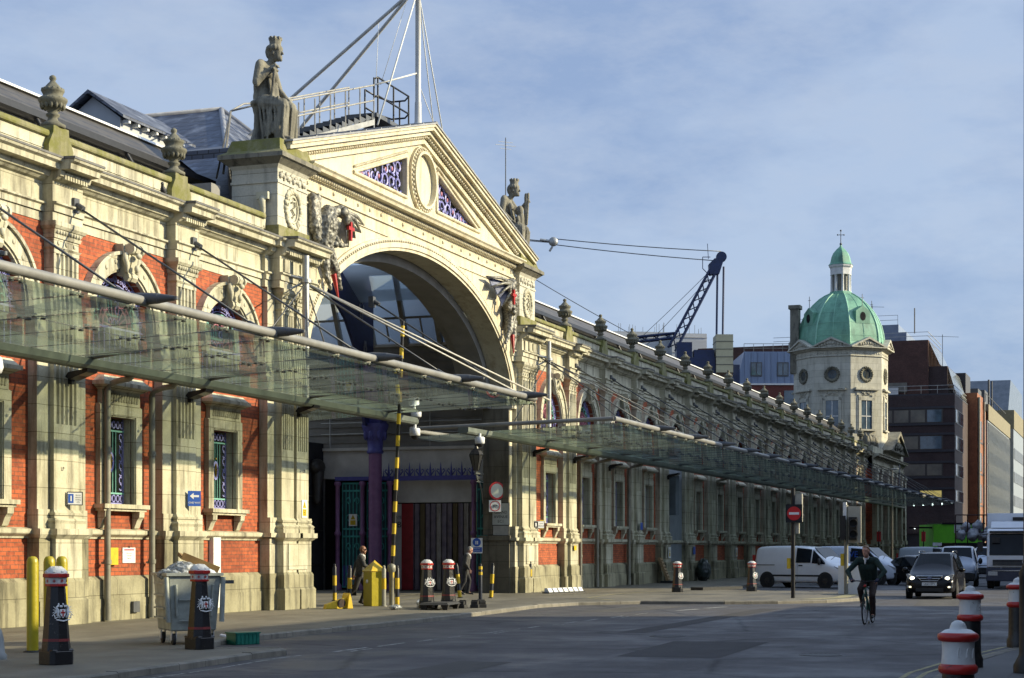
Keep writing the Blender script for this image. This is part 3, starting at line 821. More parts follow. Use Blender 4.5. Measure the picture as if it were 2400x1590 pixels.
# dragons in the spandrels
def dragon(side):
    mb = MB(); s = 1 if side == 0 else -1
    def X(x, y, z): return (45.75+x if s > 0 else mirror(45.75)-x, -.3+y, z)
    mb.cap(X(.7,0,10.35), X(.75,-.1,11.1), .3, .36); mb.cap(X(.75,-.1,11.1), X(.85,-.12,11.45), .3, .2)          # trunk
    mb.cap(X(.85,-.1,11.4), X(1.35,-.3,11.55), .18, .17); mb.cap(X(1.3,-.3,11.55), X(1.75,-.4,11.3), .17, .09)   # neck, head
    mb.cap(X(1.7,-.4,11.25), X(1.55,-.36,11.05), .07, .04)
    mb.cap(X(.75,-.1,10.4), X(1.2,-.2,9.8), .24, .15); mb.cap(X(1.2,-.2,9.8), X(1.55,-.2,9.3), .13, .06)         # hind leg
    mb.cap(X(.6,-.1,10.2), X(.65,-.2,9.5), .2, .1); mb.cap(X(.65,-.2,9.5), X(.8,-.25,9.2), .1, .05)
    mb.cap(X(.9,-.1,10.9), X(1.4,-.3,10.55), .15, .08); mb.cap(X(1.4,-.3,10.55), X(1.7,-.35,10.6), .08, .05)
    mb.cap(X(.25,0,10.9), X(.2,.05,11.75), .2, .14)                                                            # folded wing
    mb.cap(X(.3,-.05,10.6), X(.35,-.05,11.8), .12, .1)
    for k in range(6): mb.ell(X(.95+.06*math.sin(k*2), -.32, 10.5+k*.17), .12, .1, .1, n=6, m=5)
    o = remesh(mb, 'dragon_relief', M['dragon'], .024, market, 1, disp=(.06, .09))
    # ribbed wing
    mb = MB()
    tip = X(1.35,-.42,11.5)
    ribs = [X(3.4,-.12,11.5), X(3.0,-.2,11.2), X(2.5,-.24,10.95), X(2.0,-.24,10.6)]
    mb.mi = 0
    for k in range(3):
        a, b = Vector(ribs[k]), Vector(ribs[k+1]); m_ = (a+b)/2+Vector((-.42*s, .16, .16))
        tp = Vector(tip)
        mb.add([tp, a, m_, tp+Vector((0,.05,0)), a+Vector((0,.05,0)), m_+Vector((0,.05,0))], [(0,1,2),(3,5,4),(1,4,5,2)]); mb.add([tp, m_, b, tp+Vector((0,.05,0)), m_+Vector((0,.05,0)), b+Vector((0,.05,0))], [(0,1,2),(3,5,4),(1,4,5,2)])
    mb.mi = 1
    for r_ in ribs: mb.path([tip, tuple(Vector(tip).lerp(Vector(r_), .5)+Vector((0,-.08,.07))), r_], [.085,.06,.025], 6)
    mb.ell(tip, .2,.14,.16); mb.ell(X(1.5,-.44,11.35), .16,.12,.2)
    cr = MB(); cr.box(*sorted((X(1.52,0,0)[0], X(1.62,0,0)[0])), -.86, -.78, 10.7, 11.25); cr.box(*sorted((X(1.38,0,0)[0], X(1.76,0,0)[0])), -.865, -.79, 11.0, 11.1)
    cr.build('cross', M['red'], o); cr = MB(); cr.tube(X(.98,-.25,9.65), X(1.1,-.35,8.95), .09, .02, 6); cr.build('tail_tip', M['red'], o)
    mb.build('wing', [pm('blue_grey_wing', (.30,.32,.42), (.16,.17,.24), 5, .5), M['dragon'], M['red']], o)
dragon(0); dragon(1)

# ---------------------------------------------------------------- roofs
for x0, x1 in ((18, 44.6), (64.8, 160)):
    mb = MB(); mb.box(x0, x1, 2.4, 2.8, 10.0, 11.93); mb.box(x0, x1, .3, 2.5, 10.0, 10.3); mb.build('attic_wall', pm('grey_render', (.30,.29,.27), (.2,.195,.19), 1.2, .8), market)
    mb = MB(); mb.prism([(2.1,11.95),(2.12,12.12),(2.42,12.14),(2.42,11.9),(2.2,11.9)], 'x', x0, x1)
    for x in range(int(x0)+2, int(x1), 4): mb.tube((x, 2.2, 11.95), (x+.5, 1.6, 10.6), .07, n=6)
    mb.build('gutter', M['black'], market)
    mb = MB(); mb.prism([(2.4,12.12),(3.6,13.05),(3.6,12.9),(2.5,12.0)], 'x', x0, x1); mb.prism([(3.6,13.0),(14,13.0),(14,12.8),(3.6,12.8)], 'x', x0 if x0 < 50 else 71, x1); mb.build('roof_slope', M['slate_brown'], market)
    mb = MB(); mb.prism([(3.5,13.05),(3.55,13.13),(3.8,13.13),(3.8,13.03)], 'x', x0, x1); mb.build('roof_ridge', M['white'], market)
# louvred roof lantern
mb = MB(); mb.box(43.4, 46.9, 4.5, 6.3, 12.9, 13.85); mb.prism([(4.5,13.85),(6.3,13.85),(5.4,14.5)], 'x', 43.4, 46.9)
rl = mb.build('roof_lantern', pm('pale_blue_boarding', (.45,.47,.5), (.38,.4,.43), 2, .6), market)
mb = MB(); mb.prism([(4.25,13.78),(5.4,14.56),(6.55,13.78),(6.55,13.86),(5.4,14.66),(4.25,13.86)], 'x', 43.15, 47.2); mb.build('roof', M['slate'], rl)
mb = MB()
for i in range(7): r_ = MB().box(43.5+i*.5, 43.6+i*.5, 4.28, 4.5, 13.7, 13.8).build('rafter_end', M['white'], rl)
for i in range(5): mb.box(43.36, 43.4, 4.9, 5.9, 13.0+i*.12, 13.06+i*.12)
mb.build('louvre', M['white'], rl)
# high hipped roof over the central avenue
mb = MB()
r0, r1, e = (UC, 7.4, 16.9), 60, 11.4
L0, R0 = (UC-9.4, 1.8, e), (UC+9.4, 1.8, e)
yb = 15
mb.add([L0, R0, r0, (UC, yb, 16.9), (UC-9.4, yb, e)], [(0,1,2), (0,2,3,4)]); mb.mi = 1; mb.add([(UC-9.4,yb,e),(UC,yb,16.9),(UC,r1,16.9),(UC-9.4,r1,e)], [(0,1,2,3)]); mb.add([R0, (UC+9.4,r1,e), (UC,r1,16.9), r0], [(0,1,2,3)])
av = mb.build('avenue_roof', [M['slate'], M['roof_glass']], market)
mb = MB(); mb.path([r0, (UC-9.4, 1.8, e)], .1, 6); mb.path([r0, R0], .1, 6); mb.path([r0, (UC, r1, 16.9)], .1, 6); mb.build('ridge_roll', pm('lead_roll', (.3,.31,.33), (.2,.2,.22), 3, .5), av)
mb = MB(); mb.box(18, 44.4, 9.0, 40, 0.1, 12.7); mb.box(66.6, 160, 12.0, 40, .1, 12.7); mb.build('rear_block', M['slate_brown'], market)

# ---------------------------------------------------------------- avenue behind the arch
XW = 66.0
mb = MB(); mb.mi = 0; mb.box(XW, XW+.5, .9, 60, 5.75, 9.9); mb.mi = 1; mb.box(XW+.02, XW+.5, .9, 60, 4.55, 5.75); mb.box(XW+.02, XW+.5, 2.0, 5.7, 3.55, 4.5)
mb.mi = 2; mb.box(XW+.7, XW+.9, .9, 60, 0, 4.6); mb.mi = 0; mb.box(XW, XW+.6, 9.2, 60, 0, 4.55)
mb.box(42.5, 43.0, 1.1, 60, 0, 11.6)
mb.mi = 3; mb.box(42.5, 66.5, 59.5, 60, 0, 12)
for i in range(12): mb.box(XW-.04, XW, .9, 12, 6.0+.32*i, 6.03+.32*i)
mb.mi = 1; mb.box(XW-.1, XW, .9, 12, 5.68, 5.8); mb.box(XW-.12, XW, .9, 12, 9.85, 9.95)
mb.build('avenue_wall', [M['int_grey'], M['int_white'], M['void'], M['int_grey']], market)
# leaning clerestory
cl = MB(); cl.mi = 0
cl.quad((XW, .5, 10.0), (XW, 14, 10.0), (XW-1.25, 14, 12.6), (XW-1.25, .5, 12.6))
cl.mi = 1; cl.box(XW-3.2, XW-1.2, .5, 14, 12.6, 12.7)
cob = cl.build('clerestory', [M['clerestory_glass'], pm('avenue_soffit', (.13,.12,.11), (.09,.085,.08), 1.2, .7)], market)
cl = MB()
for y in (.9, 2.35, 3.8, 5.25, 6.7, 8.15, 9.6, 11): cl.tube((XW-.04, y, 9.9), (XW-1.32, y, 12.65), .13, n=4)
cl.tube((XW-.5, .5, 10.95), (XW-.5, 12, 10.95), .06, n=4)
for y in (1.5, 3.0, 4.5, 6.0): cl.tube((XW-.1, y, 10.05), (XW-.55, y, 10.95), .04, n=4)
cl.build('mullions', pm('cream_glazing_bar', (.34,.32,.28), (.26,.25,.22), 2, .6), cob)
mb = MB(); mb.box(70.0,70.4,4.2,14,9.0,12.4); mb.build('clerestory_bounce_wall', M['int_white'], market)  # pale wall added behind the clerestory to brighten its glass
# braced iron rib and column
mb = MB(); y = 6.4
mb.prism([(65.2,6.6),(65.2,12.6),(60.3,12.6),(58.5,12.3),(60.8,11.7),(62.6,10.6),(63.8,9.2),(64.4,6.6)], 'y', y, y+.12)
rib = mb.build('arch_rib', M['navy'], market)
for zc, a, b in ((11.2,.34,.6), (9.6,.2,.4), (8.3,.13,.25)):
    mb = MB()
    for k in range(6):
        t = 2*PI*k/6; mb.ell((64.35+a*.55*math.cos(t)-(.35 if zc > 11 else 0), y-.02, zc+b*.6*math.sin(t)), .08, .02, .16, n=6, m=4)
    mb.build('tracery', pm('pale_tracery', (.3,.3,.34), (.2,.2,.24), 4, .5), rib)
def iron_column(yc, r, h, nm='iron_column'):
    mb = MB(); mb.mi = 0; mb.lathe([(r*1.5,0),(r*1.5,.25),(r*1.15,.35),(r,.6),(r,h-1.5)], (65.15, yc, 0), 14)
    mb.mi = 1; mb.lathe([(r*1.15,h-1.5),(r*1.3,h-1.42),(r*1.1,h-1.35),(r*1.2,h-1.0),(r*1.9,h-.5),(r*2.0,h-.42),(r*2.0,h-.3)], (65.15, yc, 0), 12); mb.box(65.15-r*1.3, 65.15+r*1.3, yc-r*1.3, yc+r*1.3, h-.3, h+1.2)
    for k in range(8): a = 2*PI*k/8; mb.ell((65.15+r*1.5*math.cos(a), yc+r*1.5*math.sin(a), h-.75), .1, .1, .22, n=6, m=5)
    return mb.build(nm, [M['purple'], M['blueviolet']], market)
iron_column(6.3, .27, 7.0)
mb = MB(); mb.lathe([(.16,0),(.16,.2),(.09,.3),(.09,2.2),(.13,2.25),(.13,2.35),(.09,2.4),(.09,4.2),(.15,4.3),(.12,4.4)], (65.35, 2.15, 0), 10); c0 = mb.build('slim_column', M['purple'], market)
for yc in (5.75, 6.95, 8.05):
    c = c0.copy(); COL.objects.link(c); c.parent = market; c.location = (0, yc-2.15, 0)
# spiked beam over the side gate
mb = MB(); mb.box(65.5, 65.7, 2.0, 6.2, 4.42, 4.6)
for k in range(9):
    yc = 2.3+k*.45
    mb.tube((65.6, yc, 4.6), (65.6, yc, 5.15), .07, .005, 5); mb.tube((65.6, yc+.225, 4.6), (65.6, yc+.225, 4.92), .03, .004, 4)
    for s in (-1, 1): mb.path([(65.6, yc+s*.03, 4.62), (65.6, yc+s*.1, 4.72), (65.6, yc+s*.17, 4.8), (65.6, yc+s*.13, 4.88), (65.6, yc+s*.08, 4.83)], .025, 5)
mb.build('spiked_beam', M['blueviolet'], market)
# curtain doorway
mb = MB(); rnd = random.Random(11)
for k in range(15):
    yc = 2.15+k*.235; mb.mi = [0,0,1,0,2,0,0,1,0,0,2,0,0,0,3][k]
    mb.prism([(65.98, yc), (66.0+rnd.uniform(0,.06), yc+.08), (66.03, yc+.21), (66.06, yc+.21), (66.06, yc)], 'z', .03, 3.5)
mb.mi = 3; mb.box(65.96, 66.02, 5.0, 5.5, .03, 3.5); mb.mi = 4; mb.box(65.97, 66.03, 5.5, 5.85, .03, 3.5); mb.mi = 5; mb.box(65.95, 65.97, 2.2, 2.5, 1.9, 3.2)
mb.build('strip_curtain', [pm('smoky_strip', (.2,.17,.2), (.12,.10,.14), 3, .3), pm('clear_strip', (.36,.33,.31), (.24,.22,.2), 3, .25), pm('brown_strip', (.13,.1,.05), None, 3, .3), pm('dark_red_panel', (.32,.02,.03), (.22,.015,.02), 3, .5), M['int_white'], M['yellow_olive']], market)
# teal iron gates
def gate_leaf(y0, y1, nm='iron_gate'):
    mb = MB(); x = 65.6
    for z in (.1, 2.15, 2.45, 4.0, 4.3): mb.box(x-.03, x+.03, y0, y1, z, z+.07)
    n = max(3, int((y1-y0)/.14))
    for k in range(n+1):
        yy = y0+(y1-y0)*k/n; mb.tube((x, yy, .1), (x, yy, 4.3), .022, n=5)
    for z in (.55, 1.75, 2.9, 3.6):
        for s in (.3, .7): 
            yc = y0+(y1-y0)*s; mb.path([(x-.03, yc+.12*math.cos(a*.7)*(1-a/12), z+.2*math.sin(a*.7)*(1-a/12)) for a in range(10)], .025, 4)
    mb.mi = 1; mb.box(x+.06, x+.1, y0, y1, .1, 4.3)
    mb.mi = 2; mb.box(x+.0, x+.05, y0, y1, .1, 1.0)
    return mb.build(nm, [M['teal'], pm('dark_teal_backing', (.04,.11,.13), (.025,.07,.085), 2, .6), M['blueviolet']], market)
gate_leaf(5.9, 6.85); gate_leaf(7.0, 7.95); gate_leaf(1.0, 2.1)
mb = MB(); mb.box(65.4, 65.8, 5.8, 8.2, 4.45, 4.6)
for k in range(5):
    yc = 6.0+k*.5; mb.ring(0, 0, .1, .1, .16, .16, -.03, .03, 0, PI, 8); 
    for p in range(1): pass
mb.build('gate_lintel', M['blueviolet'], market)
mb = MB(); mb.mi = 0; mb.box(64.6, 66, 9.0, 9.2, 0, 6.0)
for z in (1.0, 2.4, 3.8): 
    mb.mi = 1; mb.box(64.5, 65.9, 8.96, 9.0, z, z+.05)
mb.mi = 1; mb.ell((65.2, 8.9, 5.0), .5, .3, .35); mb.cap((65.2,8.9,4.8), (65.0,8.8,3.6), .3, .15)
mb.build('dark_monument', [M['void'], pm('dark_bronze', (.035,.03,.025), (.02,.018,.016), 4, .5)], market)
# gallery rails on the avenue wall
mb = MB()
for z in (6.35, 6.8, 7.25): mb.tube((65.8, 2.0, z), (65.8, 9.0, z), .025, n=5)
for y in (4.2, 6.9, 8.6): mb.tube((65.8, y, 5.8), (65.8, y, 7.3), .03, n=5)
mb.build('gallery_rail', M['steel'], market)

# ---------------------------------------------------------------- downpipes
def pipe(x, gutter=True, top=5.45, r=.075):
    mb = MB()
    mb.tube((x, -.22, .35), (x, -.22, top-.1), r, n=10)
    for z in (1.32, 3.9): mb.tube((x, -.22, z), (x, -.22, z+.1), r+.02, n=10)
    mb.tube((x-.12, -.15, 1.35), (x+.12, -.15, 1.35), .03, n=5)
    mb.tube((x, -.22, .02), (x, -.22, .35), r+.015, n=10)
    mb.path([(x, -.22, top-.15), (x, -.24, top), (x, -.5, top+.08), (x, -.8, top+.12), (x, -.9, top+.2), (x, -.9, top+.38)], r, 8)
    return mb.build('downpipe', M['pipe'], market)
for x in (35.3, 37.25, 71.9, 74.35, 79.5, 97.2): pipe(x)

# ---------------------------------------------------------------- end pavilion
px0, px1 = 157.0, 178.0
mb = MB(); mb.box(px0, px1, -.5, 30, 1.0, 10.0); mb.build('pavilion_wall', M['brick'], market)
mb = MB(); mb.mi = 1; mb.box(px0-.1, px1+.1, -.7, 1, 0, 1.05); mb.mi = 0; mb.box(px0-.1, px1+.1, -.72, 1, 1.95, 2.13)
for x in (157.6, 160.2, 164.6, 167.4, 170.2, 174.5, 177.2):
    mb.box(x-.5, x+.5, -.95, -.4, 2.13, 8.8); mb.mi = 1; mb.box(x-.62, x+.62, -1.05, -.4, 0, 1.95); mb.mi = 0; mb.box(x-.6, x+.6, -1.03, -.4, 8.4, 8.8)
    mb.box(x-.62, x+.62, -1.05, -.4, 2.13, 2.5)
for k in range(9): mb.tube((168.6+k*.55, -.8, 8.9), (168.6+k*.55, -.8, 9.6), .13, n=8)
entab(mb, px0, px1, .5, .3)
mb.box(px0, px1, -.6, .0, 10.1, 10.75)
mb.build('pavilion_stonework', [M['stone'], M['stone_low']], market)
mb = MB(); c = 169.8
mb.prism([(c-6.2,10.75),(c+6.2,10.75),(c,12.55)], 'y', -1.15, 2.0)
mb.mi = 1; mb.prism([(c-6.4,10.7),(c-6.0,10.7),(c,12.42),(c+6.0,10.7),(c+6.4,10.7),(c,12.75)], 'y', -1.4, 2.0)
mb.mi = 0
for k in range(16): mb.ell((c-2.4+k*.32, -1.2, 11.1+.35*abs(math.sin(k*1.3))), .2, .12, .25, n=6, m=5, jit=.3, seed=k)
mb.build('pavilion_pediment', [M['stone_urn'], M['stone_grey']], market)
mb = MB()
for k in range(12): mb.ell((159.0+.35*k, .2+.2*math.sin(k), 11.0+.45*abs(math.sin(k*1.7))), .35, .3, .55, n=8, m=6, jit=.3, seed=k+40)
mb.box(158.4, 163.2, -.2, .8, 10.7, 10.95)
mb.build('carved_group', M['stone_grey'], market)
mb = MB(); mb.box(px0, px1, .3, 30, 10.0, 10.9); mb.build('pavilion_roof', M['lead_edge'], market)
# ================================================================ glass canopies
PO, PG = 5.47, .85                  # distance of outer tube and gutter from the wall
ZO, ZG = 6.19, 5.86
def canopy(x0, x1, label, post_x, arms, wall_end):
    t = thing('glass_canopy', label, 'canopy')
    def zc(p): return ZG+.0+(ZO-.16-ZG)*(p-PG)/(PO-PG)
    # outer tube
    mb = MB(); mb.tube((x0, -PO, ZO), (x1, -PO, ZO), .092, n=12); mb.build('outer_tube', M['tube_grey'], t)
    # gutter beam along the wall side
    mb = MB(); mb.prism([(-PG-.17,5.62),(-PG+.17,5.62),(-PG+.2,5.66),(-PG+.2,5.84),(-PG-.2,5.84),(-PG-.2,5.66)], 'x', max(x0, 12), x1)
    g0, g1 = (x0, 52.0) if wall_end > 0 else (56.4, x1)
    mb = MB(); mb.prism([(-PG-.14,5.62),(-PG+.14,5.62),(-PG+.19,5.68),(-PG+.19,5.83),(-PG-.19,5.83),(-PG-.19,5.68)], 'x', g0, g1); mb.build('gutter_beam', pm('green_grey_gutter', (.15,.17,.14), (.09,.105,.09), 1.5, .45), t)
    # glass panes, two rows
    w = PITCH/3; n = max(1, int(round((x1-x0)/w))); w = (x1-x0)/n
    mid = -(PG+PO)/2-.15
    mb = MB()
    for i in range(n):
        a, b = x0+w*i+.012, x0+w*(i+1)-.012
        for p, q in ((-PO-.12, mid-.012), (mid+.012, -PG-.02)):
            zp, zq = zc(-p), zc(-q)
            mb.add([(a,p,zp),(b,p,zp),(b,q,zq),(a,q,zq)], [(0,1,2,3)])
    # panes that reach into the archway
    e0, e1 = (x1-5.6, x1) if wall_end > 0 else (x0, x0+3.0)
    if wall_end: 
        for a, b in ((e0, (e0+e1)/2-.02), ((e0+e1)/2, e1)): mb.add([(a,-PG+.2,5.85),(b,-PG+.2,5.85),(b,2.2,5.7),(a,2.2,5.7)], [(0,1,2,3)])
    mb.build('glass_panes', M['glass_canopy'], t)
    # dark seams, spider fittings
    mb = MB()
    for i in range(n+1):
        x = x0+w*i; mb.box(x-.012, x+.012, -PO-.1, -PG, 0, 0) if False else mb.tube((x,-PO-.1,zc(PO)-.004), (x,-PG,zc(PG)-.004), .006, n=4)
        for s in (-.14, .14):
            for q in (-.16, .16): mb.lathe([(.05,0),(.05,.03)], (x+s, mid+q, zc(-mid)-.035), 6)
            mb.lathe([(.045,0),(.045,.03)], (x+s, -PO+.05, zc(PO)-.035), 6)
    mb.tube((x0, mid, zc(-mid)-.004), (x1, mid, zc(-mid)-.004), .006, n=4)
    mb.build('glazing_joint', M['dark_steel'], t)
    mb = MB()
    for i in range(n+1):
        x = x0+w*i
        mb.tube((x,-PO,ZO-.09), (x,-PO+.02,zc(PO)+.0), .04, n=6)
        for s in (-.15, .15): mb.tube((x,-PO,ZO-.1), (x+s,-PO+.06,zc(PO)+.01), .022, n=5)
    mb.build('bracket', pm('cream_fitting', (.5,.48,.4), (.4,.38,.32), 4, .4), t)
    # tapered outrigger arms with their stays to the wall
    arm0 = st0 = None
    for x in arms:
        if arm0 is None:
            mb = MB(); mb.tube((0,-PG,5.84), (0,-3.6,ZO+.02), .05, .1, n=8); mb.tube((0,-3.6,ZO+.02), (0,-PO+.1,ZO+.05), .1, .12, n=10); mb.tube((0,-PO+.1,ZO+.05), (0,-PO-.3,ZO+.04), .12, .1, n=10); mb.tube((0,-PO-.3,ZO+.04), (0,-6.1,ZO+.03), .095, .045, n=10); mb.lathe([(.05,-.03),(.05,.03)], (0,-6.12,ZO+.03), 8)
            arm0 = mb.build('outrigger_arm', M['dark_steel'], t); a_ = arm0
            mb = MB(); mb.wire((0,-.45,9.25), (0,-PO+.45,ZO+.12), .028, .0, 6); mb.tube((0,-.46,9.27), (0,-.62,9.17), .07, n=8); mb.box(-.1,.1,-.46,-.3,9.1,9.42); mb.tube((0,-PO+.75,ZO+.31), (0,-PO+.4,ZO+.1), .05, n=8)
            st0 = mb.build('stay_cable', M['dark_steel'], t); s_ = st0
        else:
            a_ = arm0.copy(); COL.objects.link(a_); a_.parent = t
            s_ = st0.copy(); COL.objects.link(s_); s_.parent = t
        a_.location = (x,0,0); s_.location = (x+.25,0,0)
    # mast by the gateway
    for px in post_x:
        mb = MB(); mb.tube((px,-PG-.1,5.8), (px,-PG-.1,9.75), .1, n=12); mb.tube((px,-PG-.1,9.1), (px-.35,-.5,9.2), .05, n=8); mb.box(px-.45,px-.28,-.55,-.4,8.95,9.45)
        mb.tube((px,-PG-.1,9.05),(px-.3,-.6,8.8),.03,n=6); mb.lathe([(.16,0),(.16,.1)], (px,-PG-.1,9.0), 10)
        mb.build('mast', M['steel'], t)
        for tx, ty, tz, rr in ((px+(8.6 if wall_end > 0 else 10), -PO+.3, ZO+.15, .03), (px-(8.5 if wall_end > 0 else 5), -PO+.3, ZO+.15, .022), (px+(6.1 if wall_end > 0 else 5.6), -PO+.4, ZO+.15, .028), (px+2.4, -PG-.1, 5.9, .022), (px-3, -.5, 6.3, .02)):
            mb = MB(); mb.wire((px,-PG-.1,9.0), (tx,ty,tz), rr if wall_end > 0 else .018, 0, 6); mb.build('rope_stay', pm('pale_rope', (.5,.48,.42), (.4,.38,.33), 9, .5) if rr > .025 and wall_end > 0 else M['dark_steel'], t)
    return t
CA = canopy(14.0, 50.4, 'glass and steel canopy on the near side of the gateway, lit by the sun', [44.1], [18.25+.0, 23.1, 28.25, 33.45, 38.65, 44.2, 49.6], 1)
CB = canopy(58.9, 176.5, 'long glass and steel canopy running far down the shaded side beyond the gateway', [65.4, 172.0], [65.0]+[70.4+PITCH*k for k in range(17)]+[160.0, 166.0, 171.5], -1)
# end tubes at the gateway corner of each canopy
for t, x, s in ((CA, 50.4, 1), (CB, 58.9, -1)):
    mb = MB(); mb.tube((x, -PO, ZO), (x+.6*s, .0 if s > 0 else 1.9, 5.95), .075, n=10)
    if s < 0: mb.tube((x+4, 1.9-.3, 5.9), (x-.3, 1.9, 5.9), .08, n=10)
    mb.build('end_tube', M['tube_grey'] if s < 0 else M['dark_steel'], t)

# security cameras on the canopy ends
def cam_dome(loc, label):
    t = thing('security_camera', label, 'security camera', loc, group='white dome cameras on the canopies')
    mb = MB(); mb.tube((0,0,0), (0,0,-.12), .05, n=8); mb.lathe([(.14,-.12),(.17,-.15),(.17,-.34),(.14,-.36)], n=14); mb.build('housing', M['white_clean'], t)
    mb = MB(); mb.lathe([(.13,-.36),(.12,-.42),(.07,-.47),(0,-.485)], n=12); mb.build('dome', M['black'], t)
    return t
cam_dome((51.9, -PG-.1, 5.62), 'white dome camera under the gateway end of the near canopy')
cam_dome((52.0, -PG-.1, 6.22), 'white dome camera standing on top of the near canopy gutter end')
cam_dome((57.5, -PG-.2, 5.68), 'white dome camera under the start of the far canopy')

# floodlights on the pilasters
fl0 = None
FLX = [(33.45, 5.45, 'above the dark letter plate on the near pilaster'), (38.65, 5.45, 'above the blue one way sign'), (44.5, 5.5, 'on the near gateway pier'), (64.9, 5.4, 'on the far gateway pier'), (70.4, 5.4, 'on the last sunlit pilaster beyond the gateway'), (75.6, 5.3, 'on the first shaded pilaster beyond the gateway'), (86.0, 5.3, 'beside the grey boarded bay')]
for x, z, w in FLX:
    if fl0 is None:
        fl0 = t = thing('floodlight', '', 'floodlight', group='floodlights on the pilasters under the canopies')
        mb = MB(); mb.prism([(-.02,.0),(-.12,-.06),(-.58,.1),(-.6,.17),(-.1,.1)], 'x', -.2, .2); mb.box(-.06,.06,-.1,.0,-.15,.05); mb.build('hood', M['black'], t)
        mb = MB(); mb.add([(-.17,-.15,-.045),(.17,-.15,-.045),(.17,-.55,.085),(-.17,-.55,.085)], [(0,1,2,3)]); mb.build('lens', pm('floodlight_lens', (.4,.36,.28), (.3,.27,.2), 5, .2), t)
    else: t = dup(fl0)
    t.location = (x+.1, -.36 if x not in (44.5, 64.9) else -.46, z); t['label'] = 'black wedge floodlight ' + w
# ================================================================ ground
def ground_mat(name, c1, c2, rough, sc1, grit, patch=None, wet=0, flag=None):
    m, nt, b = _nt(name)
    n1 = noise(nt, sc1, 6, .6); n2 = noise(nt, 60, 3, .7); n3 = noise(nt, .5, 6, .62, stretch=(.35, 1.6, 1)); n4 = noise(nt, 230, 2, .5)
    c = mix(nt, ramp(nt, n1.outputs[0], .35, .65), c1, c2)
    c = mix(nt, ramp(nt, n3.outputs[0], .45, .62, 0, .55), c, tuple(x*.55 for x in c2))
    c = mix(nt, ramp(nt, n2.outputs[0], .35, .7, 0, grit), c, (.0,.0,.0))
    c = mix(nt, ramp(nt, n4.outputs[0], .66, .78, 0, grit), c, tuple(min(1, x*4.5) for x in c1))
    if flag:
        pos = nt.nodes.new('ShaderNodeNewGeometry').outputs['Position']
        br = nt.nodes.new('ShaderNodeTexBrick'); br.inputs['Scale'].default_value = 1; br.inputs['Brick Width'].default_value = flag[0]; br.inputs['Row Height'].default_value = flag[1]; br.inputs['Mortar Size'].default_value = .008
        br.inputs['Color1'].default_value = (1,1,1,1); br.inputs['Color2'].default_value = (.82,.82,.82,1); br.inputs['Mortar'].default_value = (.4,.4,.4,1)
        nt.links.new(pos, br.inputs[0]); c = mix(nt, .8, c, br.outputs[0], 'MULTIPLY')
    nt.links.new(c, b.inputs['Base Color'])
    rr = ramp(nt, n3.outputs[0], .35, .65, rough, rough-wet)
    nt.links.new(rr, b.inputs['Roughness'])
    bump(nt, b, n2.outputs[0], .5, .012)
    return m
def asphalt_mat(name):
    m, nt, b = _nt(name)
    pos = nt.nodes.new('ShaderNodeNewGeometry').outputs['Position']
    n1 = noise(nt, .8, 6, .6); n2 = noise(nt, 34, 4, .8); n4 = noise(nt, 45, 3, .6)
    tr = noise(nt, 1.0, 4, .6, stretch=(.05, 1.1, 1)); bl = noise(nt, .35, 5, .65)
    c = mix(nt, ramp(nt, n1.outputs[0], .35, .65), (.098,.092,.093), (.066,.062,.066))
    c = mix(nt, ramp(nt, tr.outputs[0], .5, .68, 0, .5), c, (.045,.043,.046))
    c = mix(nt, ramp(nt, bl.outputs[0], .52, .56, 0, .35), c, (.115,.106,.097))
    vo = nt.nodes.new('ShaderNodeTexVoronoi'); vo.feature = 'DISTANCE_TO_EDGE'; vo.inputs['Scale'].default_value = .16
    wn = noise(nt, 1.5, 3); mm = mix(nt, .25, pos, wn.outputs[1], 'ADD'); nt.links.new(mm, vo.inputs['Vector'])
    c = mix(nt, ramp(nt, vo.outputs[0], .0, .016, .85, 0), c, (.014,.014,.015))
    c = mix(nt, ramp(nt, n2.outputs[0], .35, .7, 0, .5), c, (0,0,0))
    c = mix(nt, ramp(nt, n4.outputs[0], .62, .7, 0, .55), c, (.3,.28,.25))
    st = noise(nt, .7, 5, .7, stretch=(.3,1.6,1)); c = mix(nt, ramp(nt, st.outputs[0], .6, .66, 0, .5), c, (.03,.028,.03))
    nt.links.new(c, b.inputs['Base Color'])
    nt.links.new(ramp(nt, bl.outputs[0], .4, .62, .85, .5), b.inputs['Roughness'])
    bump(nt, b, n2.outputs[0], .6, .014); return m
M['asphalt'] = asphalt_mat('worn_asphalt')
M['paving'] = ground_mat('stone_paving', (.22,.20,.155), (.15,.135,.105), .85, 1.1, .35, wet=.25)
M['paving_grey'] = ground_mat('grey_paving', (.17,.163,.157), (.12,.116,.112), .85, 1.1, .35, wet=.2, flag=(.9,.6))
M['kerb'] = stone_mat('granite_kerb', (.24,.22,.18), (.15,.14,.115), (.06,.055,.045), .6, joints=False)
M['marking'] = pm('worn_white_marking', (.42,.42,.40), (.10,.10,.10), 9, .8, lo=.42, hi=.6)
M['marking_y'] = pm('worn_yellow_marking', (.36,.32,.16), (.12,.11,.08), 9, .8, lo=.45, hi=.65)
ZR = -.1
o = MB().quad((-700,-700,ZR),(1100,-700,ZR),(1100,900,ZR),(-700,900,ZR)).build('road', M['asphalt']); struct(o)
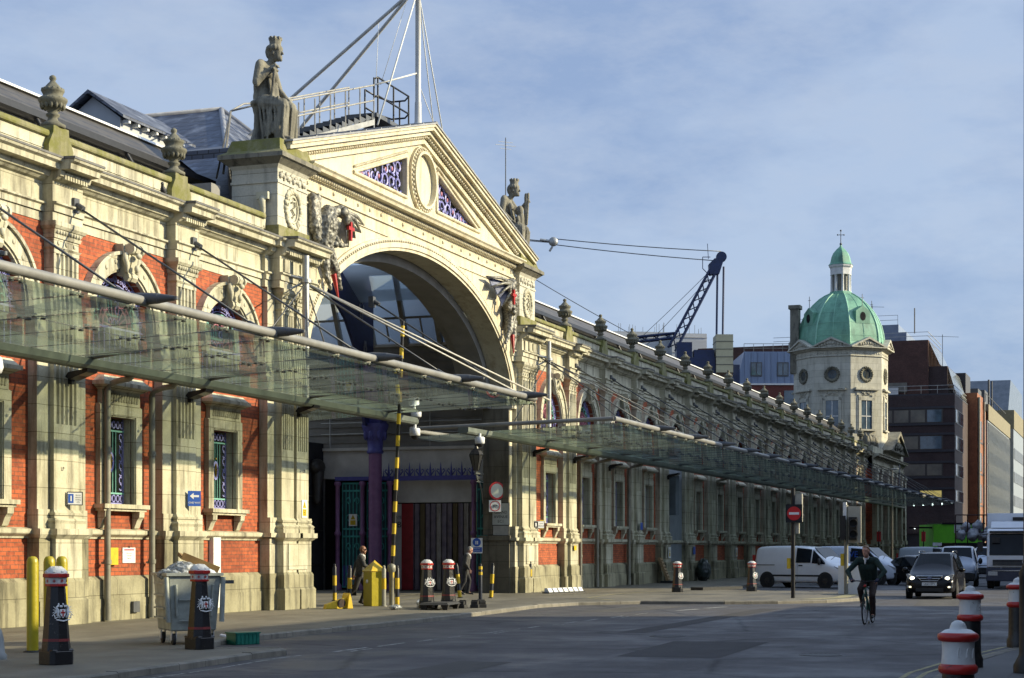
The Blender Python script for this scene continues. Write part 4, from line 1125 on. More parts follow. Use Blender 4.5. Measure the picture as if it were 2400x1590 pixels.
# main pavement: under the market, front edge with a lay-by opening at the left
front = [(-30,-9.2),(19.9,-9.6),(22.6,-9.45),(25.3,-9.2),(26.4,-9.25),(26.9,-8.95),(26.8,-8.4),(26.3,-7.9),(26.6,-7.35),(28.6,-6.75),(30.4,-6.45),(38.8,-6.42),(46,-5.95),(50.4,-5.55),(53.2,-5.95),(55.0,-7.5),(55.6,-10.1),(56.6,-11.6),(58.2,-12.9),(61.4,-13.75),(66.5,-13.2),(69.5,-10.5),(71.5,-6.6),(74,-5.2),(180,-5.0)]
poly = front+[(180,.2),(66.2,.2),(66.2,60),(42.8,60),(42.8,.2),(-30,.2)]
mb = MB()
bm = bmesh.new(); vs = [bm.verts.new((x,y,0)) for x, y in poly]; es = [bm.edges.new((vs[i], vs[(i+1) % len(vs)])) for i in range(len(vs))]
bmesh.ops.triangle_fill(bm, use_beauty=True, edges=es)
me = bpy.data.meshes.new('pavement'); bm.to_mesh(me); bm.free(); me.materials.append(M['paving'])
o = bpy.data.objects.new('pavement', me); COL.objects.link(o); struct(o)
def kerb_run(pts, w=.16, top=.004, inset=True, name='kerb', step=.95):
    mb = MB()
    for (x0,y0),(x1,y1) in zip(pts[:-1], pts[1:]):
        d = Vector((x1-x0, y1-y0)); L = d.length
        if L < .01: continue
        d /= L; nrm = Vector((-d.y, d.x)); k = max(1, int(round(L/step)))
        for i in range(k):
            a = Vector((x0,y0))+d*(L*i/k+.006); b = Vector((x0,y0))+d*(L*(i+1)/k-.006)
            q = [a-nrm*.03, b-nrm*.03, b+nrm*w, a+nrm*w]
            j = random.Random(i+int(x0*7)).uniform(-.006,.006)
            v = [(p.x,p.y,ZR-.05) for p in q]+[(q[0].x,q[0].y,top-.02+j),(q[1].x,q[1].y,top-.02+j),(q[2].x,q[2].y,top+.002+j),(q[3].x,q[3].y,top+.002+j)]
            q0 = Vector(q[0])+nrm*.025; q1 = Vector(q[1])+nrm*.025
            v += [(q0.x,q0.y,top+.002+j),(q1.x,q1.y,top+.002+j)]
            mb.add(v, [(0,1,5,4),(4,5,9,8),(8,9,6,7),(1,2,6,9,5),(3,0,4,8,7),(2,3,7,6)])
    o = mb.build(name, M['kerb']); struct(o); return o
kerb_run(front[:-1]+[(110,-5.1)])
# near pavement on the camera's right
right = [(14.0,-20.3),(25.7,-20.05),(29.8,-20.45),(32.9,-20.9),(36,-21.9),(38,-23.5),(39,-26)]
rp = right+[(39,-40),(0,-40),(0,-24.5),(14.0,-24.5)]
bm = bmesh.new(); vs = [bm.verts.new((x,y,.0)) for x, y in rp]; es = [bm.edges.new((vs[i], vs[(i+1) % len(vs)])) for i in range(len(vs))]
bmesh.ops.triangle_fill(bm, use_beauty=True, edges=es)
me = bpy.data.meshes.new('pavement'); bm.to_mesh(me); bm.free(); me.materials.append(M['paving_grey'])
o = bpy.data.objects.new('pavement', me); COL.objects.link(o); struct(o)
kerb_run([p for p in right][::-1])
# markings: broken line along the near carriageway edge, give-way dashes, double yellow lines
def strip(pts, w, mat, name='road_marking', z=ZR+.004):
    mb = MB()
    for (x0,y0),(x1,y1) in zip(pts[:-1:1], pts[1::1]):
        d = Vector((x1-x0,y1-y0)).normalized(); n_ = Vector((-d.y,d.x))*w/2
        mb.quad((x0+n_.x,y0+n_.y,z),(x1+n_.x,y1+n_.y,z),(x1-n_.x,y1-n_.y,z),(x0-n_.x,y0-n_.y,z))
    o = mb.build(name, mat); struct(o); return o
mb = MB(); x = 27.6; rnd = random.Random(2)
while x < 48:
    L = rnd.uniform(.5,1.5); y = -9.62-.012*(x-27); w = rnd.uniform(.03,.09); z = ZR+.004
    mb.quad((x,y,z),(x+L,y+.03,z),(x+L,y+w+.03,z),(x,y+w,z))
    if rnd.random() < .45: mb.quad((x+.2,y-.2,z),(x+L*.8,y-.18,z),(x+L*.8,y-.13,z),(x+.2,y-.14,z))
    x += L+rnd.uniform(.3,.9)
for k in range(2): mb.quad((49.5+2.2*k,-10.2-.3*k,ZR+.004),(51+2.2*k,-10.5-.3*k,ZR+.004),(51+2.2*k,-10.3-.3*k,ZR+.004),(49.5+2.2*k,-10.0-.3*k,ZR+.004))
struct(mb.build('road_marking', M['marking']))
strip([(18.5,-10.05),(23,-9.8),(25.6,-9.5),(26.6,-9.5)], .05, M['marking'])
for off in (.28, .5):
    strip([(14,-20.2+off),(25.7,-20.02+off),(29.8,-20.38+off),(32.9,-20.8+off),(35.8,-21.75+off)], .075, M['marking_y'])
strip([(55.2,-6.6),(58,-4.8),(63,-4.3),(69,-4.6)], .1, M['marking_y'], z=.005)
strip([(46,.2),(50,-.3),(60,1.2),(64,1.5)], .1, M['marking_y'], z=.005)
strip([(46,1.6),(64,2.6)], .1, M['marking_y'], z=.005)
strip([(58.6,-12.2),(61.2,-12.9),(65.4,-12.7)], .5, M['marking_y'], z=.005)
# a stop line across the side road
strip([(66.5,-20.5),(66.0,-16.0),(64.6,-14.2)], .15, M['marking'])

# resurfaced trenches and covers
PATCH = ground_mat('newer_asphalt', (.055,.053,.056), (.042,.041,.044), .9, 2, .5)
PATCH2 = ground_mat('older_asphalt', (.115,.107,.098), (.085,.08,.075), .9, 2, .5)
for pts, m_ in (([(36,-12.2),(52,-12.0),(52,-12.6),(36,-12.8)], PATCH), ([(48,-7.6),(53.5,-8.2),(53.2,-9.6),(47.6,-9.0)], PATCH2), ([(28,-14.5),(33,-14.2),(33.2,-16),(28.1,-16.2)], PATCH), ([(56,-16),(63,-15.4),(63.2,-16.8),(56.1,-17.3)], PATCH2), ([(22.5,-12.6),(26,-12.5),(26,-13.4),(22.6,-13.6)], PATCH2)):
    mb = MB(); mb.add([(x,y,ZR+.003) for x, y in pts], [(0,1,2,3)]); struct(mb.build('road_patch', m_))
for i, (x, y, r_, lab) in enumerate(((55.5,-8.9,.34,'dark round manhole cover in the sunlit strip of road'), (34.8,-13.6,.36,'round manhole cover in the shaded road ahead of the bin'), (29.5,-17.6,.36,'round manhole cover close to the right hand bollards'))):
    mb = MB(); mb.lathe([(r_,0),(r_,.008),(r_*.9,.01),(r_*.9,.006),(0,.006)], n=28, smooth=False)
    for q in range(-3, 4): w_ = math.sqrt(max(.01, (r_*.85)**2-(q*.08)**2)); mb.box(-w_, w_, q*.08-.02, q*.08+.02, .006, .01)
    o = mb.build('manhole_cover', pm('worn_cast_iron', (.03,.028,.026), (.05,.046,.042), 20, .5), None, (x,y,ZR)); tag(o, lab, 'manhole cover')
def chipped(name, c1, under, at=.66):
    m, nt, b = _nt(name); b.inputs['Roughness'].default_value = .35
    n = noise(nt, 13, 5, .7, world=True); n2 = noise(nt, 4, 3)
    c = mix(nt, ramp(nt, n2.outputs[0], .3, .7), c1, tuple(x*.8 for x in c1))
    nt.links.new(mix(nt, ramp(nt, n.outputs[0], at, at+.03), c, under), b.inputs['Base Color'])
    bump(nt, b, n.outputs[0], .5, .01); return m
M['white_worn'] = chipped('chipped_white_paint', (.66,.66,.64), (.03,.03,.03))
M['red_worn'] = chipped('chipped_red_paint', (.46,.02,.015), (.06,.02,.015), .63)
M['black_worn'] = chipped('scuffed_black_paint', (.009,.009,.011), (.055,.05,.045), .62)
M['yellow_olive'] = chipped('scuffed_yellow_paint', (.40,.33,.015), (.09,.07,.02), .68)
# ================================================================ street furniture
def crest(mb, Mx, s=1.0):
    """silver city arms: cross shield between two winged supporters"""
    st = len(mb.v); rnd = random.Random(4)
    mb.mi = 0
    mb.prism([(-.045*s,.05*s),(.045*s,.05*s),(.045*s,-.03*s),(0,-.08*s),(-.045*s,-.03*s)], 'z', 0, .012)
    for sg in (-1, 1):
        mb.path([(sg*.05*s,-.07*s,.006),(sg*.09*s,-.03*s,.01),(sg*.075*s,.03*s,.01),(sg*.10*s,.08*s,.008),(sg*.07*s,.1*s,.008)], [.018*s,.022*s,.02*s,.014*s,.016*s], 5)
        for k in range(4): mb.tube((sg*.08*s,.03*s,.006),(sg*(.15+.01*k)*s,(.09-.045*k)*s,.006), .009*s, .004*s, 4)
        mb.path([(sg*.08*s,-.06*s,.006),(sg*.13*s,-.08*s,.006),(sg*.14*s,-.03*s,.006)], .009*s, 4)
    for k in range(6): mb.ell(((k-2.5)*.025*s,.10*s+.02*s*math.cos(k*2.1),.008), .016*s, .02*s, .008, n=6, m=4)
    mb.path([(-.11*s,-.1*s,.006),(0,-.12*s,.006),(.11*s,-.1*s,.006)], .012*s, 4)
    mb.mi = 1; mb.box(-.01*s,.01*s,-.06*s,.04*s,.012,.016); mb.box(-.035*s,.035*s,-.01*s,.012*s,.012,.016)
    mb.xf(Mx, st)
def city_bollard(label, loc, rz, h=1.42, group='octagonal black, white and red city bollards', arms=True, tip=None):
    t = thing('bollard', label, 'bollard', loc, rz, group)
    k = h/1.42; oc = R(22.5)
    mb = MB(); mb.prism([(-.2,-.14),(-.14,-.2),(.14,-.2),(.2,-.14),(.2,.14),(.14,.2),(-.14,.2),(-.2,.14)], 'z', 0, .2*k)
    mb.frustum(0,0,.2*k,.23*k,.19,.19,.17,.17); mb.lathe([(.215,.2*k),(.205,.3*k)], n=8, rot=oc, smooth=False); mb.build('base', M['black_worn'], t, bevel=.012)
    mb = MB(); mb.mi = 0; mb.lathe([(.2,.3*k),(.132,1.13*k)], n=8, rot=oc, smooth=False); mb.mi = 1; mb.lathe([(.2,.335*k),(.195,.375*k)], n=8, rot=oc, smooth=False)
    mb.build('shaft', [M['black_worn'], pm('faded_red_band', (.22,.02,.02), (.12,.015,.015), 9, .5)], t)
    mb = MB(); mb.mi = 0; mb.lathe([(.148,1.16*k),(.15,1.17*k),(.155,1.24*k),(.165,1.26*k)], n=8, rot=oc, smooth=False)
    mb.lathe([(.165,1.31*k),(.15,1.35*k),(.11,1.39*k),(.06,1.415*k),(0,1.42*k)], n=16)
    for a in range(8): mb.tube((.155*math.cos(a*PI/4),.155*math.sin(a*PI/4),1.325*k),(.07*math.cos(a*PI/4),.07*math.sin(a*PI/4),1.41*k), .02, .01, 5)
    mb.mi = 1
    for a in range(8):
        c_, s_ = math.cos(a*PI/4), math.sin(a*PI/4)
        Mx = frame((c_*.146, s_*.146, 1.205*k), (-s_, c_, 0), (0,0,1)); st = len(mb.v)
        mb.box(-.022,.022,-.006,.006,0,.006); mb.box(-.006,.006,-.022,.022,0,.007); mb.xf(Mx, st)
    mb.build('head', [M['white_worn'], M['red_worn']], t)
    mb = MB(); mb.lathe([(.14,1.125*k),(.163,1.13*k),(.163,1.16*k),(.14,1.165*k)], n=8, rot=oc, smooth=False); mb.lathe([(.16,1.25*k),(.19,1.26*k),(.19,1.305*k),(.165,1.315*k)], n=8, rot=oc, smooth=False)
    mb.build('ring', M['red_worn'], t)
    if arms:
        mb = MB(); a = R(arms if not isinstance(arms, bool) else -112)-rz
        rr = .158; crest(mb, frame((rr*math.cos(a), rr*math.sin(a), .75*k), (-math.sin(a), math.cos(a), 0), (-.085*math.cos(a), -.085*math.sin(a), 1)), 1.0)
        mb.build('coat_of_arms', [M['white_clean'], M['red']], t)
    return t
city_bollard('tall black city bollard with silver arms in front of the yellow steel posts', (21.9,-7.86,0), R(-22))
city_bollard('tall black city bollard with silver arms, in front of the overflowing bin', (26.02,-7.87,0), R(-20))
city_bollard('black city bollard standing on a black rubber tray, nearer the yellow cabinet', (45.69,-3.9,.02), R(10), 1.36, arms=-125)
city_bollard('black city bollard just in front of the grey haired man', (46.95,-4.05,.02), R(10), 1.36, arms=-125)
city_bollard('lone far city bollard at the end of the sunlit pavement left of the white van', (67.03,-5.68,0), R(5), 1.2)
city_bollard('far city bollard beside the tail of the white van', (69.4,-8.11,0), R(5), 1.2)

# rubber feet under the middle bollards
t = thing('rubber_tray', 'black rubber tray on feet under the left of the two middle bollards', 'tray', (45.55,-4.35,0), R(8))
mb = MB(); mb.frustum(0,0,.14,.2,.75,.42,.66,.36); mb.build('deck', M['black_rough'], t)
for sx in (-.6, .6):
    for sy in (-.3, .3): mb = MB(); mb.frustum(sx, sy, 0, .14, .06, .06, .1, .1); mb.build('foot', M['black_rough'], t)
for i, (x, y) in enumerate([(46.6,-4.6),(46.95,-4.85),(47.25,-4.95)]):
    t = thing('rubber_block', ['black rubber block against the right middle bollard', 'black notched rubber block between its two neighbours by the bollards', 'outermost black rubber block right of the middle bollards'][i], 'block', (x,y,0), R(15*i), 'rubber blocks by the middle bollards')
    mb = MB(); mb.box(-.14,.14,-.12,.12,0,.1); mb.box(-.13,-.04,-.1,.1,.1,.2); mb.box(.03,.12,-.1,.1,.1,.23); mb.build('body', M['black_rough'], t, bevel=.015)

# big cylindrical bollards on the near right pavement
def drum_bollard(label, loc, h):
    t = thing('bollard', label, 'bollard', loc, 0, 'round red, white and black bollards at the right')
    def Z(z): return h-1.0+z
    mb = MB(); mb.lathe([(.18,0),(.18,.12),(.155,.18),(.15,.3),(.148,Z(.52))], n=24); mb.build('shaft', pm('chipped_black_paint', (.012,.012,.012), (.03,.028,.025), 14, .35, bmp=.3, lo=.5, hi=.75), t)
    mb = MB(); mb.lathe([(.15,Z(.5)),(.176,Z(.515)),(.184,Z(.545)),(.176,Z(.575)),(.155,Z(.595))], n=24); mb.build('ring', M['red_worn'], t)
    mb = MB(); mb.lathe([(.15,Z(.8)),(.184,Z(.815)),(.192,Z(.845)),(.186,Z(.87)),(.16,Z(.885))], n=24); mb.build('ring', M['red_worn'], t)
    mb = MB(); mb.lathe([(.156,Z(.59)),(.15,Z(.66)),(.147,Z(.74)),(.152,Z(.805))], n=24); mb.build('neck', M['white_worn'], t)
    mb = MB(); mb.lathe([(.165,Z(.88)),(.12,Z(.91)),(.078,Z(.92)),(.074,Z(.945)),(.06,Z(.975)),(.03,Z(.995)),(0,Z(1.0))], n=24); mb.build('cap', M['white_worn'], t)
    mb = MB(); a0 = R(190)
    for q in range(3): mb.path([(.15*math.cos(a0+.5*q+.1*math.cos(k)), .15*math.sin(a0+.5*q+.1*math.cos(k)), Z(.7)+.05*math.sin(k+q)) for k in range(6)], .006, 4)
    mb.build('moulded_badge', M['white_worn'], t)
drum_bollard('nearest round bollard at the right, cut off by the bottom of the picture', (16.94,-21.01,0), 1.0)
drum_bollard('round bollard just behind and right of the nearest one', (25.71,-20.35,0), 1.15)
drum_bollard('round bollard half hidden behind the dark lamp column', (31.1,-20.66,0), 1.18)

# lamp columns at both edges
t = thing('lamp_column', 'dark lamp column at the right edge of the picture', 'lamp post', (24.74,-21.2,0))
mb = MB(); mb.lathe([(.2,0),(.2,.1),(.15,.2),(.125,.25),(.122,1.3),(.13,1.34),(.07,1.46),(.06,11.0)], n=20); mb.build('column', M['black'], t)
mb = MB(); mb.path([(0,0,10.9),(0,-.5,11.3),(0,-1.4,11.4)], .04, 8); mb.build('arm', M['black'], t)
mb = MB(); mb.ell((0,-1.6,11.36), .15, .35, .08); mb.build('lantern', M['steel'], t)
t = thing('lamp_column', 'pale grey column at the left edge with flared foot', 'lamp post', (22.62,-6.27,0))
mb = MB(); mb.lathe([(.2,0),(.2,.06),(.17,.1),(.15,.32),(.125,.42),(.085,.5),(.075,4.3)], n=18); mb.build('column', pm('pale_grey_paint', (.24,.26,.26), (.18,.195,.2), 3, .45), t)
mb = MB(); mb.lathe([(0,4.3),(.12,4.33),(.15,4.42),(.13,4.54),(.08,4.6),(0,4.62)], n=16); mb.build('globe', M['white_clean'], t)

# yellow steel posts
for i, (x, y, w) in enumerate([(24.36,-5.76,'leftmost yellow steel post near the pale column'), (25.09,-5.58,'yellow steel post half hidden behind the near black bollard'), (25.02,-5.87,'yellow steel post showing at the right of the near black bollard')]):
    t = thing('yellow_post', w, 'bollard', (x,y,0), 0, 'plain yellow posts at the left')
    mb = MB(); mb.lathe([(.094,.02),(.094,1.44),(.085,1.5),(.055,1.54),(0,1.55)], n=20); mb.build('post', M['yellow_olive'], t)
    mb = MB(); mb.lathe([(.15,0),(.15,.015),(.1,.03)], n=16); mb.build('foot', M['black_rough'], t)

# black and yellow posts at the gateway
BP = [((51.77,1.79),'a',0,'black and yellow post just right of the near gateway pier, behind the wheel clamp'), ((47.7,-.6),'a',1,'black and yellow post in front of the man in sunglasses'), ((47.35,-1.87),'b',0,'grey post with one yellow band carrying the barrier pivot'), ((47.89,-2.06),'a',0,'black and yellow post right of the raised barrier'),
      ((65.2,3.1),'c',0,'black post with two thin yellow bands behind the right middle bollard'), ((56.32,-.77),'a',-6,'leaning black and yellow post right of the man in the suit'), ((54.54,-2.18),'c',0,'slim black post with two yellow bands at its top'), ((56.67,-1.77),'a',3,'black and yellow post nearest the far gateway pier'), ((64.37,-.55),'d',0,'dark post with a yellow band against the far gateway pier')]
for (x, y), kind, lean, w in BP:
    t = thing('striped_post', w, 'bollard', (x,y,0), 0, 'black and yellow posts across the gateway'); t.rotation_euler.y = R(lean); t.rotation_euler.z = R(-70) if lean else 0
    h = 1.12; r_ = .062
    mb = MB(); mb.lathe([(r_*1.6,0),(r_*1.6,.02),(r_,.03),(r_,h-.03),(r_*.6,h),(r_*.8,h+.03),(r_*.5,h+.07),(0,h+.08)], n=14); mb.build('post', M['black'] if kind != 'b' else M['pipe'], t)
    bands = {'a': [(.03,.26),(.5,.82)], 'b': [(.5,.82)], 'c': [(.82,.92),(1.0,1.1)], 'd': [(.62,.9)]}[kind]
    for z0, z1 in bands: mb = MB(); mb.lathe([(r_+.004,z0),(r_+.004,z1)], n=14); mb.build('band', M['yellow'], t)
# yellow barrier cabinet
t = thing('barrier_cabinet', 'yellow barrier cabinet with pyramid top in the gateway', 'cabinet', (47.67,-1.43,0), R(-35))
mb = MB(); mb.box(-.24,.24,-.24,.24,.0,1.0); mb.build('body', M['yellow_olive'], t, bevel=.01)
mb = MB(); mb.frustum(0,0,1.0,1.02,.24,.24,.27,.27); mb.frustum(0,0,1.02,1.34,.27,.27,.005,.005); mb.build('lid', M['yellow'], t)
mb = MB(); mb.lathe([(.055,0),(.055,.02),(0,.025)], n=12); mb.xf(frame((-.245,0,.72), (0,-1,0), (0,0,1))); mb.build('lock', M['white_clean'], t)
# raised barrier arm
t = thing('raised_barrier', 'tall raised barrier arm striped black and yellow', 'barrier', (47.75,-1.95,0))
p0, p1 = Vector((-.02,.0,.55)), Vector((.12,-.3,8.35))
mb = MB(); mb.tube(p0, p1, .055, .05, n=12); mb.build('arm', M['black'], t)
for k in range(12):
    a = p0.lerp(p1, .035+k*.0825); b = p0.lerp(p1, .035+k*.0825+.04); mb = MB(); mb.tube(a, b, .062, .06, n=12); mb.build('stripe', M['yellow'], t)
mb = MB(); mb.lathe([(.07,0),(.07,.95),(.12,1.0),(.12,1.15),(.05,1.22)], (p0.x,p0.y,.03), 10); mb.build('pivot', M['pipe'], t)
# wheel clamp
t = thing('wheel_clamp', 'yellow wheel clamp with a round black plate lying by the near pier', 'wheel clamp', (44.95,-1.5,0), R(-30)); t.scale = (.8,.8,.72)
mb = MB(); mb.prism([(-.55,0),(.35,0),(.45,.12),(.4,.42),(.2,.4),(-.5,.18)], 'y', -.08, .08); mb.build('jaw', M['yellow'], t, bevel=.02)
mb = MB(); mb.lathe([(.17,0),(.17,.02)], n=18); mb.xf(frame((.12,-.085,.22), (1,0,0), (0,0,1))); mb.build('plate', pm('rusty_black', (.05,.025,.015), (.02,.015,.015), 9, .8), t)
mb = MB(); mb.prism([(.3,0),(.55,.0),(.5,.3),(.42,.62),(.36,.5)], 'y', -.2, .22); mb.build('wing', M['yellow'], t, bevel=.02)

# refuse bin with its rubbish
bx, by, brz = 27.55, -6.75, R(-47)
t = thing('refuse_bin', 'galvanised four wheeled refuse bin overflowing with rubbish', 'bin', (bx,by,0), brz)
galv = pm('weathered_galvanised', (.40,.43,.39), (.27,.29,.265), 5, .5, .15, bmp=.15)
mb = MB(); mb.frustum(0,0,.24,1.22,.40,.52,.47,.6); mb.build('body', galv, t, bevel=.03)
mb = MB()
for s in (-1, 1):
    mb.tube((s*.47,-.62,.4),(s*.5,-.6,1.18), .045, n=8); mb.tube((s*.3,-.565,.5),(s*.33,-.605,1.05), .025, n=6)
for x in (-.25, .05): mb.box(x-.02,x+.25,-.6,-.57,.42,.44); mb.box(x-.02,x+.25,-.615,-.585,.78,.8)
mb.path([(.12,-.6,.95),(.16,-.64,.9),(.16,-.63,.72),(.2,-.6,.68)], .015, 6)
mb.box(-.5,.5,-.64,.64,1.2,1.25)
for z in (.45,.62,.85,1.05): mb.box(-.5,-.42,-.4,.4,z,z+.03)
mb.build('rib', galv, t)
mb = MB(); mb.box(.46,.72,-.5,-.44,1.06,1.12); mb.box(.46,.72,.44,.5,1.06,1.12); mb.build('lifting_lug', M['dark_steel'], t)
for sx in (-.33,.33):
    for sy in (-.42,.42):
        mb = MB(); mb.lathe([(.1,-.025),(.1,.025)], n=14); mb.xf(frame((sx,sy,.1),(0,1,0),(0,0,1))); wb = mb.build('wheel', M['black_rough'], t)
        mb = MB(); mb.prism([(-.03,.08),(.03,.08),(.07,.25),(-.05,.25)], 'x', sx-.045, sx-.03); mb.prism([(-.03,.08),(.03,.08),(.07,.25),(-.05,.25)], 'x', sx+.03, sx+.045); mb.xf(Matrix.Translation((0,sy,0))); mb.build('castor_fork', M['white_clean'], wb)
def bag(name, label, loc, s, seed, mat, cat='rubbish bag', group=None, n=26, m=16, jit=.17):
    mb = MB(); mb.ell((0,0,0), s[0], s[1], s[2], n, m, None, jit, seed)
    o = mb.build(name, mat, None, loc); tag(o, label, cat, group)
    sb = o.modifiers.new('s','SUBSURF'); sb.levels = 1; sb.render_levels = 1; return o
bag_clear = pm('clear_polythene', (.40,.42,.43), (.13,.135,.13), 15, .22, bmp=1.0, lo=.42, hi=.58)
c_, s_ = math.cos(brz), math.sin(brz)
def onbin(x, y, z): return (bx+c_*x-s_*y, by+s_*x+c_*y, z)
bag('rubbish_bag', 'crumpled clear bag heaped highest on the open bin', onbin(-.1,-.1,1.27), (.27,.32,.17), 3, bag_clear, group='bags on the bin')
bag('rubbish_bag', 'pale bag drooping over the left corner of the bin', onbin(-.36,-.2,1.22), (.14,.24,.1), 5, bag_clear, group='bags on the bin')
bag('rubbish_bag', 'bluish bag squeezed at the right rim of the bin', onbin(.28,-.38,1.24), (.16,.14,.08), 8, M['plastic_bag'], group='bags on the bin')
mb = MB(); mb.box(-.35,.35,-.2,.2,-.03,.03); mb.box(-.35,.35,-.22,-.2,-.03,.1)
o = mb.build('cardboard_box', pm('cardboard', (.26,.16,.06), (.18,.11,.04), 4, .85), None, onbin(.22,.1,1.42), brz); o.rotation_euler = (R(10),R(22),brz); tag(o, 'flattened brown cardboard box on top of the bin rubbish', 'cardboard box')
t = thing('crate', 'green plastic crate on the road behind the refuse bin', 'crate', (29.25,-6.95,ZR), R(-30)); t.scale = (.85,.85,.85)
mb = MB(); 
for x0,x1,y0,y1 in ((-.3,.3,-.2,-.185),(-.3,.3,.185,.2),(-.3,-.285,-.2,.2),(.285,.3,-.2,.2)):
    mb.box(x0,x1,y0,y1,.0,.24)
mb.box(-.3,.3,-.2,.2,0,.02); mb.build('tub', M['green_crate'], t)
mb = MB(); mb.box(-.32,.32,-.22,.22,.24,.27)
for k in range(6): mb.box(-.27+k*.1,-.25+k*.1,-.215,-.2,.02,.24)
mb.build('rim', M['green_crate'], t)
mb = MB(); mb.box(-.15,.15,-.07,.07,.0,.03); o = mb.build('packaging', M['white_clean'], None, (29.9,-6.2,.005), .4); o.rotation_euler.x = .2; tag(o, 'scrap of white packaging on the pavement edge beyond the green crate', 'litter')
bag('plastic_sheet', 'crumpled clear plastic lying left of the rubber tray', (44.9,-3.3,.06), (.22,.16,.08), 21, bag_clear, 'litter')
bag('plastic_sheet', 'pale plastic sheet heaped between the two middle bollards', (46.4,-3.55,.12), (.42,.22,.16), 22, M['plastic_bag'], 'litter')

# row of white blocks
t = thing('block_trough', 'low black tray holding seven white blocks beside the far gateway pier', 'tray', (64.4,-1.9,0), R(-12))
mb = MB(); mb.box(-1.4,1.4,-.15,.15,0,.05); mb.build('tray', M['black_rough'], t)
for k in range(7):
    mb = MB(); mb.prism([(-.12,.05),(.1,.05),(.1,.2),(-.03,.2)], 'x', -1.32+k*.39, -1.04+k*.39); mb.build('block', M['white_clean'], t)
# pallet
t = thing('pallet', 'wooden pallet leaning on the wall in the shade', 'pallet', (84.6,-.75,.12), 0); t.rotation_euler = (R(68),0,R(8))
mb = MB()
for k in range(7): mb.box(-.5,.5,.02+k*.17,.12+k*.17,.1,.122)
for k in range(3): mb.box(-.5,.5,.02+k*.52,.12+k*.52,-.02,.0)
mb.build('board', M['wood'], t)
mb = MB()
for x in (-.48,-.04,.4): mb.box(x,x+.09,0,1.2,.0,.1)
mb.build('bearer', M['wood'], t)
o = MB().box(-.75,.75,-.35,.35,0,.1).build('rubber_mat', M['black_rough'], None, (84.9,-.85,.01)); tag(o, 'flat black tray under the leaning pallet', 'tray')
o = MB().box(-1.5,1.5,-.3,.3,0,.12).build('rubber_mat', M['black_rough'], None, (71.6,-6.2,.0), R(-20)); tag(o, 'low black skid on the pavement edge left of the white van', 'tray')
bag('rubbish_bag', 'dark green sack standing by the wall behind the far bollard', (91.5,-.9,.55), (.5,.4,.6), 31, pm('dark_sack', (.012,.022,.02), (.02,.03,.028), 8, .4), 'rubbish bag')

# ---------------------------------------------------------------- traffic posts
t = thing('no_entry_post', 'dark post with a round no entry sign and a signal head', 'sign', (60.02,-11.49,0))
mb = MB(); mb.tube((0,0,0),(0,0,3.75),.07,n=14); mb.build('pole', M['black'], t)
VX = frame((0,0,0), (.334,-.943,0), (0,0,1))        # plates turned to the oncoming traffic
def plate(o, w, h, d=.03): return MB().box(-w/2,w/2,-h/2,h/2,0,d).xf(frame(o, (.28,-.96,0), (0,0,1)))
NX, NY = -.96, -.28
mb = plate((-.1,-.05,2.88), .56, .62); sg = mb.build('backboard', M['black'], t)
def disc(mb, o, r, r0=0, n=28, d=.008):
    st = len(mb.v); mb.lathe([(r0,0),(r,0),(r,d),(r0,d)], n=n, smooth=False); mb.xf(frame(o, (.28,-.96,0), (0,0,1)), st)
mb = MB(); mb.mi = 0; disc(mb, (-.14,-.06,2.88), .235); mb.mi = 1; mb2 = len(mb.v); mb.box(-.17,.17,-.04,.04,.009,.014).xf(frame((-.14,-.06,2.88), (.28,-.96,0), (0,0,1)), mb2)
mb.build('no_entry_disc', [pm('sign_red', (.55,.02,.02), (.5,.018,.018), 3, .35), M['white_clean']], t)
mb = MB(); mb.box(-.05,.3,-.2,.05,2.0,2.55) if False else mb.box(.02,.14,-.2,.0,2.2,2.55); mb.box(.02,.2,-.3,-.07,2.6,3.55); mb.build('signal_head', pm('signal_grey', (.4,.38,.32), (.3,.29,.25), 3, .5), t)
mb = MB()
for z in (2.8,3.1,3.4): mb.lathe([(.1,0),(.11,.14)], n=12) if False else mb.tube((.2,-.19,z),(.36,-.22,z),.1,n=12)
mb.build('visor', M['black'], t)
mb = MB(); mb.box(-.06,.03,.08,.2,1.0,1.36); mb.build('push_button_box', M['yellow'], t)
t = thing('traffic_light', 'traffic light on a grey pole beside the cyclist', 'traffic light', (65.88,-12.38,0))
mb = MB(); mb.tube((0,0,0),(0,0,3.3),.075,n=14); mb.build('pole', M['pipe'], t)
mb = MB(); mb.box(-.05,.05,-.55,-.08,1.9,3.25); mb.build('backboard', pm('signal_board', (.42,.4,.33), (.36,.34,.28), 3, .5), t)
mb = MB(); mb.box(-.22,-.05,-.42,-.12,2.0,2.85); hd = mb.build('signal_head', M['black'], t)
for z in (2.22,2.62): mb = MB(); mb.lathe([(.1,0),(.15,.02),(.16,.22),(.145,.22),(.12,.04)], n=14); mb.xf(frame((-.22,-.27,z), (.28,-.96,0), (0,0,1))); mb.build('visor', M['black_rough'], hd)
mb = MB(); mb.box(-.2,.0,.0,.2,2.0,2.9); mb.build('side_head', M['black'], t)
mb = MB(); mb.box(-.1,.06,-.02,.1,2.75,3.4); mb.build('top_unit', M['white_clean'], t)
mb = MB(); mb.box(-.07,.03,.08,.2,1.05,1.5); mb.build('push_button_box', M['yellow'], t)
mb = MB(); mb.box(.1,.5,-.55,.3,.0,1.05); o = mb.build('white_cabinet', M['white_clean'], None, (66.3,-12.3,0)); tag(o, 'white roadside cabinet behind the traffic light pole', 'cabinet')

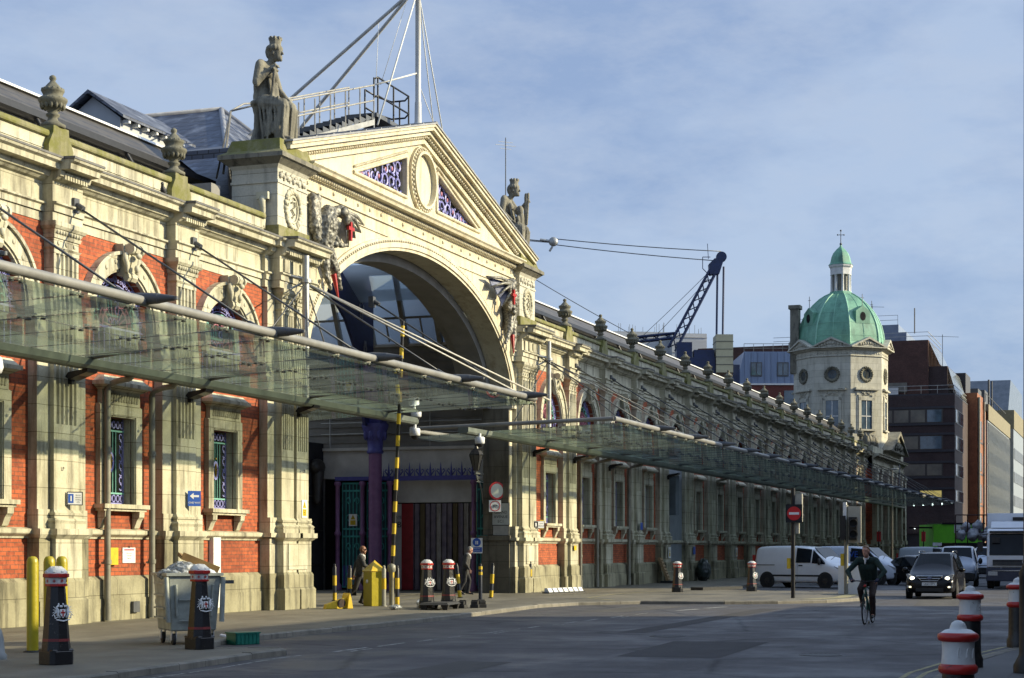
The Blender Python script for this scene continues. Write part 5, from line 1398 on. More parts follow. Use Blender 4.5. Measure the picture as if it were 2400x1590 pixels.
# ---------------------------------------------------------------- signs on the building
def board(name, label, cat, M0, w, h, mats, draw=None, d=.015, edge=None):
    mb = MB(); mb.mi = 0; mb.box(-w/2,w/2,-h/2,h/2,-d,0)
    if edge: mb.mi = edge; [mb.box(*b, 0,.002) for b in ((-w/2,w/2,h/2-.02,h/2),(-w/2,w/2,-h/2,-h/2+.02),(-w/2,-w/2+.02,-h/2+.02,h/2-.02),(w/2-.02,w/2,-h/2+.02,h/2-.02))]
    if draw: draw(mb)
    for i in range(len(mb.v)): pass
    st = MB(); st.v = mb.v; st.f = mb.f; st.m = mb.m; st.sm = mb.sm
    o = st.build(name, mats); o.matrix_world = M0; tag(o, label, cat); return o
BLUE = pm('sign_blue', (.02,.09,.42), (.018,.08,.38), 3, .4)
SRED = pm('sign_red_ring', (.55,.02,.02), (.5,.018,.018), 3, .35)
IDM = Matrix.Identity(4)
def ang(x, y, z, a):                               # a board whose face is turned from the wall towards the road by a
    return frame((x,y,z), (math.cos(a), -math.sin(a), 0), (0,0,1))
def d_oneway(mb):
    mb.mi = 1; mb.prism([(-.12,.06),(-.02,.14),(-.02,.085),(.12,.085),(.12,.035),(-.02,.035),(-.02,-.02)], 'z', .001, .004); text(mb, 'ONE WAY', .068, Matrix.Translation((0,-.105,0)), .004)
def sheet_text(lines, s, y0, dy, mi=1, x=0, dark=True):
    def f(mb):
        mb.mi = mi
        for i, l in enumerate(lines): text(mb, l, s, Matrix.Translation((x, y0-dy*i, 0)), .003)
    return f
board('one_way_sign', 'blue one way sign with a white arrow on the second pilaster', 'sign', ang(38.75,-.52,2.92,R(38)), .34, .38, [BLUE, M['white_clean']], d_oneway)
def d_park(mb):
    mb.mi = 1; mb.box(-.15,-.03,-.1,.1,.001,.003); mb.mi = 0; mb.box(-.1,-.07,-.06,.06,.003,.005); mb.mi = 2
    for i, l in enumerate(['Goods', 'vehicles', 'loading', 'only']): text(mb, l, .042, Matrix.Translation((.075,.075-.05*i,0)), .003)
board('loading_sign', 'small white loading sign with a blue symbol on the first pilaster', 'sign', ang(33.55,-.5,2.78,R(38)), .36, .3, [M['white_clean'], BLUE, M['black']], d_park, edge=2)
def d_lp(mb): text(mb, 'LP', .1, IDM, .001)
mb = MB(); text(mb, 'LP', .13, FACE(33.3,-.353,3.42), .002); o = mb.build('letter_plate', M['black']); tag(o, 'black letters LP high on the first pilaster', 'lettering')
mb = MB(); text(mb, 'LP', .13, FACE(45.0,-.453,3.85), .002); o = mb.build('letter_plate', M['black']); tag(o, 'black letters on the near gateway pier beside the round sign', 'lettering')
def d_notice(mb):
    mb.mi = 1; mb.box(-.22,.22,.11,.15,.001,.003); mb.mi = 2; mb.box(-.02,.02,.17,.22,.001,.003)
    for i, l in enumerate(['Notice to users', 'of this market', 'Keep clear']): text(mb, l, .04, Matrix.Translation((0,.05-.06*i,0)), .003)
board('notice', 'white notice with a pink stripe on the brick under the first window', 'notice', FACE(36.55,-.02,1.52), .56, .36, [M['white_clean'], M['pinkred'], M['black']], d_notice)
o = MB().box(-.2,.2,-.1,0,-.2,.2).build('meter_box', M['yellow'], None, (35.75,-.003,1.5)); tag(o, 'small yellow box on the brick right of the first downpipe', 'box')
o = MB().box(-.14,.14,-.1,0,-.13,.13).build('air_brick', M['dark_steel'], None, (36.6,-.1,.3)); tag(o, 'small square vent grille low in the near plinth', 'vent')
def d_warn(mb):
    mb.mi = 1; mb.prism([(-.11,.02),(.11,.02),(0,.22)], 'z', .001, .003); mb.mi = 2; mb.prism([(-.08,.04),(.08,.04),(0,.185)], 'z', .003, .004); mb.mi = 1; mb.prism([(-.075,.045),(.075,.045),(0,.17)], 'z', .004, .005)
    mb.mi = 2; mb.box(-.04,.03,.07,.085,.005,.006); mb.box(-.005,.01,.085,.14,.005,.006)
    mb.mi = 1; mb.box(-.12,.12,-.2,-.01,.001,.003); mb.mi = 2
    for i, l in enumerate(['Warning', 'Slippery', 'surface']): text(mb, l, .045, Matrix.Translation((0,-.05-.055*i,0)), .004)
WM = [M['white_clean'], M['yellow'], M['black']]
board('warning_sign', 'white and yellow warning sign on the near gateway pier', 'warning sign', FACE(45.0,-.47,2.8), .34, .5, WM, d_warn)
def d_yel(mb):
    mb.mi = 1; mb.box(-.05,.05,.06,.15,.001,.003)
    for i, l in enumerate(['Caution', 'vehicles', 'crossing']): text(mb, l, .06, Matrix.Translation((0,0-.065*i,0)), .003)
board('caution_sign', 'plain yellow caution sign on the inner edge of the near gateway pier', 'warning sign', frame((45.9,.1,2.82), (.25,-.97,0), (0,0,1)), .34, .42, [M['yellow'], M['black']], d_yel)
board('warning_sign', 'warning sign on the left teal gate inside the gateway', 'warning sign', frame((65.52,7.45,2.85), (0,-1,0), (0,0,1)), .36, .48, WM, d_warn)
board('warning_sign', 'narrow warning sign on the gate left of the curtain doorway', 'warning sign', frame((65.52,5.7,1.95), (0,-1,0), (0,0,1)), .22, .7, WM, d_warn)
def gate_no(mb): 
    text(mb, 'GATE', .16, Matrix.Translation((0,.25,0)), .002); text(mb, '8B', .34, Matrix.Translation((0,-.05,0)), .002)
mb = MB(); gate_no(mb); mb.xf(frame((65.95,5.68,2.7), (0,-1,0), (0,0,1))); o = mb.build('gate_number', M['black']); tag(o, 'black gate number painted beside the curtain doorway', 'lettering')
def round_sign(label, M0, r):
    mb = MB(); mb.mi = 0; mb.lathe([(0,-.02),(r,-.02),(r,0),(0,.0)], n=32, smooth=False); mb.mi = 1; mb.lathe([(r*.78,.001),(r*.78,.005),(0,.005)], n=32, smooth=False)
    t = mb.build('round_sign', [SRED, pm('sign_white', (.62,.63,.55), (.57,.58,.5), 3, .4)]); t.matrix_world = M0; tag(t, label, 'sign'); return t
round_sign('round white sign with red border half hidden behind the near gateway pier', frame((45.72,.35,3.83), (.334,-.943,0), (0,0,1)), .33)
round_sign('round white sign with red border above the cycle sign on the far pier', frame((63.0,.32,3.88), (.75,-.66,0), (0,0,1)), .34)
def d_cycle(mb):
    mb.mi = 1; mb.ring(0,0,.17,.17,.2,.2,0,.003,0,2*PI,28); 
    st = len(mb.v)
    mb.mi = 2
    for x in (-.08,.08): mb.ring(x,-.03,.042,.042,.055,.055,0,.003,0,2*PI,14)
    for a, b in (((-.08,-.03),(-.03,.04)),((-.03,.04),(.05,.04)),((.05,.04),(.08,-.03)),((-.03,.04),(0,-.03)),((0,-.03),(.05,.04)),((0,-.03),(-.08,-.03)),((.05,.04),(.04,.07)),((-.03,.04),(-.04,.06))): mb.tube((a[0],.002,a[1]),(b[0],.002,b[1]),.007,n=4)
    i0 = len(mb.v)
def cyc_board():
    mb = MB(); mb.mi = 0; mb.box(-.23,.23,.004,.02,-.22,.22); d_cycle(mb)
    o = mb.build('cycle_sign', [M['white_clean'], SRED, M['black']]); return o
o = cyc_board(); o.location = (62.9,.36,3.3); o.rotation_euler.z = -R(62); tag(o, 'square no cycling sign in a red ring on the far gateway pier', 'sign')
def d_ga(mb):
    mb.mi = 1
    for i, l in enumerate(['GRAND', 'AVENUE', 'EC1']): text(mb, l, .15, Matrix.Translation((0,.06-.17*i,0)), .003)
board('street_sign', 'street name plate reading Grand Avenue on the far gateway pier', 'street sign', frame((63.15,.22,3.0), (0,-1,0), (0,0,1)), .72, .86, [pm('plate_grey', (.42,.44,.42), (.36,.38,.36), 3, .5), M['black']], d_ga, edge=1)
board('plaque', 'framed grey plaque under the street name plate', 'plaque', frame((63.15,.22,2.38), (0,-1,0), (0,0,1)), .66, .4, [pm('plaque_grey', (.33,.33,.31), (.26,.26,.25), 5, .5), M['black']], None, edge=1)
def d_park2(mb):
    mb.mi = 1; mb.box(-.24,-.04,-.12,.12,.001,.003); mb.mi = 0; mb.box(-.17,-.1,-.07,.07,.003,.004); mb.mi = 1
    for i, l in enumerate(['LOW', 'BRIDGE', '']): text(mb, l, .07, Matrix.Translation((.1,.04-.09*i,0)), .003)
board('lorry_sign', 'white sign with a black lorry panel on the far gateway pier', 'sign', ang(65.25,-.6,2.62,R(40)), .5, .3, [M['white_clean'], M['black']], d_park2, edge=1)
board('warning_sign', 'little yellow sign beside the lorry panel sign', 'warning sign', ang(65.75,-.55,2.63,R(40)), .16, .36, [M['yellow'], M['black']], sheet_text(['LPG'], .06, 0, .1))
def d_foot(mb):
    mb.mi = 1; mb.lathe([(.16,.001),(.16,.003)], (0,.13,0), 20, smooth=False); mb.mi = 0; mb.box(-.05,-.01,.05,.18,.003,.005); mb.box(.01,.05,.05,.18,.003,.005); mb.mi = 1; mb.box(-.2,.2,-.24,-.06,.001,.003); mb.mi = 0
    for i, l in enumerate(['Pedestrians', 'use footway']): text(mb, l, .055, Matrix.Translation((0,-.11-.08*i,0)), .004)
board('footway_sign', 'blue and white pedestrian sign left of the far gateway pier', 'sign', frame((62.9,1.1,1.8), (.25,-.97,0), (0,0,1)), .44, .58, [M['white_clean'], BLUE], d_foot)
for x, z, w, hh, m_, lab in ((70.3,1.72,.16,.2,'yellow','little yellow sticker on the pilaster at the end of the sunshine'), (80.7,2.75,.2,.34,'b','small blue sign on the second shaded pilaster'), (86.0,1.5,.24,.55,'w','white and yellow warning sign on the pilaster beside the grey boarded bay'), (91.2,1.6,.22,.4,'b2','blue sign on the far side of the grey boarded bay'), (101.6,1.5,.24,.5,'w2','warning sign far along the shaded wall behind the van tail')):
    mats = WM if m_ in 'ww2' and m_[0] == 'w' else [BLUE, M['white_clean']] if m_[0] == 'b' else [M['yellow'], M['black']]
    board('small_sign', lab, 'sign', FACE(x,-.5,z), w*2, hh, mats, d_warn if m_[0] == 'w' else None)

# bracket lantern at the far pier
t = thing('bracket_lantern', 'old street lantern on a scrolled iron bracket inside the arch', 'lamp', (62.45,.95,0))
mb = MB(); mb.lathe([(.1,4.62),(.12,4.66),(.27,5.2),(.27,5.22)], n=8, smooth=False); mb.build('glass', pm('dusty_lantern_glass', (.09,.085,.08), (.06,.058,.055), 4, .15), t)
mb = MB(); mb.lathe([(.29,5.2),(.29,5.24),(.2,5.38),(.08,5.46),(.06,5.55),(.09,5.6),(.04,5.7),(0,5.75)], n=8, smooth=False)
for k in range(8): mb.tube((.11*math.cos(k*PI/4),.11*math.sin(k*PI/4),4.64),(.275*math.cos(k*PI/4),.275*math.sin(k*PI/4),5.2),.015,n=4)
mb.build('cage', M['black'], t)
mb = MB(); mb.box(-.1,.75,-.03,.03,4.5,4.56); mb.box(.0,.75,-.02,.02,4.2,4.24); mb.path([(.0,0,4.5),(.1,0,4.3),(.35,0,4.2),(.6,0,3.9),(.75,0,3.4)], .03, 6); mb.tube((0,0,4.5),(0,0,4.64),.05,n=8)
for k in range(5): mb.ring(.1+k*.14,4.37,.035,.045,.055,.065,-.015,.015,0,2*PI,8)
mb.build('bracket', pm('pale_bracket', (.3,.29,.27), (.2,.19,.18), 6, .5), t)

# pigeon on the cornice
mb = MB(); mb.ell((0,0,.12), .13, .075, .08, rot=Matrix.Rotation(R(-25),3,'Y')); mb.cap((.08,0,.16),(.11,0,.24),.05,.035); mb.ell((.12,0,.26), .042); mb.cap((.15,0,.255),(.18,0,.25),.012,.004); mb.cap((-.1,0,.08),(-.25,0,.03),.045,.02); mb.cap((0,.03,.06),(0,.03,0),.01); mb.cap((0,-.03,.06),(0,-.03,0),.01)
o = remesh(mb, 'pigeon', pm('pigeon_grey', (.05,.05,.055), (.025,.025,.03), 30, .6), .012, None, 1, (37.3,-.5,10.165), R(200)); tag(o, 'dark pigeon perched on the cornice between the two near urns', 'bird')

# ---------------------------------------------------------------- roof furniture
t = thing('roof_mast', 'white mast on the pediment apex with stays and raking struts', 'mast', (54.45,.0,15.6))
mb = MB(); mb.lathe([(.17,.0),(.17,.2),(.12,.25),(.11,.9),(.095,.95),(.092,4.6),(.13,4.65),(.13,4.85),(.09,4.9),(.09,5.4)], n=18); mb.build('pole', pm('white_grey_mast', (.5,.5,.49), (.42,.42,.41), 2, .45), t)
for q in ((.5,6.7,.35),(.75,5.3,.0)):
    mb = MB(); mb.tube((-.02,.1,4.7), q, .058, n=10); mb.build('strut', pm('pale_strut', (.52,.51,.47), (.42,.41,.38), 3, .45), t)
ropem = pm('white_rope', (.62,.62,.58), (.5,.5,.47), 9, .5)
for a, b, r_ in (((0,0,4.7),(-4.0,-.3,-.75),.03), ((0,0,4.7),(1.75,-.3,-.35),.022), ((0,0,4.6),(1.9,.1,-.35),.018), ((0,0,1.9),(-2.1,.6,1.05),.03), ((0,0,1.6),(1.8,-.2,-.3),.015), ((-2.1,.6,1.05),(-1.2,.9,3.3),.01), ((-.1,.3,4.5),(-.8,1.0,1.4),.01)):
    mb = MB(); mb.wire(a, b, r_, 0, 6); mb.build('stay', ropem, t)
t = thing('roof_stair', 'steel stair and caged platform climbing the pediment roof', 'stair', (0,0,0))
s0, s1 = Vector((47.6,1.3,13.85)), Vector((53.1,1.3,15.75)); n = 13
mb = MB()
for i in range(n):
    p = s0.lerp(s1, i/(n-1)); mb.box(p.x-.16,p.x+.26,1.0,1.9,p.z+.12,p.z+.16); 
    for y in (1.0,1.9): mb.add([(p.x-.16,y,p.z-.1),(p.x+.26,y,p.z+.12),(p.x-.16,y,p.z+.12),(p.x-.16,y+.02,p.z-.1),(p.x+.26,y+.02,p.z+.12),(p.x-.16,y+.02,p.z+.12)], [(0,1,2),(3,5,4),(0,3,4,1),(1,4,5,2),(2,5,3,0)])
mb.build('tread', M['dark_steel'], t)
mb = MB()
for y in (1.0,1.9): mb.prism([(s0.x-.2,s0.z-.2),(s0.x-.2,s0.z-.02),(s1.x,s1.z-.02),(s1.x,s1.z-.2)], 'y', y-.03, y+.0)
for i in range(0,n,3): p = s0.lerp(s1, i/(n-1)); mb.tube((p.x,1.0,p.z-.4),(p.x,1.0,p.z),.03,n=5)
mb.build('stringer', M['steel'], t)
mb = MB(); mb.box(53.1,56.4,.9,2.0,15.82,15.95); mb.build('platform', M['dark_steel'], t)
mb = MB()
for y in (1.0,1.9):
    for dz in (.6,1.1): mb.tube((s0.x-.4,y,s0.z+dz),(s1.x,y,s1.z+dz),.028,n=6)
    for i in range(6): p = s0.lerp(s1, i/5); mb.tube((p.x,y,p.z),(p.x,y,p.z+1.12),.025,n=5)
mb.tube((45.0,2.1,12.4),(45.25,2.0,14.25),.035,n=5); mb.tube((45.5,2.6,12.4),(45.25,2.0,14.25),.03,n=5)
for y in (1.0,1.9): mb.path([(s0.x-.4,y,s0.z+1.1),(46.4,y+.3,14.75),(45.25,2.0,14.25)], .028, 6)
mb.build('handrail', pm('galvanised_rail', (.35,.34,.3), (.22,.21,.2), 5, .5), t)
mb = MB()
for z in (16.55,17.15):
    mb.path([(53.1,1.0,z-.1),(53.3,.95,z+.0),(55.9,.95,z),(56.4,1.3,z),(56.4,1.8,z),(55.6,2.0,z),(54.6,2.0,z)], .032, 6)
for x, y in ((53.3,.95),(54.6,.95),(55.9,.95),(56.4,1.5),(54.6,2.0)): mb.tube((x,y,15.9),(x,y,17.15),.03,n=6)
mb.tube((53.1,1.0,16.45),(53.1,1.0,17.1),.03,n=6)
mb.build('cage', M['black'], t)
t = thing('aerial_pole', 'thin aerial pole on the roof behind the pediment slope', 'aerial', (74.25,4.0,12.9))
mb = MB(); mb.tube((0,0,0),(0,0,7.1),.035,.02,n=6); mb.build('pole', M['dark_steel'], t)
mb = MB(); mb.tube((-.25,.25,6.9),(.25,-.25,6.9),.012,n=4); mb.tube((-.35,.35,6.75),(.35,-.35,6.75),.012,n=4); mb.tube((-.2,.2,6.6),(.2,-.2,6.6),.012,n=4); mb.build('antenna', M['steel'], t)
# ================================================================ statues and people
def seated_figure(staff):
    """draped seated woman with a mural crown, facing -y; returns the mesh builder (origin at the plinth top)"""
    mb = MB()
    def P(f, x, z): return (x, -f, z)
    mb.box(-.5,.5,-.78,.6,-.06,.06)
    # throne
    mb.lathe([(.36,0),(.42,.05),(.42,.12),(.34,.16)], (0,.34,.98), 14, 1.0, .62); mb.lathe([(.46,.0),(.4,.12),(.27,.4),(.26,.75),(.36,1.0)], (0,.34,.03), 14, 1.0, .62)
    # trunk and cloak
    mb.ell(P(-.2,0,1.25), .36,.34,.36); mb.ell(P(-.16,0,1.6), .31,.25,.42); mb.ell(P(-.1,0,1.92), .37,.21,.27); mb.ell(P(-.3,0,1.5), .36,.2,.5)
    mb.cap(P(-.15,-.3,2.02),P(-.15,.3,2.02),.17); mb.ell(P(.08,-.13,1.78),.14,.14,.15); mb.ell(P(.08,.13,1.78),.14,.14,.15)
    # draped legs
    for s in (-1, 1):
        mb.cap(P(-.05,s*.2,1.05),P(.62,s*.25,.95),.25,.18); mb.cap(P(.64,s*.25,.92),P(.5,s*.24,.2),.17,.2); mb.cap(P(.55,s*.2,.08),P(.85,s*.22,.05),.12,.08)
    mb.cap(P(.45,0,.8),P(.4,0,.2),.18,.22); mb.ell(P(.1,0,.5),.34,.3,.5)
    for k in range(9):                     # folds
        x = -.42+.105*k; mb.cap(P(.74+.05*math.sin(k*2),x,.9),P(.62+.1*math.cos(k*1.7),x*1.15,.1),.035,.05)
        if k < 6: mb.cap(P(-.2+.14*k,-.36,1.15),P(.0+.11*k,-.4,.12+.04*k),.035,.05); mb.cap(P(-.2+.14*k,.36,1.15),P(.0+.11*k,.4,.12+.04*k),.035,.05)
    for k in range(5): mb.cap(P(.12,-.25+.12*k,1.62),P(.2,-.2+.1*k,1.1),.045,.05)
    # arms
    mb.cap(P(-.12,-.4,2.0),P(-.18,-.5,1.55),.15,.13)
    if staff: mb.cap(P(-.18,-.5,1.55),P(.2,-.42,1.25),.12,.08); hx = P(.28,-.38,1.18); mb.cap(P(-.1,.4,2.0),P(.2,.52,1.65),.14,.12); mb.cap(P(.2,.52,1.65),P(.6,.42,1.98),.11,.08); h2 = P(.66,.4,2.02)
    else: mb.cap(P(-.18,-.5,1.55),P(.25,-.25,1.95),.12,.075); hx = P(.31,-.2,1.98); mb.cap(P(-.1,.4,2.0),P(.05,.5,1.52),.14,.12); mb.cap(P(.05,.5,1.52),P(.45,.3,1.2),.11,.08); h2 = P(.5,.28,1.16)
    for h in (hx, h2):
        mb.ell(h,.075,.085,.08)
        for q in range(4): mb.cap((h[0]-.06+.04*q,h[1]-.05,h[2]+.03),(h[0]-.06+.04*q,h[1]-.12,h[2]-.02),.025,.02)
        mb.cap((h[0]+.06,h[1],h[2]+.03),(h[0]+.08,h[1]-.08,h[2]+.05),.025,.02)
    # neck, head with face
    mb.cap(P(-.03,0,2.05),P(.14,0,2.28),.12,.11)
    mb.ell(P(.24,0,2.38),.155,.19,.22); mb.ell(P(.3,0,2.28),.11,.13,.13); mb.cap(P(.42,0,2.42),P(.47,0,2.345),.025,.035); mb.cap(P(.41,-.04,2.27),P(.41,.04,2.27),.03); mb.ell(P(.39,0,2.2),.06,.06,.05)
    for s in (-1, 1): mb.ell(P(.38,s*.065,2.42),.035,.03,.025); mb.ell(P(.2,s*.16,2.37),.03,.045,.06)
    for k in range(12): a = 2*PI*k/12; mb.ell(P(.17+.19*math.cos(a),.18*math.sin(a),2.5),.08,.08,.08)
    mb.ell(P(.04,0,2.42),.17,.18,.2)
    # mural crown
    cx = .2
    mb.lathe([(.17,2.54),(.18,2.58),(.19,2.74)], P(cx,0,0), 14)
    for k in range(8): a = 2*PI*(k+.5)/8; mb.box(.17*math.sin(a)-.042,.17*math.sin(a)+.042,-cx-.17*math.cos(a)-.042,-cx-.17*math.cos(a)+.042,2.72,2.8)
    if staff:
        mb.cap(P(.62,.33,2.25),P(.55,.3,.1),.075,.06); mb.cap(P(.72,.36,2.28),P(.66,.32,1.2),.06,.05)
        mb.ell(P(.5,-.1,1.62),.17,.17,.19); mb.cap(P(.5,-.05,1.45),P(.45,.05,.9),.17,.22); mb.cap(P(.45,-.25,1.35),P(.6,-.3,1.0),.08,.06)
    else:
        mb.cap(P(.33,-.24,2.02),P(.18,-.46,.1),.055,.03); mb.cap(P(.33,-.36,1.9),P(.33,-.08,1.9),.035)
    return mb
for x, st, lab in ((44.46, 0, 'large seated stone woman with a mural crown resting a sword, on the near gateway pedestal'), (64.54, 1, 'smaller looking seated stone woman holding a staff, beyond the pediment slope')):
    o = remesh(seated_figure(st), 'statue', M['stone_grey'], .022, None, 1, (x,.345,12.98), 0, disp=(.02,.12)); tag(o, lab, 'statue'); o.scale = (.97,.88,1.07)

def hand(mb, w, d, side, curl=.5, grip=None):
    """palm and five fingers: w wrist, d direction of the hand, side = direction of the thumb"""
    w = Vector(w); d = Vector(d).normalized(); s = Vector(side); s = (s-d*s.dot(d)).normalized(); n = d.cross(s)
    c = w+d*.05
    R3 = Matrix((s, n, d)).transposed()
    mb.ell(c, .04, .016, .05, 10, 6, R3)
    for k, L in enumerate((.07,.08,.075,.058)):
        b = w+d*.09+s*(.028-.019*k); m_ = b+d*L*.5*(1-.3*curl)+n*L*.45*curl; e = m_+d*L*.5*(1-1.3*curl)+n*L*.5*curl
        mb.cap(b, m_, .0095, .009, 6); mb.cap(m_, e, .009, .0075, 6)
    b = w+d*.03+s*.035; m_ = b+d*.03+s*.025+n*.01; mb.cap(b, m_, .012, .011, 6); mb.cap(m_, m_+d*.03+n*.012, .011, .009, 6)
def head_blobs(mb, h, fwd, up=(0,0,1)):
    """h = centre of the skull"""
    f = Vector(fwd).normalized(); u = Vector(up); u = (u-f*u.dot(f)).normalized(); s = u.cross(f); h = Vector(h)
    R3 = Matrix((f, s, u)).transposed()
    def P(a, b, c): return h+f*a+s*b+u*c
    mb.ell(P(0,0,.02), .098,.076,.108,14,10,R3); mb.ell(P(.035,0,-.05), .062,.058,.075,12,8,R3); mb.ell(P(.055,0,-.105), .035,.035,.025,10,6,R3)
    mb.cap(P(.093,0,.015),P(.112,0,-.03),.011,.016,6)
    mb.cap(P(.082,-.022,-.068),P(.082,.022,-.068),.011,.011,6); mb.cap(P(.08,-.02,-.082),P(.08,.02,-.082),.01,.01,6)
    for q in (-1, 1):
        mb.ell(P(.083,q*.033,.012),.012,.016,.01,8,6,R3); mb.cap(P(.088,q*.05,.033),P(.094,q*.015,.036),.01,.01,6)
        mb.ell(P(-.005,q*.079,-.01),.022,.01,.034,8,6,R3)
def person(label, loc, rz, J, cl, fwd=(1,0,0), group=None, build=1.0):
    """a figure facing +x locally; J = joints; body is one surface, clothes and hair are its children"""
    V = {k: Vector(v) for k, v in J.items()}
    b = MB()
    head_blobs(b, V['head'], fwd)
    b.cap(V['neck'], V['head']-Vector((0,0,.07)), .06, .055)
    b.cap(V['pelvis'], V['chest'], .1, .11); b.cap(V['sl'], V['sr'], .07)
    for s in 'lr':
        b.cap(V['s'+s], V['e'+s], .048, .04); b.cap(V['e'+s], V['w'+s], .04, .028)
        b.cap(V['h'+s], V['k'+s], .08, .055); b.cap(V['k'+s], V['a'+s], .055, .038); b.cap(V['a'+s], V['t'+s], .04, .03)
        d = V.get('d'+s) or (V['w'+s]-V['e'+s]); hand(b, V['w'+s], d, V.get('th'+s) or Vector((1,0,.3)), .75 if cl.get('grip') else .35)
    o = remesh(b, 'person', cl['skin'], .0085, None, 1, loc, rz); tag(o, label, 'person', group)
    c = MB()                                  # upper garment
    side = (V['sl']-V['sr']).normalized()
    for q in (-.07, 0, .07): c.cap(V['pelvis']+side*q+Vector((0,0,cl.get('hem',-.05))), V['chest']+side*q*1.35, .125, .135)
    c.cap(V['chest']+Vector((0,0,.1)), V['neck']-Vector((0,0,.03)), .12, .075); c.cap(V['sl'], V['sr'], .085)
    for s in 'lr':
        c.cap(V['s'+s], V['e'+s], .078, .06); c.cap(V['e'+s], V['e'+s].lerp(V['w'+s], .95), .06, .043)
        c.ell(V['e'+s]+Vector((.0,0,.0)), .064,.064,.06)
    for k in range(5): c.cap(V['pelvis'].lerp(V['chest'], .2*k)+side*.11+Vector((.07,0,0)), V['pelvis'].lerp(V['chest'], .2*k+.1)-side*.1+Vector((.09,0,0)), .035, .03)
    remesh(c, cl.get('top_name','jacket'), cl['top'], .012, o, 1, disp=(.012,.06))
    l = MB()
    l.cap(V['hl'], V['hr'], .115)
    for s in 'lr':
        l.cap(V['h'+s], V['k'+s], .105, .075); l.cap(V['k'+s], V['a'+s]+Vector((0,0,.0)), .073, .062)
    remesh(l, 'trousers', cl['legs'], .012, o, 1, disp=(.012,.07))
    for s in 'lr':
        f = MB(); a, t = V['a'+s], V['t'+s]; d = (t-a).normalized(); f.cap(a-d*.05-Vector((0,0,.02)), t+d*.03, .045, .038); f.ell(a-Vector((0,0,.0)), .05,.048,.05); remesh(f, 'shoe', M['leather'], .012, o, 1)
    F = Vector(fwd).normalized(); S = Vector((0,0,1)).cross(F).normalized(); U = F.cross(S)
    def HP(a, b_, c_): return V['head']+F*a+S*b_+U*c_
    if cl.get('hair'):
        h = MB(); R3 = Matrix((F, S, U)).transposed(); h.ell(HP(-.028,0,.045), .092,.082,.098,14,10,R3)
        for k in range(9): h.ell(HP(.06-.012*abs(k-4),-.055+.014*k,.105-.006*abs(k-4)), .03,.02,.022,8,6,R3)
        for q in (-1, 1): h.cap(HP(-.03,q*.075,.04),HP(-.045,q*.07,-.05),.022,.016)
        remesh(h, 'hair', cl['hair'], .009, o, 1, disp=(.014,.03))
    if cl.get('shirt'):
        s_ = MB(); n = V['neck']
        s_.cap(n+F*.045+S*.03,n+F*.045-S*.03,.04,.04); s_.path([n+F*.075+Vector((0,0,.01)), n+F*.1-Vector((0,0,.07)), n+F*.105-Vector((0,0,.14))], [.04,.025,.01], 6); s_.xf(Matrix.Identity(4)); s_.ell(n+Vector((0,0,.03)),.072,.07,.03)
        remesh(s_, 'shirt', cl['shirt'], .01, o, 1)
    if cl.get('glasses'):
        g = MB()
        for q in (-1, 1): g.ell(HP(.098,q*.034,.012), .008,.028,.019,10,6,Matrix((F,S,U)).transposed()); g.tube(HP(.095,q*.06,.015),HP(-.01,q*.083,.012),.005,n=4)
        g.build('sunglasses', M['black'], o)
    return o
# man in sunglasses, striding out of the gateway
o = person('man in sunglasses and dark jacket striding past the yellow cabinet', (48.1,-.75,0), R(-68), dict(
    pelvis=(0,0,.95), chest=(.04,0,1.3), neck=(.06,0,1.48), head=(.1,0,1.64), sl=(.02,.19,1.43), sr=(.05,-.19,1.43),
    el=(-.14,.27,1.16), wl=(-.2,.27,.9), dl=(-.02,0,-1), er=(.16,-.26,1.18), wr=(.4,-.2,1.08), dr=(1,.1,-.1),
    hl=(0,.1,.92), hr=(0,-.1,.92), kl=(.2,.1,.53), al=(.05,.1,.1), tl=(.2,.1,.04), kr=(-.12,-.1,.5), ar=(-.42,-.1,.24), tr=(-.36,-.1,.1)),
    dict(skin=M['skin_dark'], top=M['suit'], legs=M['trouser'], shirt=M['shirt'], glasses=1))
m_ = MB(); m_.path([(-.2,.27,.82),(-.22,.27,.7),(-.24,.28,.6)], .008, 5); m_.box(-.4,-.1,.24,.32,.28,.6); b_ = m_.build('bag', M['trouser'], None, (48.1,-.75,0), R(-68)); tag(b_, 'dark bag hanging from the hand of the man in sunglasses', 'bag')
# older man in a suit looking down
person('grey haired man in a dark suit walking with his head bowed', (60.7,.72,0), R(-66), dict(
    pelvis=(0,0,.95), chest=(.05,0,1.3), neck=(.1,0,1.48), head=(.17,0,1.63), sl=(.04,.19,1.43), sr=(.05,-.19,1.43),
    el=(.0,.25,1.15), wl=(.12,.24,.92), dl=(.3,0,-1), er=(.0,-.25,1.15), wr=(.14,-.24,.92), dr=(.3,0,-1),
    hl=(0,.1,.92), hr=(0,-.1,.92), kl=(.16,.09,.52), al=(.1,.09,.08), tl=(.26,.09,.04), kr=(-.03,-.09,.5), ar=(-.22,-.09,.14), tr=(-.08,-.09,.04)),
    dict(skin=M['skin'], top=M['suit'], legs=M['trouser'], shirt=M['shirt'], hair=M['hair_grey'], hem=-.14), fwd=(1,0,-.38))
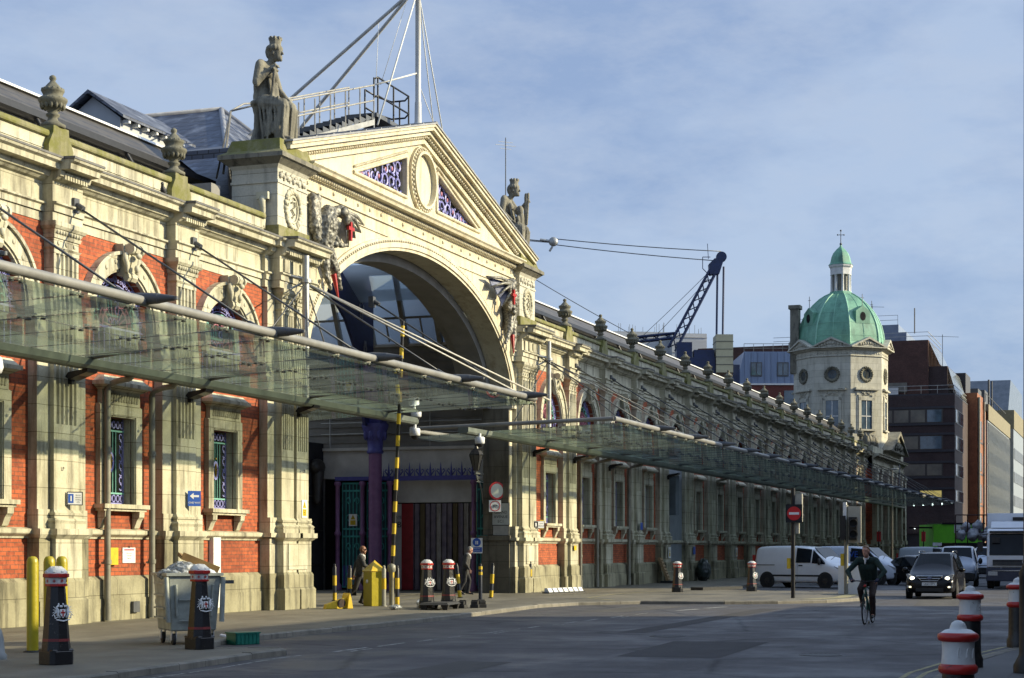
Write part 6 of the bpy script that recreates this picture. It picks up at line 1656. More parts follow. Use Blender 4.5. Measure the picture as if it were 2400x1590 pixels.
# cyclist
CYC = (42.45,-16.55,ZR); CRZ = R(178)
person('man in a green jumper cycling towards the viewer', CYC, CRZ, dict(
    pelvis=(-.12,0,1.04), chest=(.16,0,1.36), neck=(.28,0,1.55), head=(.4,0,1.72), sl=(.24,.2,1.5), sr=(.24,-.2,1.5),
    el=(.36,.43,1.24), wl=(.54,.31,1.05), dl=(.6,-.25,-.3), thl=(0,-1,0), er=(.36,-.43,1.24), wr=(.54,-.31,1.05), dr=(.6,.25,-.3), thr=(0,1,0),
    hl=(-.1,.1,1.0), hr=(-.1,-.1,1.0), kl=(.3,.13,.66), al=(.1,.12,.22), tl=(.26,.12,.17), kr=(.36,-.14,.82), ar=(.12,-.12,.5), tr=(.28,-.12,.44)),
    dict(skin=M['skin'], top=M['sweater'], legs=M['brown_cloth'], shirt=M['shirt'], hair=M['hair_brown'], grip=1, top_name='jumper', hem=-.04), fwd=(1,-.22,-.08))
for s in (-1, 1):
    m_ = MB(); hand(m_, (.54,s*.31,1.05), (.6,-s*.25,-.3), (0,-s,0), .75)
    for i, p in enumerate(m_.v): pass
    m_.cap((.5,s*.325,1.07),(.56,s*.3,1.04),.042,.045); m_.ell((.6,s*.285,1.02),.055,.05,.04)
    g = remesh(m_, 'glove', M['glove'], .01, [c for c in bpy.data.objects if c.name.startswith('person') and c.get('label','').startswith('man in a green')][0], 1)
t = thing('bicycle', 'dark green bicycle under the cyclist', 'bicycle', CYC, CRZ)
for x, nm in ((.55,0), (-.5,1)):
    mb = MB(); mb.path([(x+.335*math.cos(a*PI/16),0,.345+.335*math.sin(a*PI/16)) for a in range(32)], .019, 6, closed=True); w_ = mb.build('wheel', M['black_rough'], t)
    mb = MB(); mb.path([(x+.312*math.cos(a*PI/16),0,.345+.312*math.sin(a*PI/16)) for a in range(32)], .009, 4, closed=True); mb.lathe([(.025,-.05),(.025,.05)], n=8); mb.xf(Matrix.Identity(4))
    n0 = 0
    for a in range(16): mb.tube((x,.02*(-1)**a,.345),(x+.31*math.cos(a*PI/8),0,.345+.31*math.sin(a*PI/8)),.0022,n=3)
    mb.build('rim', M['steel'], w_)
    mb = MB(); mb.path([(x+.365*math.cos(a),0,.345+.365*math.sin(a)) for a in [R(40+10*k) for k in range(13)]], [.022]*13, 5); mb.build('mudguard', M['sweater'], t)
gr = pm('green_frame', (.02,.1,.07), (.015,.075,.05), 4, .3)
mb = MB(); bb = (-.08,0,.3); hd = (.42,0,.82); st_ = (-.2,0,.85)
for p, q, r_ in ((hd,bb,.02),((.4,0,.9),(-.18,0,.8),.018),(bb,st_,.018),(bb,(-.5,0,.345),.012),(st_,(-.5,0,.345),.01),((.4,0,.95),(.46,0,.7),.022)): mb.tube(p,q,r_,n=8)
for s in (-1, 1): mb.tube((.46,s*.045,.7),(.55,s*.045,.345),.014,n=6)
mb.build('frame', gr, t)
mb = MB(); mb.path([(.5,.33,1.0),(.5,.2,1.02),(.42,0,1.0),(.5,-.2,1.02),(.5,-.33,1.0)], .014, 6); mb.tube((.41,0,.9),(.43,0,1.01),.016,n=6); mb.build('handlebar', M['black'], t)
mb = MB(); mb.ell((-.22,0,.93),.15,.09,.035); mb.tube((-.2,0,.8),(-.22,0,.92),.014,n=6); mb.build('saddle', M['leather'], t)
mb = MB(); mb.lathe([(.09,-.01),(.09,.01)], n=16); mb.xf(frame((-.08,-.05,.3),(1,0,0),(0,0,1))); mb.tube((-.08,-.06,.3),(.09,-.09,.42),.012,n=6); mb.tube((-.08,.06,.3),(.12,.09,.17),.012,n=6); mb.box(.04,.14,-.15,-.08,.42,.44); mb.box(.07,.17,.08,.15,.15,.17); mb.build('crank', M['dark_steel'], t)
mb = MB(); mb.ell((.5,0,.9),.035,.035,.035); mb.build('lamp', M['red'], t)
# ================================================================ vehicles
def loft(st):
    """closed car body; st = list of (x, z_sill, z_belt, z_top, w_sill, w_belt, w_top) from nose to tail"""
    mb = MB(); rows = []
    for (x, zb, zl, zt, wb, wl, wt) in st:
        half = [(0,zb),(wb*.9,zb),(wb,zb+.06),(max(wb,wl)+.012,zb*.45+zl*.55),(wl,zl),(wt+.02,zt-.07),(wt*.9,zt-.012),(wt*.5,zt),(0,zt+.008)]
        ring = half+[(-y,z) for y, z in half[-2:0:-1]]
        rows.append([(x,y,z) for y, z in ring])
    n = len(rows[0])
    mb.smooth = True
    vs = [p for r_ in rows for p in r_]; fs = []
    for i in range(len(rows)-1):
        for k in range(n): fs.append((i*n+k,(i+1)*n+k,(i+1)*n+(k+1)%n,i*n+(k+1)%n))
    fs += [tuple(range(n)), tuple(range((len(rows)-1)*n, len(rows)*n))]
    mb.add(vs, fs); mb.smooth = False
    return mb, rows
def panel(a, b, c, d, off=.008, ins=.06):
    """an inset sheet lying just proud of the body between four points"""
    a, b, c, d = map(Vector, (a,b,c,d)); m_ = (a+b+c+d)/4
    q = [p.lerp(m_, ins) for p in (a,b,c,d)]
    n = (q[1]-q[0]).cross(q[3]-q[0]).normalized()
    if n.dot(m_-Vector((m_.x*.6,0,.7))) < 0: n = -n
    mb = MB(); mb.add([p+n*off for p in q]+[p-n*.01 for p in q], [(0,1,2,3),(7,6,5,4),(0,4,5,1),(1,5,6,2),(2,6,7,3),(3,7,4,0)])
    return mb
def paint(name, c, rough=.25):
    return pm(name, c, tuple(x*.93 for x in c), 2, rough, coat=.6)
GLASS = pane_mat('car_glass', (.006,.008,.011), .05); GLASS.node_tree.nodes['Principled BSDF'].inputs['Specular IOR Level'].default_value = .2
TYRE = pm('tyre', (.012,.012,.013), (.02,.02,.02), 14, .85)
LAMP = pm('clear_lamp', (.45,.45,.43), (.3,.3,.3), 20, .12)
def vehicle(name, label, cat, loc, rz, st, col, wheels, wr, screen, sides, extras=None, rear=None, group=None, trim=None, hub=None, tw=.2):
    t = thing(name, label, cat, loc, rz, group)
    mb, rows = loft(st); o = mb.build('body', col, t)
    sb = o.modifiers.new('s','SUBSURF'); sb.levels = 2; sb.render_levels = 2
    i, j = screen
    def P(i, k): return Vector(rows[i][k])
    nk = len(rows[0])
    panel(P(i,6),P(j,6),P(j,nk-6),P(i,nk-6),.022,.05).build('windscreen', GLASS, t)
    for a, b in sides:
        for s in (0, 1):
            k0, k1 = (4,5) if s == 0 else (nk-4,nk-5)
            panel(P(a,k0),P(b,k0),P(b,k1),P(a,k1),.012,.09).build('side_window', GLASS, t)
    if rear: a, b = rear; panel(P(a,6),P(b,6),P(b,nk-6),P(a,nk-6),.02,.12).build('rear_window', GLASS, t)
    for x in wheels:
        for s in (-1, 1):
            w = max(r_[4] for r_ in st)
            mb = MB(); mb.lathe([(wr+.07,0),(wr+.07,.012)], n=24); mb.xf(frame((x,s*(w-.005),wr+.01),(1,0,0),(0,0,1))); mb.build('wheel_arch', M['black_rough'], t)
            mb = MB(); mb.lathe([(wr*.62,-tw),(wr*.96,-tw),(wr,-tw+.02),(wr,-.03),(wr*.94,0),(wr*.64,.0)], n=24, smooth=False); mb.xf(frame((x,s*(w+.012),wr),(s*-1,0,0) if False else (1,0,0),(0,0,s*-1.))); 
            wo = mb.build('wheel', TYRE, t)
            mb = MB(); mb.lathe([(wr*.64,-.02),(wr*.6,.0),(wr*.2,.012),(0,.015)], n=16); 
            for q in range(8): a = q*PI/4; mb.box(wr*.36*math.cos(a)-.03,wr*.36*math.cos(a)+.03,wr*.36*math.sin(a)-.03,wr*.36*math.sin(a)+.03,.0,.014)
            mb.xf(frame((x,s*(w+.005),wr),(1,0,0),(0,0,-s))); mb.build('hub', hub or pm('dull_hub', (.1,.1,.105), (.06,.06,.065), 6, .45), wo)
    if extras: extras(t, rows)
    return t
def FR(x, y, z): return frame((x,y,z),(0,1,0),(0,0,1))      # a sheet facing forward (+x)
def bx(name, m, t, *b, bevel=0): return MB().box(*b).build(name, m, t, bevel=bevel)
def mirror_pair(t, x, y, z, m, sz=(.09,.11,.16)):
    for s in (-1, 1):
        mb = MB(); mb.ell((x,s*(y+.12),z), sz[0],sz[1],sz[2]*.6); mb.tube((x,s*(y-.05),z-.05),(x,s*(y+.1),z-.03),.025,n=6); mb.build('door_mirror', m, t)
# --- dark people carrier with its lights on
HEAD = emit_mat('lit_headlamp', (1,.93,.72), 2.2)
DK = pm('black_car_paint', (.006,.0055,.008), (.005,.005,.006), 2, .22, spec=.3)
CHR = pm('chrome', (.6,.6,.6), (.5,.5,.5), 3, .15, 1)
def mpv_x(t, rows):
    for s in (-1, 1):
        mb = MB(); mb.prism([(s*.52,.70),(s*.80,.74),(s*.88,.92),(s*.78,.94),(s*.56,.80)], 'x', 2.16, 2.3); mb.build('headlight', LAMP, t, bevel=.02)
        mb = MB(); mb.ell((2.31,s*.64,.775),.02,.085,.06); mb.ell((2.26,s*.78,.84),.03,.05,.05); mb.build('headlight_bulb', HEAD, t)
        mb = MB(); mb.prism([(s*.58,.40),(s*.82,.42),(s*.84,.50),(s*.6,.48)], 'x', 2.2, 2.37); mb.build('fog_light', LAMP, t)
        mb = MB(); mb.ell((2.375,s*.7,.45),.012,.06,.03); mb.build('fog_bulb', emit_mat('lit_fog_lamp', (1,.92,.6), 1.1), t)
        mb = MB(); mb.path([(.3,s*.62,1.72),(.1,s*.64,1.79),(-1.5,s*.62,1.78),(-1.7,s*.6,1.72)], .02, 6); mb.build('roof_rail', CHR, t)
    mb = MB(); mb.prism([(-.48,.86),(.48,.86),(.3,.68),(-.3,.68)], 'x', 2.3, 2.425); g = mb.build('grille', M['black'], t)
    mb = MB(); mb.path([(2.43,-.48,.86),(2.43,.48,.86),(2.43,.3,.68),(2.43,-.3,.68)], .018, 6, closed=True); mb.tube((2.43,-.4,.77),(2.43,.4,.77),.01,n=5); mb.build('grille_surround', CHR, g)
    mb = MB(); mb.ell((2.44,0,.775),.012,.095,.045); mb.build('badge', pm('badge_blue', (.04,.07,.2), (.3,.32,.4), 60, .2), g)
    mb = MB(); mb.box(2.4,2.43,-.27,.27,.5,.62); mb.mi = 1; text(mb, 'LR64 BFV', .105, FR(2.43,0,.56), .004); mb.build('number_plate', [M['white_clean'], M['black']], t)
    bx('lower_grille', M['black_rough'], t, 2.3,2.41,-.5,.5,.28,.42)
    mirror_pair(t, 1.05,.93,1.08,DK)
    mb = MB(); mb.tube((1.28,-.5,1.1),(.95,.1,1.22),.012,n=4); mb.tube((1.28,.2,1.1),(.95,.65,1.22),.012,n=4); mb.build('wiper', M['black_rough'], t)
    mb = MB()
    for k in range(5): mb.ell((.98+.04*math.sin(k),.05+.08*math.cos(k*1.3),1.2+.04*math.sin(k*2)),.03,.05,.05)
    mb.build('red_tassel', pm('red_tassel', (.5,.04,.02), (.4,.03,.02), 8, .6), t)
vehicle('people_carrier', 'black people carrier with lit headlamps waiting at the road mouth', 'car', (66.3,-15.6,ZR), R(180), [(2.42,.36,.60,.68,.62,.66,.5),(2.33,.22,.70,.80,.82,.84,.66),(1.95,.2,.84,.95,.90,.91,.78),(1.35,.2,.95,1.07,.92,.92,.80),(.42,.2,1.0,1.70,.93,.92,.66),(-.6,.2,1.0,1.76,.93,.92,.66),(-1.6,.2,1.02,1.72,.92,.91,.64),(-2.2,.25,1.05,1.58,.88,.88,.60),(-2.42,.35,1.0,1.12,.82,.82,.6)], DK, (1.45,-1.4), .33, (3,4), ((4,5),(5,6)), mpv_x, (7,8)).scale = (.95,.95,.95)
# --- white vans
WH = paint('white_van_paint', (.74,.76,.79), .3)
VAN = [(2.42,.42,.70,.78,.60,.66,.5),(2.3,.3,.86,.95,.84,.86,.7),(1.95,.25,1.0,1.1,.92,.93,.8),(1.5,.22,1.08,1.2,.94,.94,.82),(.75,.22,1.12,1.86,.95,.94,.74),(-.1,.22,1.12,1.93,.95,.94,.76),(-1.4,.22,1.12,1.93,.95,.94,.76),(-2.2,.25,1.12,1.9,.94,.93,.75),(-2.42,.32,1.1,1.78,.9,.9,.72)]
def van_x(txt=None, dark=None):
    def f(t, rows):
        for s in (-1, 1):
            mb = MB(); mb.prism([(2.28,.86),(2.36,.76),(2.14,.92),(1.92,1.0),(1.9,.92)], 'y', s*.86-.03, s*.86+.03); mb.build('headlight', LAMP, t)
            bx('side_moulding', M['black_rough'], t, -1.3,1.25,s*.955-.01,s*.955+.012,.52,.6)
            bx('door_handle', M['black'], t, .1,.3,s*.945-.02,s*.945+.02,1.0,1.05)
            bx('door_seam', M['dark_steel'], t, .02,.028,s*.95-.012,s*.95+.006,.4,1.12); 
            bx('slide_rail', M['dark_steel'], t, -2.2,-1.2,s*.945-.01,s*.945+.012,1.03,1.06)
            bx('rear_lamp', M['red'], t, -2.44,-2.36,s*.84-.06,s*.84+.06,1.0,1.5)
        mb = MB(); mb.prism([(-.8,.3),(.8,.3),(.86,.6),(.6,.66),(-.6,.66),(-.86,.6)], 'x', 2.2, 2.44); mb.build('bumper', M['black_rough'], t, bevel=.03)
        bx('grille', M['black'], t, 2.3,2.4,-.4,.4,.7,.8)
        mirror_pair(t, 1.25,.95,1.2,M['black'],(.08,.1,.26))
        mb = MB(); mb.tube((1.52,-.6,1.23),(1.3,.2,1.42),.012,n=4); mb.build('wiper', M['black_rough'], t)
        if txt:
            for s_, m_, x, z, sz in txt:
                for sd in (-1, 1): mb = MB(); text(mb, s_, sz, frame((x,sd*.965,z),(-sd,0,0) if sd > 0 else (1,0,0),(0,0,1)), .004); mb.build('lettering', m_, t)
    return f
V1 = vehicle('panel_van', 'white panel van standing broadside behind the bollard', 'van', (81.5,-8.2,ZR), R(-112), VAN, WH, (1.5,-1.6), .33, (3,4), ((3,4),(4,5)), van_x(), None, hub=pm('dark_hub', (.03,.03,.032), (.02,.02,.02), 6, .5))
WH2 = paint('cool_white_van_paint', (.62,.67,.76), .35)
vehicle('panel_van', 'second white van with blue and red lettering behind the broadside van', 'van', (89.9,-9.3,ZR), R(-106), VAN, WH2, (1.5,-1.6), .33, (3,4), ((3,4),(4,5)), van_x([('VE', BLUE, .15,1.5,.42), ('RY', SRED, .42,1.05,.42)]))
vehicle('minibus', 'white fronted minibus queueing directly behind the black people carrier', 'van', (88.3,-14.3,ZR), R(184), VAN, paint('grey_white_paint', (.38,.42,.5), .3), (1.5,-1.6), .33, (3,4), ((3,4),(4,5),(5,6)), van_x())
vehicle('panel_van', 'white van waiting far back left of the lorry', 'van', (113.0,-13.8,ZR), R(181), VAN, WH2, (1.5,-1.6), .34, (3,4), ((3,4),(4,5)), van_x())
CAR = [(2.05,.36,.56,.64,.6,.64,.5),(1.95,.22,.64,.76,.8,.82,.64),(1.5,.2,.78,.9,.86,.87,.74),(1.0,.2,.86,.98,.87,.87,.74),(.2,.2,.9,1.42,.88,.87,.58),(-.7,.2,.92,1.47,.88,.87,.58),(-1.4,.2,.94,1.38,.87,.86,.55),(-1.9,.25,.92,1.0,.82,.82,.6),(-2.05,.36,.85,.9,.74,.74,.6)]
def car_x(t, rows):
    for s in (-1, 1):
        mb = MB(); mb.ell((1.9,s*.66,.66),.09,.14,.07); mb.build('headlight', LAMP, t)
    bx('number_plate', M['white_clean'], t, 2.05,2.07,-.26,.26,.42,.53); bx('grille', M['black'], t, 1.98,2.06,-.45,.45,.55,.62)
    mirror_pair(t, .7,.87,.98,M['black'])
vehicle('hatchback', 'white parked car with dark windows right of the cyclist', 'car', (96.0,-12.4,ZR), R(-112), CAR, paint('silver_white_paint', (.5,.54,.6), .25), (1.25,-1.25), .3, (3,4), ((4,5),(5,6)), car_x)
vehicle('hatchback', 'silver parked car behind the white one at the foot of the shaded wall', 'car', (101.5,-11.3,ZR), R(-108), CAR, paint('silver_paint', (.3,.33,.38), .25), (1.25,-1.25), .3, (3,4), ((4,5),(5,6)), car_x)
vehicle('estate_car', 'black car nose just visible between the cyclist and the parked white car', 'car', (88.6,-12.6,ZR), R(-128), CAR, DK, (1.25,-1.25), .3, (3,4), ((4,5),(5,6)), car_x)
# long low pale van behind them, with a small roof board
def roofboard(t, rows): van_x()(t, rows); bx('roof_board', M['white_clean'], t, -.1,.1,-.7,.7,1.98,2.2)
vehicle('panel_van', 'pale grey van with a roof board beyond the parked cars', 'van', (118,-10.2,ZR), R(-100), VAN, paint('pale_grey_paint', (.42,.45,.48), .3), (1.5,-1.6), .33, (3,4), ((3,4),(4,5)), roofboard)

# --- lorry
t = thing('lorry', 'white box lorry with a black grille at the right edge', 'lorry', (82.6,-17.3,ZR), R(181))
LW = paint('lorry_white', (.70,.73,.78), .35)
mb = MB(); mb.prism([(1.2,.95),(1.26,1.45),(1.05,2.55),(.85,2.68),(-.7,2.72),(-.7,.95)], 'y', -1.12, 1.12); mb.build('cab', LW, t, bevel=.05)
mb = MB(); mb.prism([(.6,2.72),(.25,3.0),(-.65,3.05),(-.65,2.72)], 'y', -1.0, 1.0); mb.build('sun_roof_fairing', LW, t, bevel=.04)
mb = MB(); mb.box(-6.5,-.75,-1.22,1.22,.95,3.4); bo = mb.build('box_body', paint('box_white', (.58,.62,.68), .45), t, bevel=.02)
mb = MB(); mb.box(-.75,-.72,-.1,.95,3.06,3.22); mb.build('name_board', M['black'], bo)
mb = MB(); mb.prism([(1.285,1.5),(1.09,2.45),(1.07,2.45),(1.26,1.5)], 'y', -1.0, 1.0); mb.build('windscreen', GLASS, t)
for s in (-1, 1): bx('side_window', GLASS, t, .1,.85,s*1.125-.008,s*1.125+.008,1.6,2.3)
mb = MB(); mb.box(1.22,1.28,-.86,.86,1.05,1.3); g = mb.build('grille', M['black'], t)
mb = MB()
for z in (1.08,1.13,1.18): mb.box(1.28,1.3,-.84,.84,z,z+.02)
mb.build('grille_bar', M['dark_steel'], g)
mb = MB(); text(mb, 'DAF', .17, FR(1.305,.55,1.2), .004); mb.build('badge', CHR, g)
mb = MB(); mb.box(1.05,1.36,-1.14,1.14,.35,.92); bp = mb.build('bumper', pm('navy_bumper', (.03,.035,.06), (.02,.025,.045), 3, .5), t, bevel=.03)
for s in (-1, 1): mb = MB(); mb.box(1.33,1.38,s*.85-.2,s*.85+.2,.6,.78); mb.build('headlight', LAMP, bp)
mb = MB(); mb.box(1.36,1.375,-.26+.45,.26+.45,.42,.54); mb.mi = 1; text(mb, 'AY07 EEA', .1, FR(1.375,.45,.48), .004); mb.build('number_plate', [M['white_clean'], M['black']], bp)
bx('step_bar', CHR, t, 1.36,1.38,-.9,.9,.8,.83)
for s in (-1, 1):
    mb = MB(); mb.tube((1.05,s*1.1,2.45),(1.25,s*1.4,2.4),.025,n=6); mb.tube((1.05,s*1.1,1.5),(1.25,s*1.4,1.55),.025,n=6); mb.box(1.2,1.3,s*1.4-.12,s*1.4+.12,1.65,2.1); mb.box(1.2,1.3,s*1.4-.1,s*1.4+.1,2.15,2.35); mb.build('door_mirror', M['black'], t)
mb = MB(); mb.box(1.28,1.34,-.9,-.55,2.05,2.3); mb.box(1.05,1.3,-1.0,1.0,2.5,2.58); mb.build('sun_visor', M['black'], t)
for x in (.45,-4.2):
    for s in (-1, 1):
        mb = MB(); mb.lathe([(.3,-.28),(.47,-.28),(.48,-.03),(.46,0),(.3,.0),(.28,-.1),(0,-.1)], n=22, smooth=False); mb.xf(frame((x,s*1.13,.48),(1,0,0),(0,0,-s))); mb.build('wheel', TYRE, t)
bx('chassis', M['black_rough'], t, -6.4,1.0,-.45,.45,.5,.95)
# ================================================================ domed tower
COP = stone_mat('verdigris_copper', (.19,.43,.29), (.115,.29,.2), (.05,.13,.1), .75, rough=.55, joints=False, streak=(1,1,.25))
TW = (165.7, 3.6)
t = thing('domed_tower', 'octagonal pale stone tower with a green copper dome and white lantern', 'tower', (TW[0],TW[1],0))
A0_ = R(200.5)
def octv(r, k): a = A0_+k*PI/4; return (r*math.cos(a), r*math.sin(a))
def facef(k, r, z):                                    # frame on face k at apothem r
    a = A0_+(k+.5)*PI/4; n = Vector((math.cos(a), math.sin(a), 0)); return frame((n.x*r, n.y*r, z), (-math.sin(a), math.cos(a), 0), (0,0,1))
AP = math.cos(PI/8)
mb = MB(); mb.lathe([(4.4,0),(4.4,19.2)], n=8, rot=A0_, smooth=False); mb.build('shaft', M['stone_pale'], t)
mb = MB(); mb.lathe([(4.42,19.2),(4.5,19.25),(4.42,19.3),(4.42,19.75),(4.55,19.8),(4.75,19.95),(4.8,20.1),(4.3,20.12)], n=8, rot=A0_, smooth=False)
mb.lathe([(4.41,16.9),(4.47,16.93),(4.47,17.0),(4.41,17.03)], n=8, rot=A0_, smooth=False) if False else None
for k in range(8):
    st = len(mb.v); rnd = random.Random(k)
    for q in range(12): mb.ell((-1.4+q*.255, .28+.05*rnd.random(), 0), .11, .09, .04, n=6, m=4)
    mb.xf(facef(k, 4.42*AP, 19.2), st)
mb.build('cornice', M['stone_pale'], t)
ped = None
for k in range(8):
    mb = MB(); mb.mi = 0; mb.prism([(-1.75,0),(1.75,0),(0,.72)], 'z', -.3, .1); mb.prism([(-1.95,-.05),(-1.7,-.05),(0,.66),(1.7,-.05),(1.95,-.05),(0,.86)], 'z', -.3, .28); mb.prism([(-1.95,-.14),(1.95,-.14),(1.95,-.05),(-1.95,-.05)], 'z', -.3, .28)
    for q in range(8): mb.ell((-.9+q*.26, .16+.14*(1-abs(q-3.5)/3.5), .12), .13, .13, .08, n=6, m=4, jit=.3, seed=q)
    mb.xf(facef(k, 4.7*AP, 20.12)); mb.build('pediment', M['stone_pale'], t)
    # roundel with wreath and window below
    mb = MB(); mb.lathe([(.42,0),(.42,.06),(.62,.1),(.66,.02)], n=24)
    for q in range(20): a = 2*PI*q/20; mb.ell((.62*math.cos(a), .62*math.sin(a), .05), .13, .13, .1, n=6, m=4, jit=.3, seed=q)
    mb.xf(facef(k, 4.4*AP, 17.6)); ro = mb.build('roundel', M['stone_urn'], t)
    mb = MB(); mb.lathe([(0,.02),(.43,.02)], n=20, smooth=False); mb.xf(facef(k, 4.4*AP, 17.6)); mb.build('pane', M['pane_blue'], ro)
    mb = MB(); 
    for s in (-1, 1): mb.box(s*.72-.14,s*.72+.14,-1.6,1.5,-.05,.1); mb.box(s*.95-.05,s*.95+.05,-1.6,1.2,-.05,.05)
    mb.box(-.86,.86,1.02,1.3,-.05,.1); mb.box(-1.05,1.05,1.5,1.95,-.05,.06); mb.box(-1.3,1.3,1.95,2.08,-.05,.3); mb.box(-1.2,1.2,2.08,2.18,-.05,.2); mb.box(-1.0,1.0,-1.75,-1.6,-.05,.25)
    for q in range(7): mb.ell((-.5+q*.165, 1.7+.07*math.cos(q*2), .08), .1,.1,.07,n=6,m=4,jit=.3,seed=q)
    mb.xf(facef(k, 4.4*AP, 14.2)); wi = mb.build('window', M['stone_pale'], t)
    mb = MB(); mb.box(-.58,.58,-1.6,1.02,.005,.02); mb.xf(facef(k, 4.4*AP, 14.2)); mb.build('pane', M['pane_blue'], wi)
    mb = MB(); mb.box(-.03,.03,-1.6,1.02,.02,.05); mb.box(-.58,.58,-.45,-.38,.02,.05); mb.xf(facef(k, 4.4*AP, 14.2)); mb.build('sash', M['white'], wi)
DOME = [(4.25,20.1),(4.1,20.6),(4.05,21.2),(3.98,21.7),(3.8,22.4),(3.5,23.1),(3.1,23.75),(2.6,24.35),(2.0,24.9),(1.45,25.25),(1.2,25.35)]
mb = MB(); mb.lathe(DOME, n=8, rot=A0_, smooth=False); dm = mb.build('dome', COP, t)
mb = MB()
for k in range(8): mb.path([octv(r*1.0, k)+(z,) for r, z in DOME], .075, 6)
for k in range(8):
    a = A0_+(k+.5)*PI/4; mb.path([(r*AP*math.cos(a), r*AP*math.sin(a), z) for r, z in DOME], .03, 4)
for z, r in ((21.2,4.06),(22.4,3.81),(23.4,3.32)): mb.path([octv(r,k)+(z,) for k in range(8)], .018, 4, closed=True)
mb.build('rib', pm('pale_copper_rib', (.26,.5,.36), (.2,.42,.3), 3, .5), dm)
for k in range(0, 8, 2):
    mb = MB(); mb.mi = 0; mb.prism([(-.75,-.6),(.75,-.6),(.75,.55),(.45,.75),(0,1.05),(-.45,.75),(-.75,.55)], 'z', -1.2, .12); mb.mi = 0; mb.ring(0,.1,.34,.48,.46,.6,.1,.2,0,2*PI,18) if False else None
    mb.xf(facef(k-1 if False else k, 3.72*AP, 22.9)); dw = mb.build('dormer', COP, dm)
    mb = MB(); mb.lathe([(0,.135),(.3,.135)], n=18, smooth=False); mb.xf(Matrix.Diagonal((1,1.35,1,1))); mb.xf(facef(k, 3.72*AP, 22.95)); mb.build('louvre_opening', M['void'], dw)
    mb = MB(); mb.tube((0,1.05,0),(0,2.1,0),.03,n=5); mb.tube((-.2,1.75,0),(.2,1.75,0),.025,n=5); mb.xf(facef(k, 3.72*AP, 22.9)); mb.build('finial', M['dark_steel'], dw)
mb = MB(); mb.mi = 1; mb.lathe([(1.25,25.3),(1.2,25.45),(1.05,25.5),(1.0,25.62)], n=8, rot=A0_, smooth=False); mb.mi = 0; mb.lathe([(.62,25.6),(.62,27.5)], n=8, rot=A0_, smooth=False)
for k in range(8): p = octv(.86, k); mb.lathe([(.13,25.6),(.11,25.8),(.1,27.1),(.15,27.2)], (p[0],p[1],0), 8)
mb.lathe([(.98,27.2),(.98,27.45),(1.0,27.8),(1.12,27.95),(1.14,28.1)], n=8, rot=A0_, smooth=False)
ln = mb.build('lantern', [pm('white_stone', (.68,.68,.66), (.55,.55,.53), 3, .6), COP], t)
mb = MB()
for k in range(8): mb.box(-.16,.16,-.75,.75,.0,.06); mb.xf(facef(k, .63*AP, 26.5), len(mb.v)-8)
mb.build('opening', M['stone_grey'], ln)
mb = MB(); mb.lathe([(1.18,28.1),(1.0,28.3),(.93,28.6),(.86,28.9),(.7,29.25),(.4,29.6),(.12,29.85),(.08,30.0)], n=8, rot=A0_, smooth=False); mb.build('cap', COP, ln)
mb = MB(); mb.tube((0,0,29.9),(0,0,31.3),.045,.03,n=6)
for a, z in ((0,30.85),(1,31.0)): mb.tube((-.3*math.sin(A0_),.3*math.cos(A0_),30.95),(.3*math.sin(A0_),-.3*math.cos(A0_),30.95),.03,n=5)
for q in (-.3,.3): mb.ell((-q*math.sin(A0_),q*math.cos(A0_),30.95),.07)
mb.ell((0,0,31.35),.09); mb.ell((0,0,30.1),.12); mb.build('cross', M['dark_steel'], t)
mb = MB(); mb.box(-1.9,-.9,3.6,4.4,18,24.0); mb.box(-2.0,-.8,3.45,4.55,24.0,24.35); mb.build('chimney', M['stone_grey'], t)

# ================================================================ buildings beyond
def block(o, x0, x1, y0, y1, z0, z1, m, name='wall'): return MB().box(x0,x1,y0,y1,z0,z1).build(name, m, o)
FRM = pm('bronze_frame', (.05,.04,.035), None, 3, .5)
BLIND = pm('blinds_behind_glass', (.17,.15,.115), (.10,.09,.075), .7, .3)
SLAB = pm('dark_spandrel_slab', (.035,.033,.04), None, 2, .6)
t = thing('office_building', 'stepped brown brick office building with bands of windows behind the domed tower', 'building', (225.7,0,0))
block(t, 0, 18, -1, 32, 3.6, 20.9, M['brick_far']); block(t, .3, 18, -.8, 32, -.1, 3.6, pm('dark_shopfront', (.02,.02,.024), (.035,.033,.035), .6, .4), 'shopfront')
for i, (z0, z1, lit) in enumerate(((17.45,19.2,0),(14.1,15.9,0),(10.8,12.4,1),(7.6,9.1,1))):
    mb = MB(); mb.box(-.12,.02,-1.02,32,z1+.02,z1+.3); mb.box(-.12,.02,-1.02,32,z0-.3,z0-.02); mb.build('floor_slab', SLAB, t)
    ws = MB(); ws.box(-.04,0.02,.4,30,z0,z1)
    w_ = ws.build('window_band', FRM, t)
    mb = MB(); rnd = random.Random(i); y = .6
    while y < 28:
        wd = 2.6 if rnd.random() < .4 else 1.75; mb.mi = 1 if lit and rnd.random() < .6 else (0 if rnd.random() < .75 else 2); mb.box(-.06,-.04,y,y+wd,z0+.1,z1-.12); y += wd+.28
    mb.build('pane', [BLIND, emit_mat('lit_office', (.5,.40,.12), .32), M['pane_blue']], w_)
    mb = MB(); mb.box(.5,11.0,-1.05,-.98,z0,z1); sw_ = mb.build('window_band', FRM, t)
    mb = MB()
    for q in range(6): mb.box(.7+q*1.7,2.2+q*1.7,-1.08,-1.05,z0+.1,z1-.1)
    mb.build('pane', M['pane_blue'], sw_)
mb = MB(); mb.box(0,18,-1.02,32,20.9,21.1)
mb.build('parapet', SLAB, t)
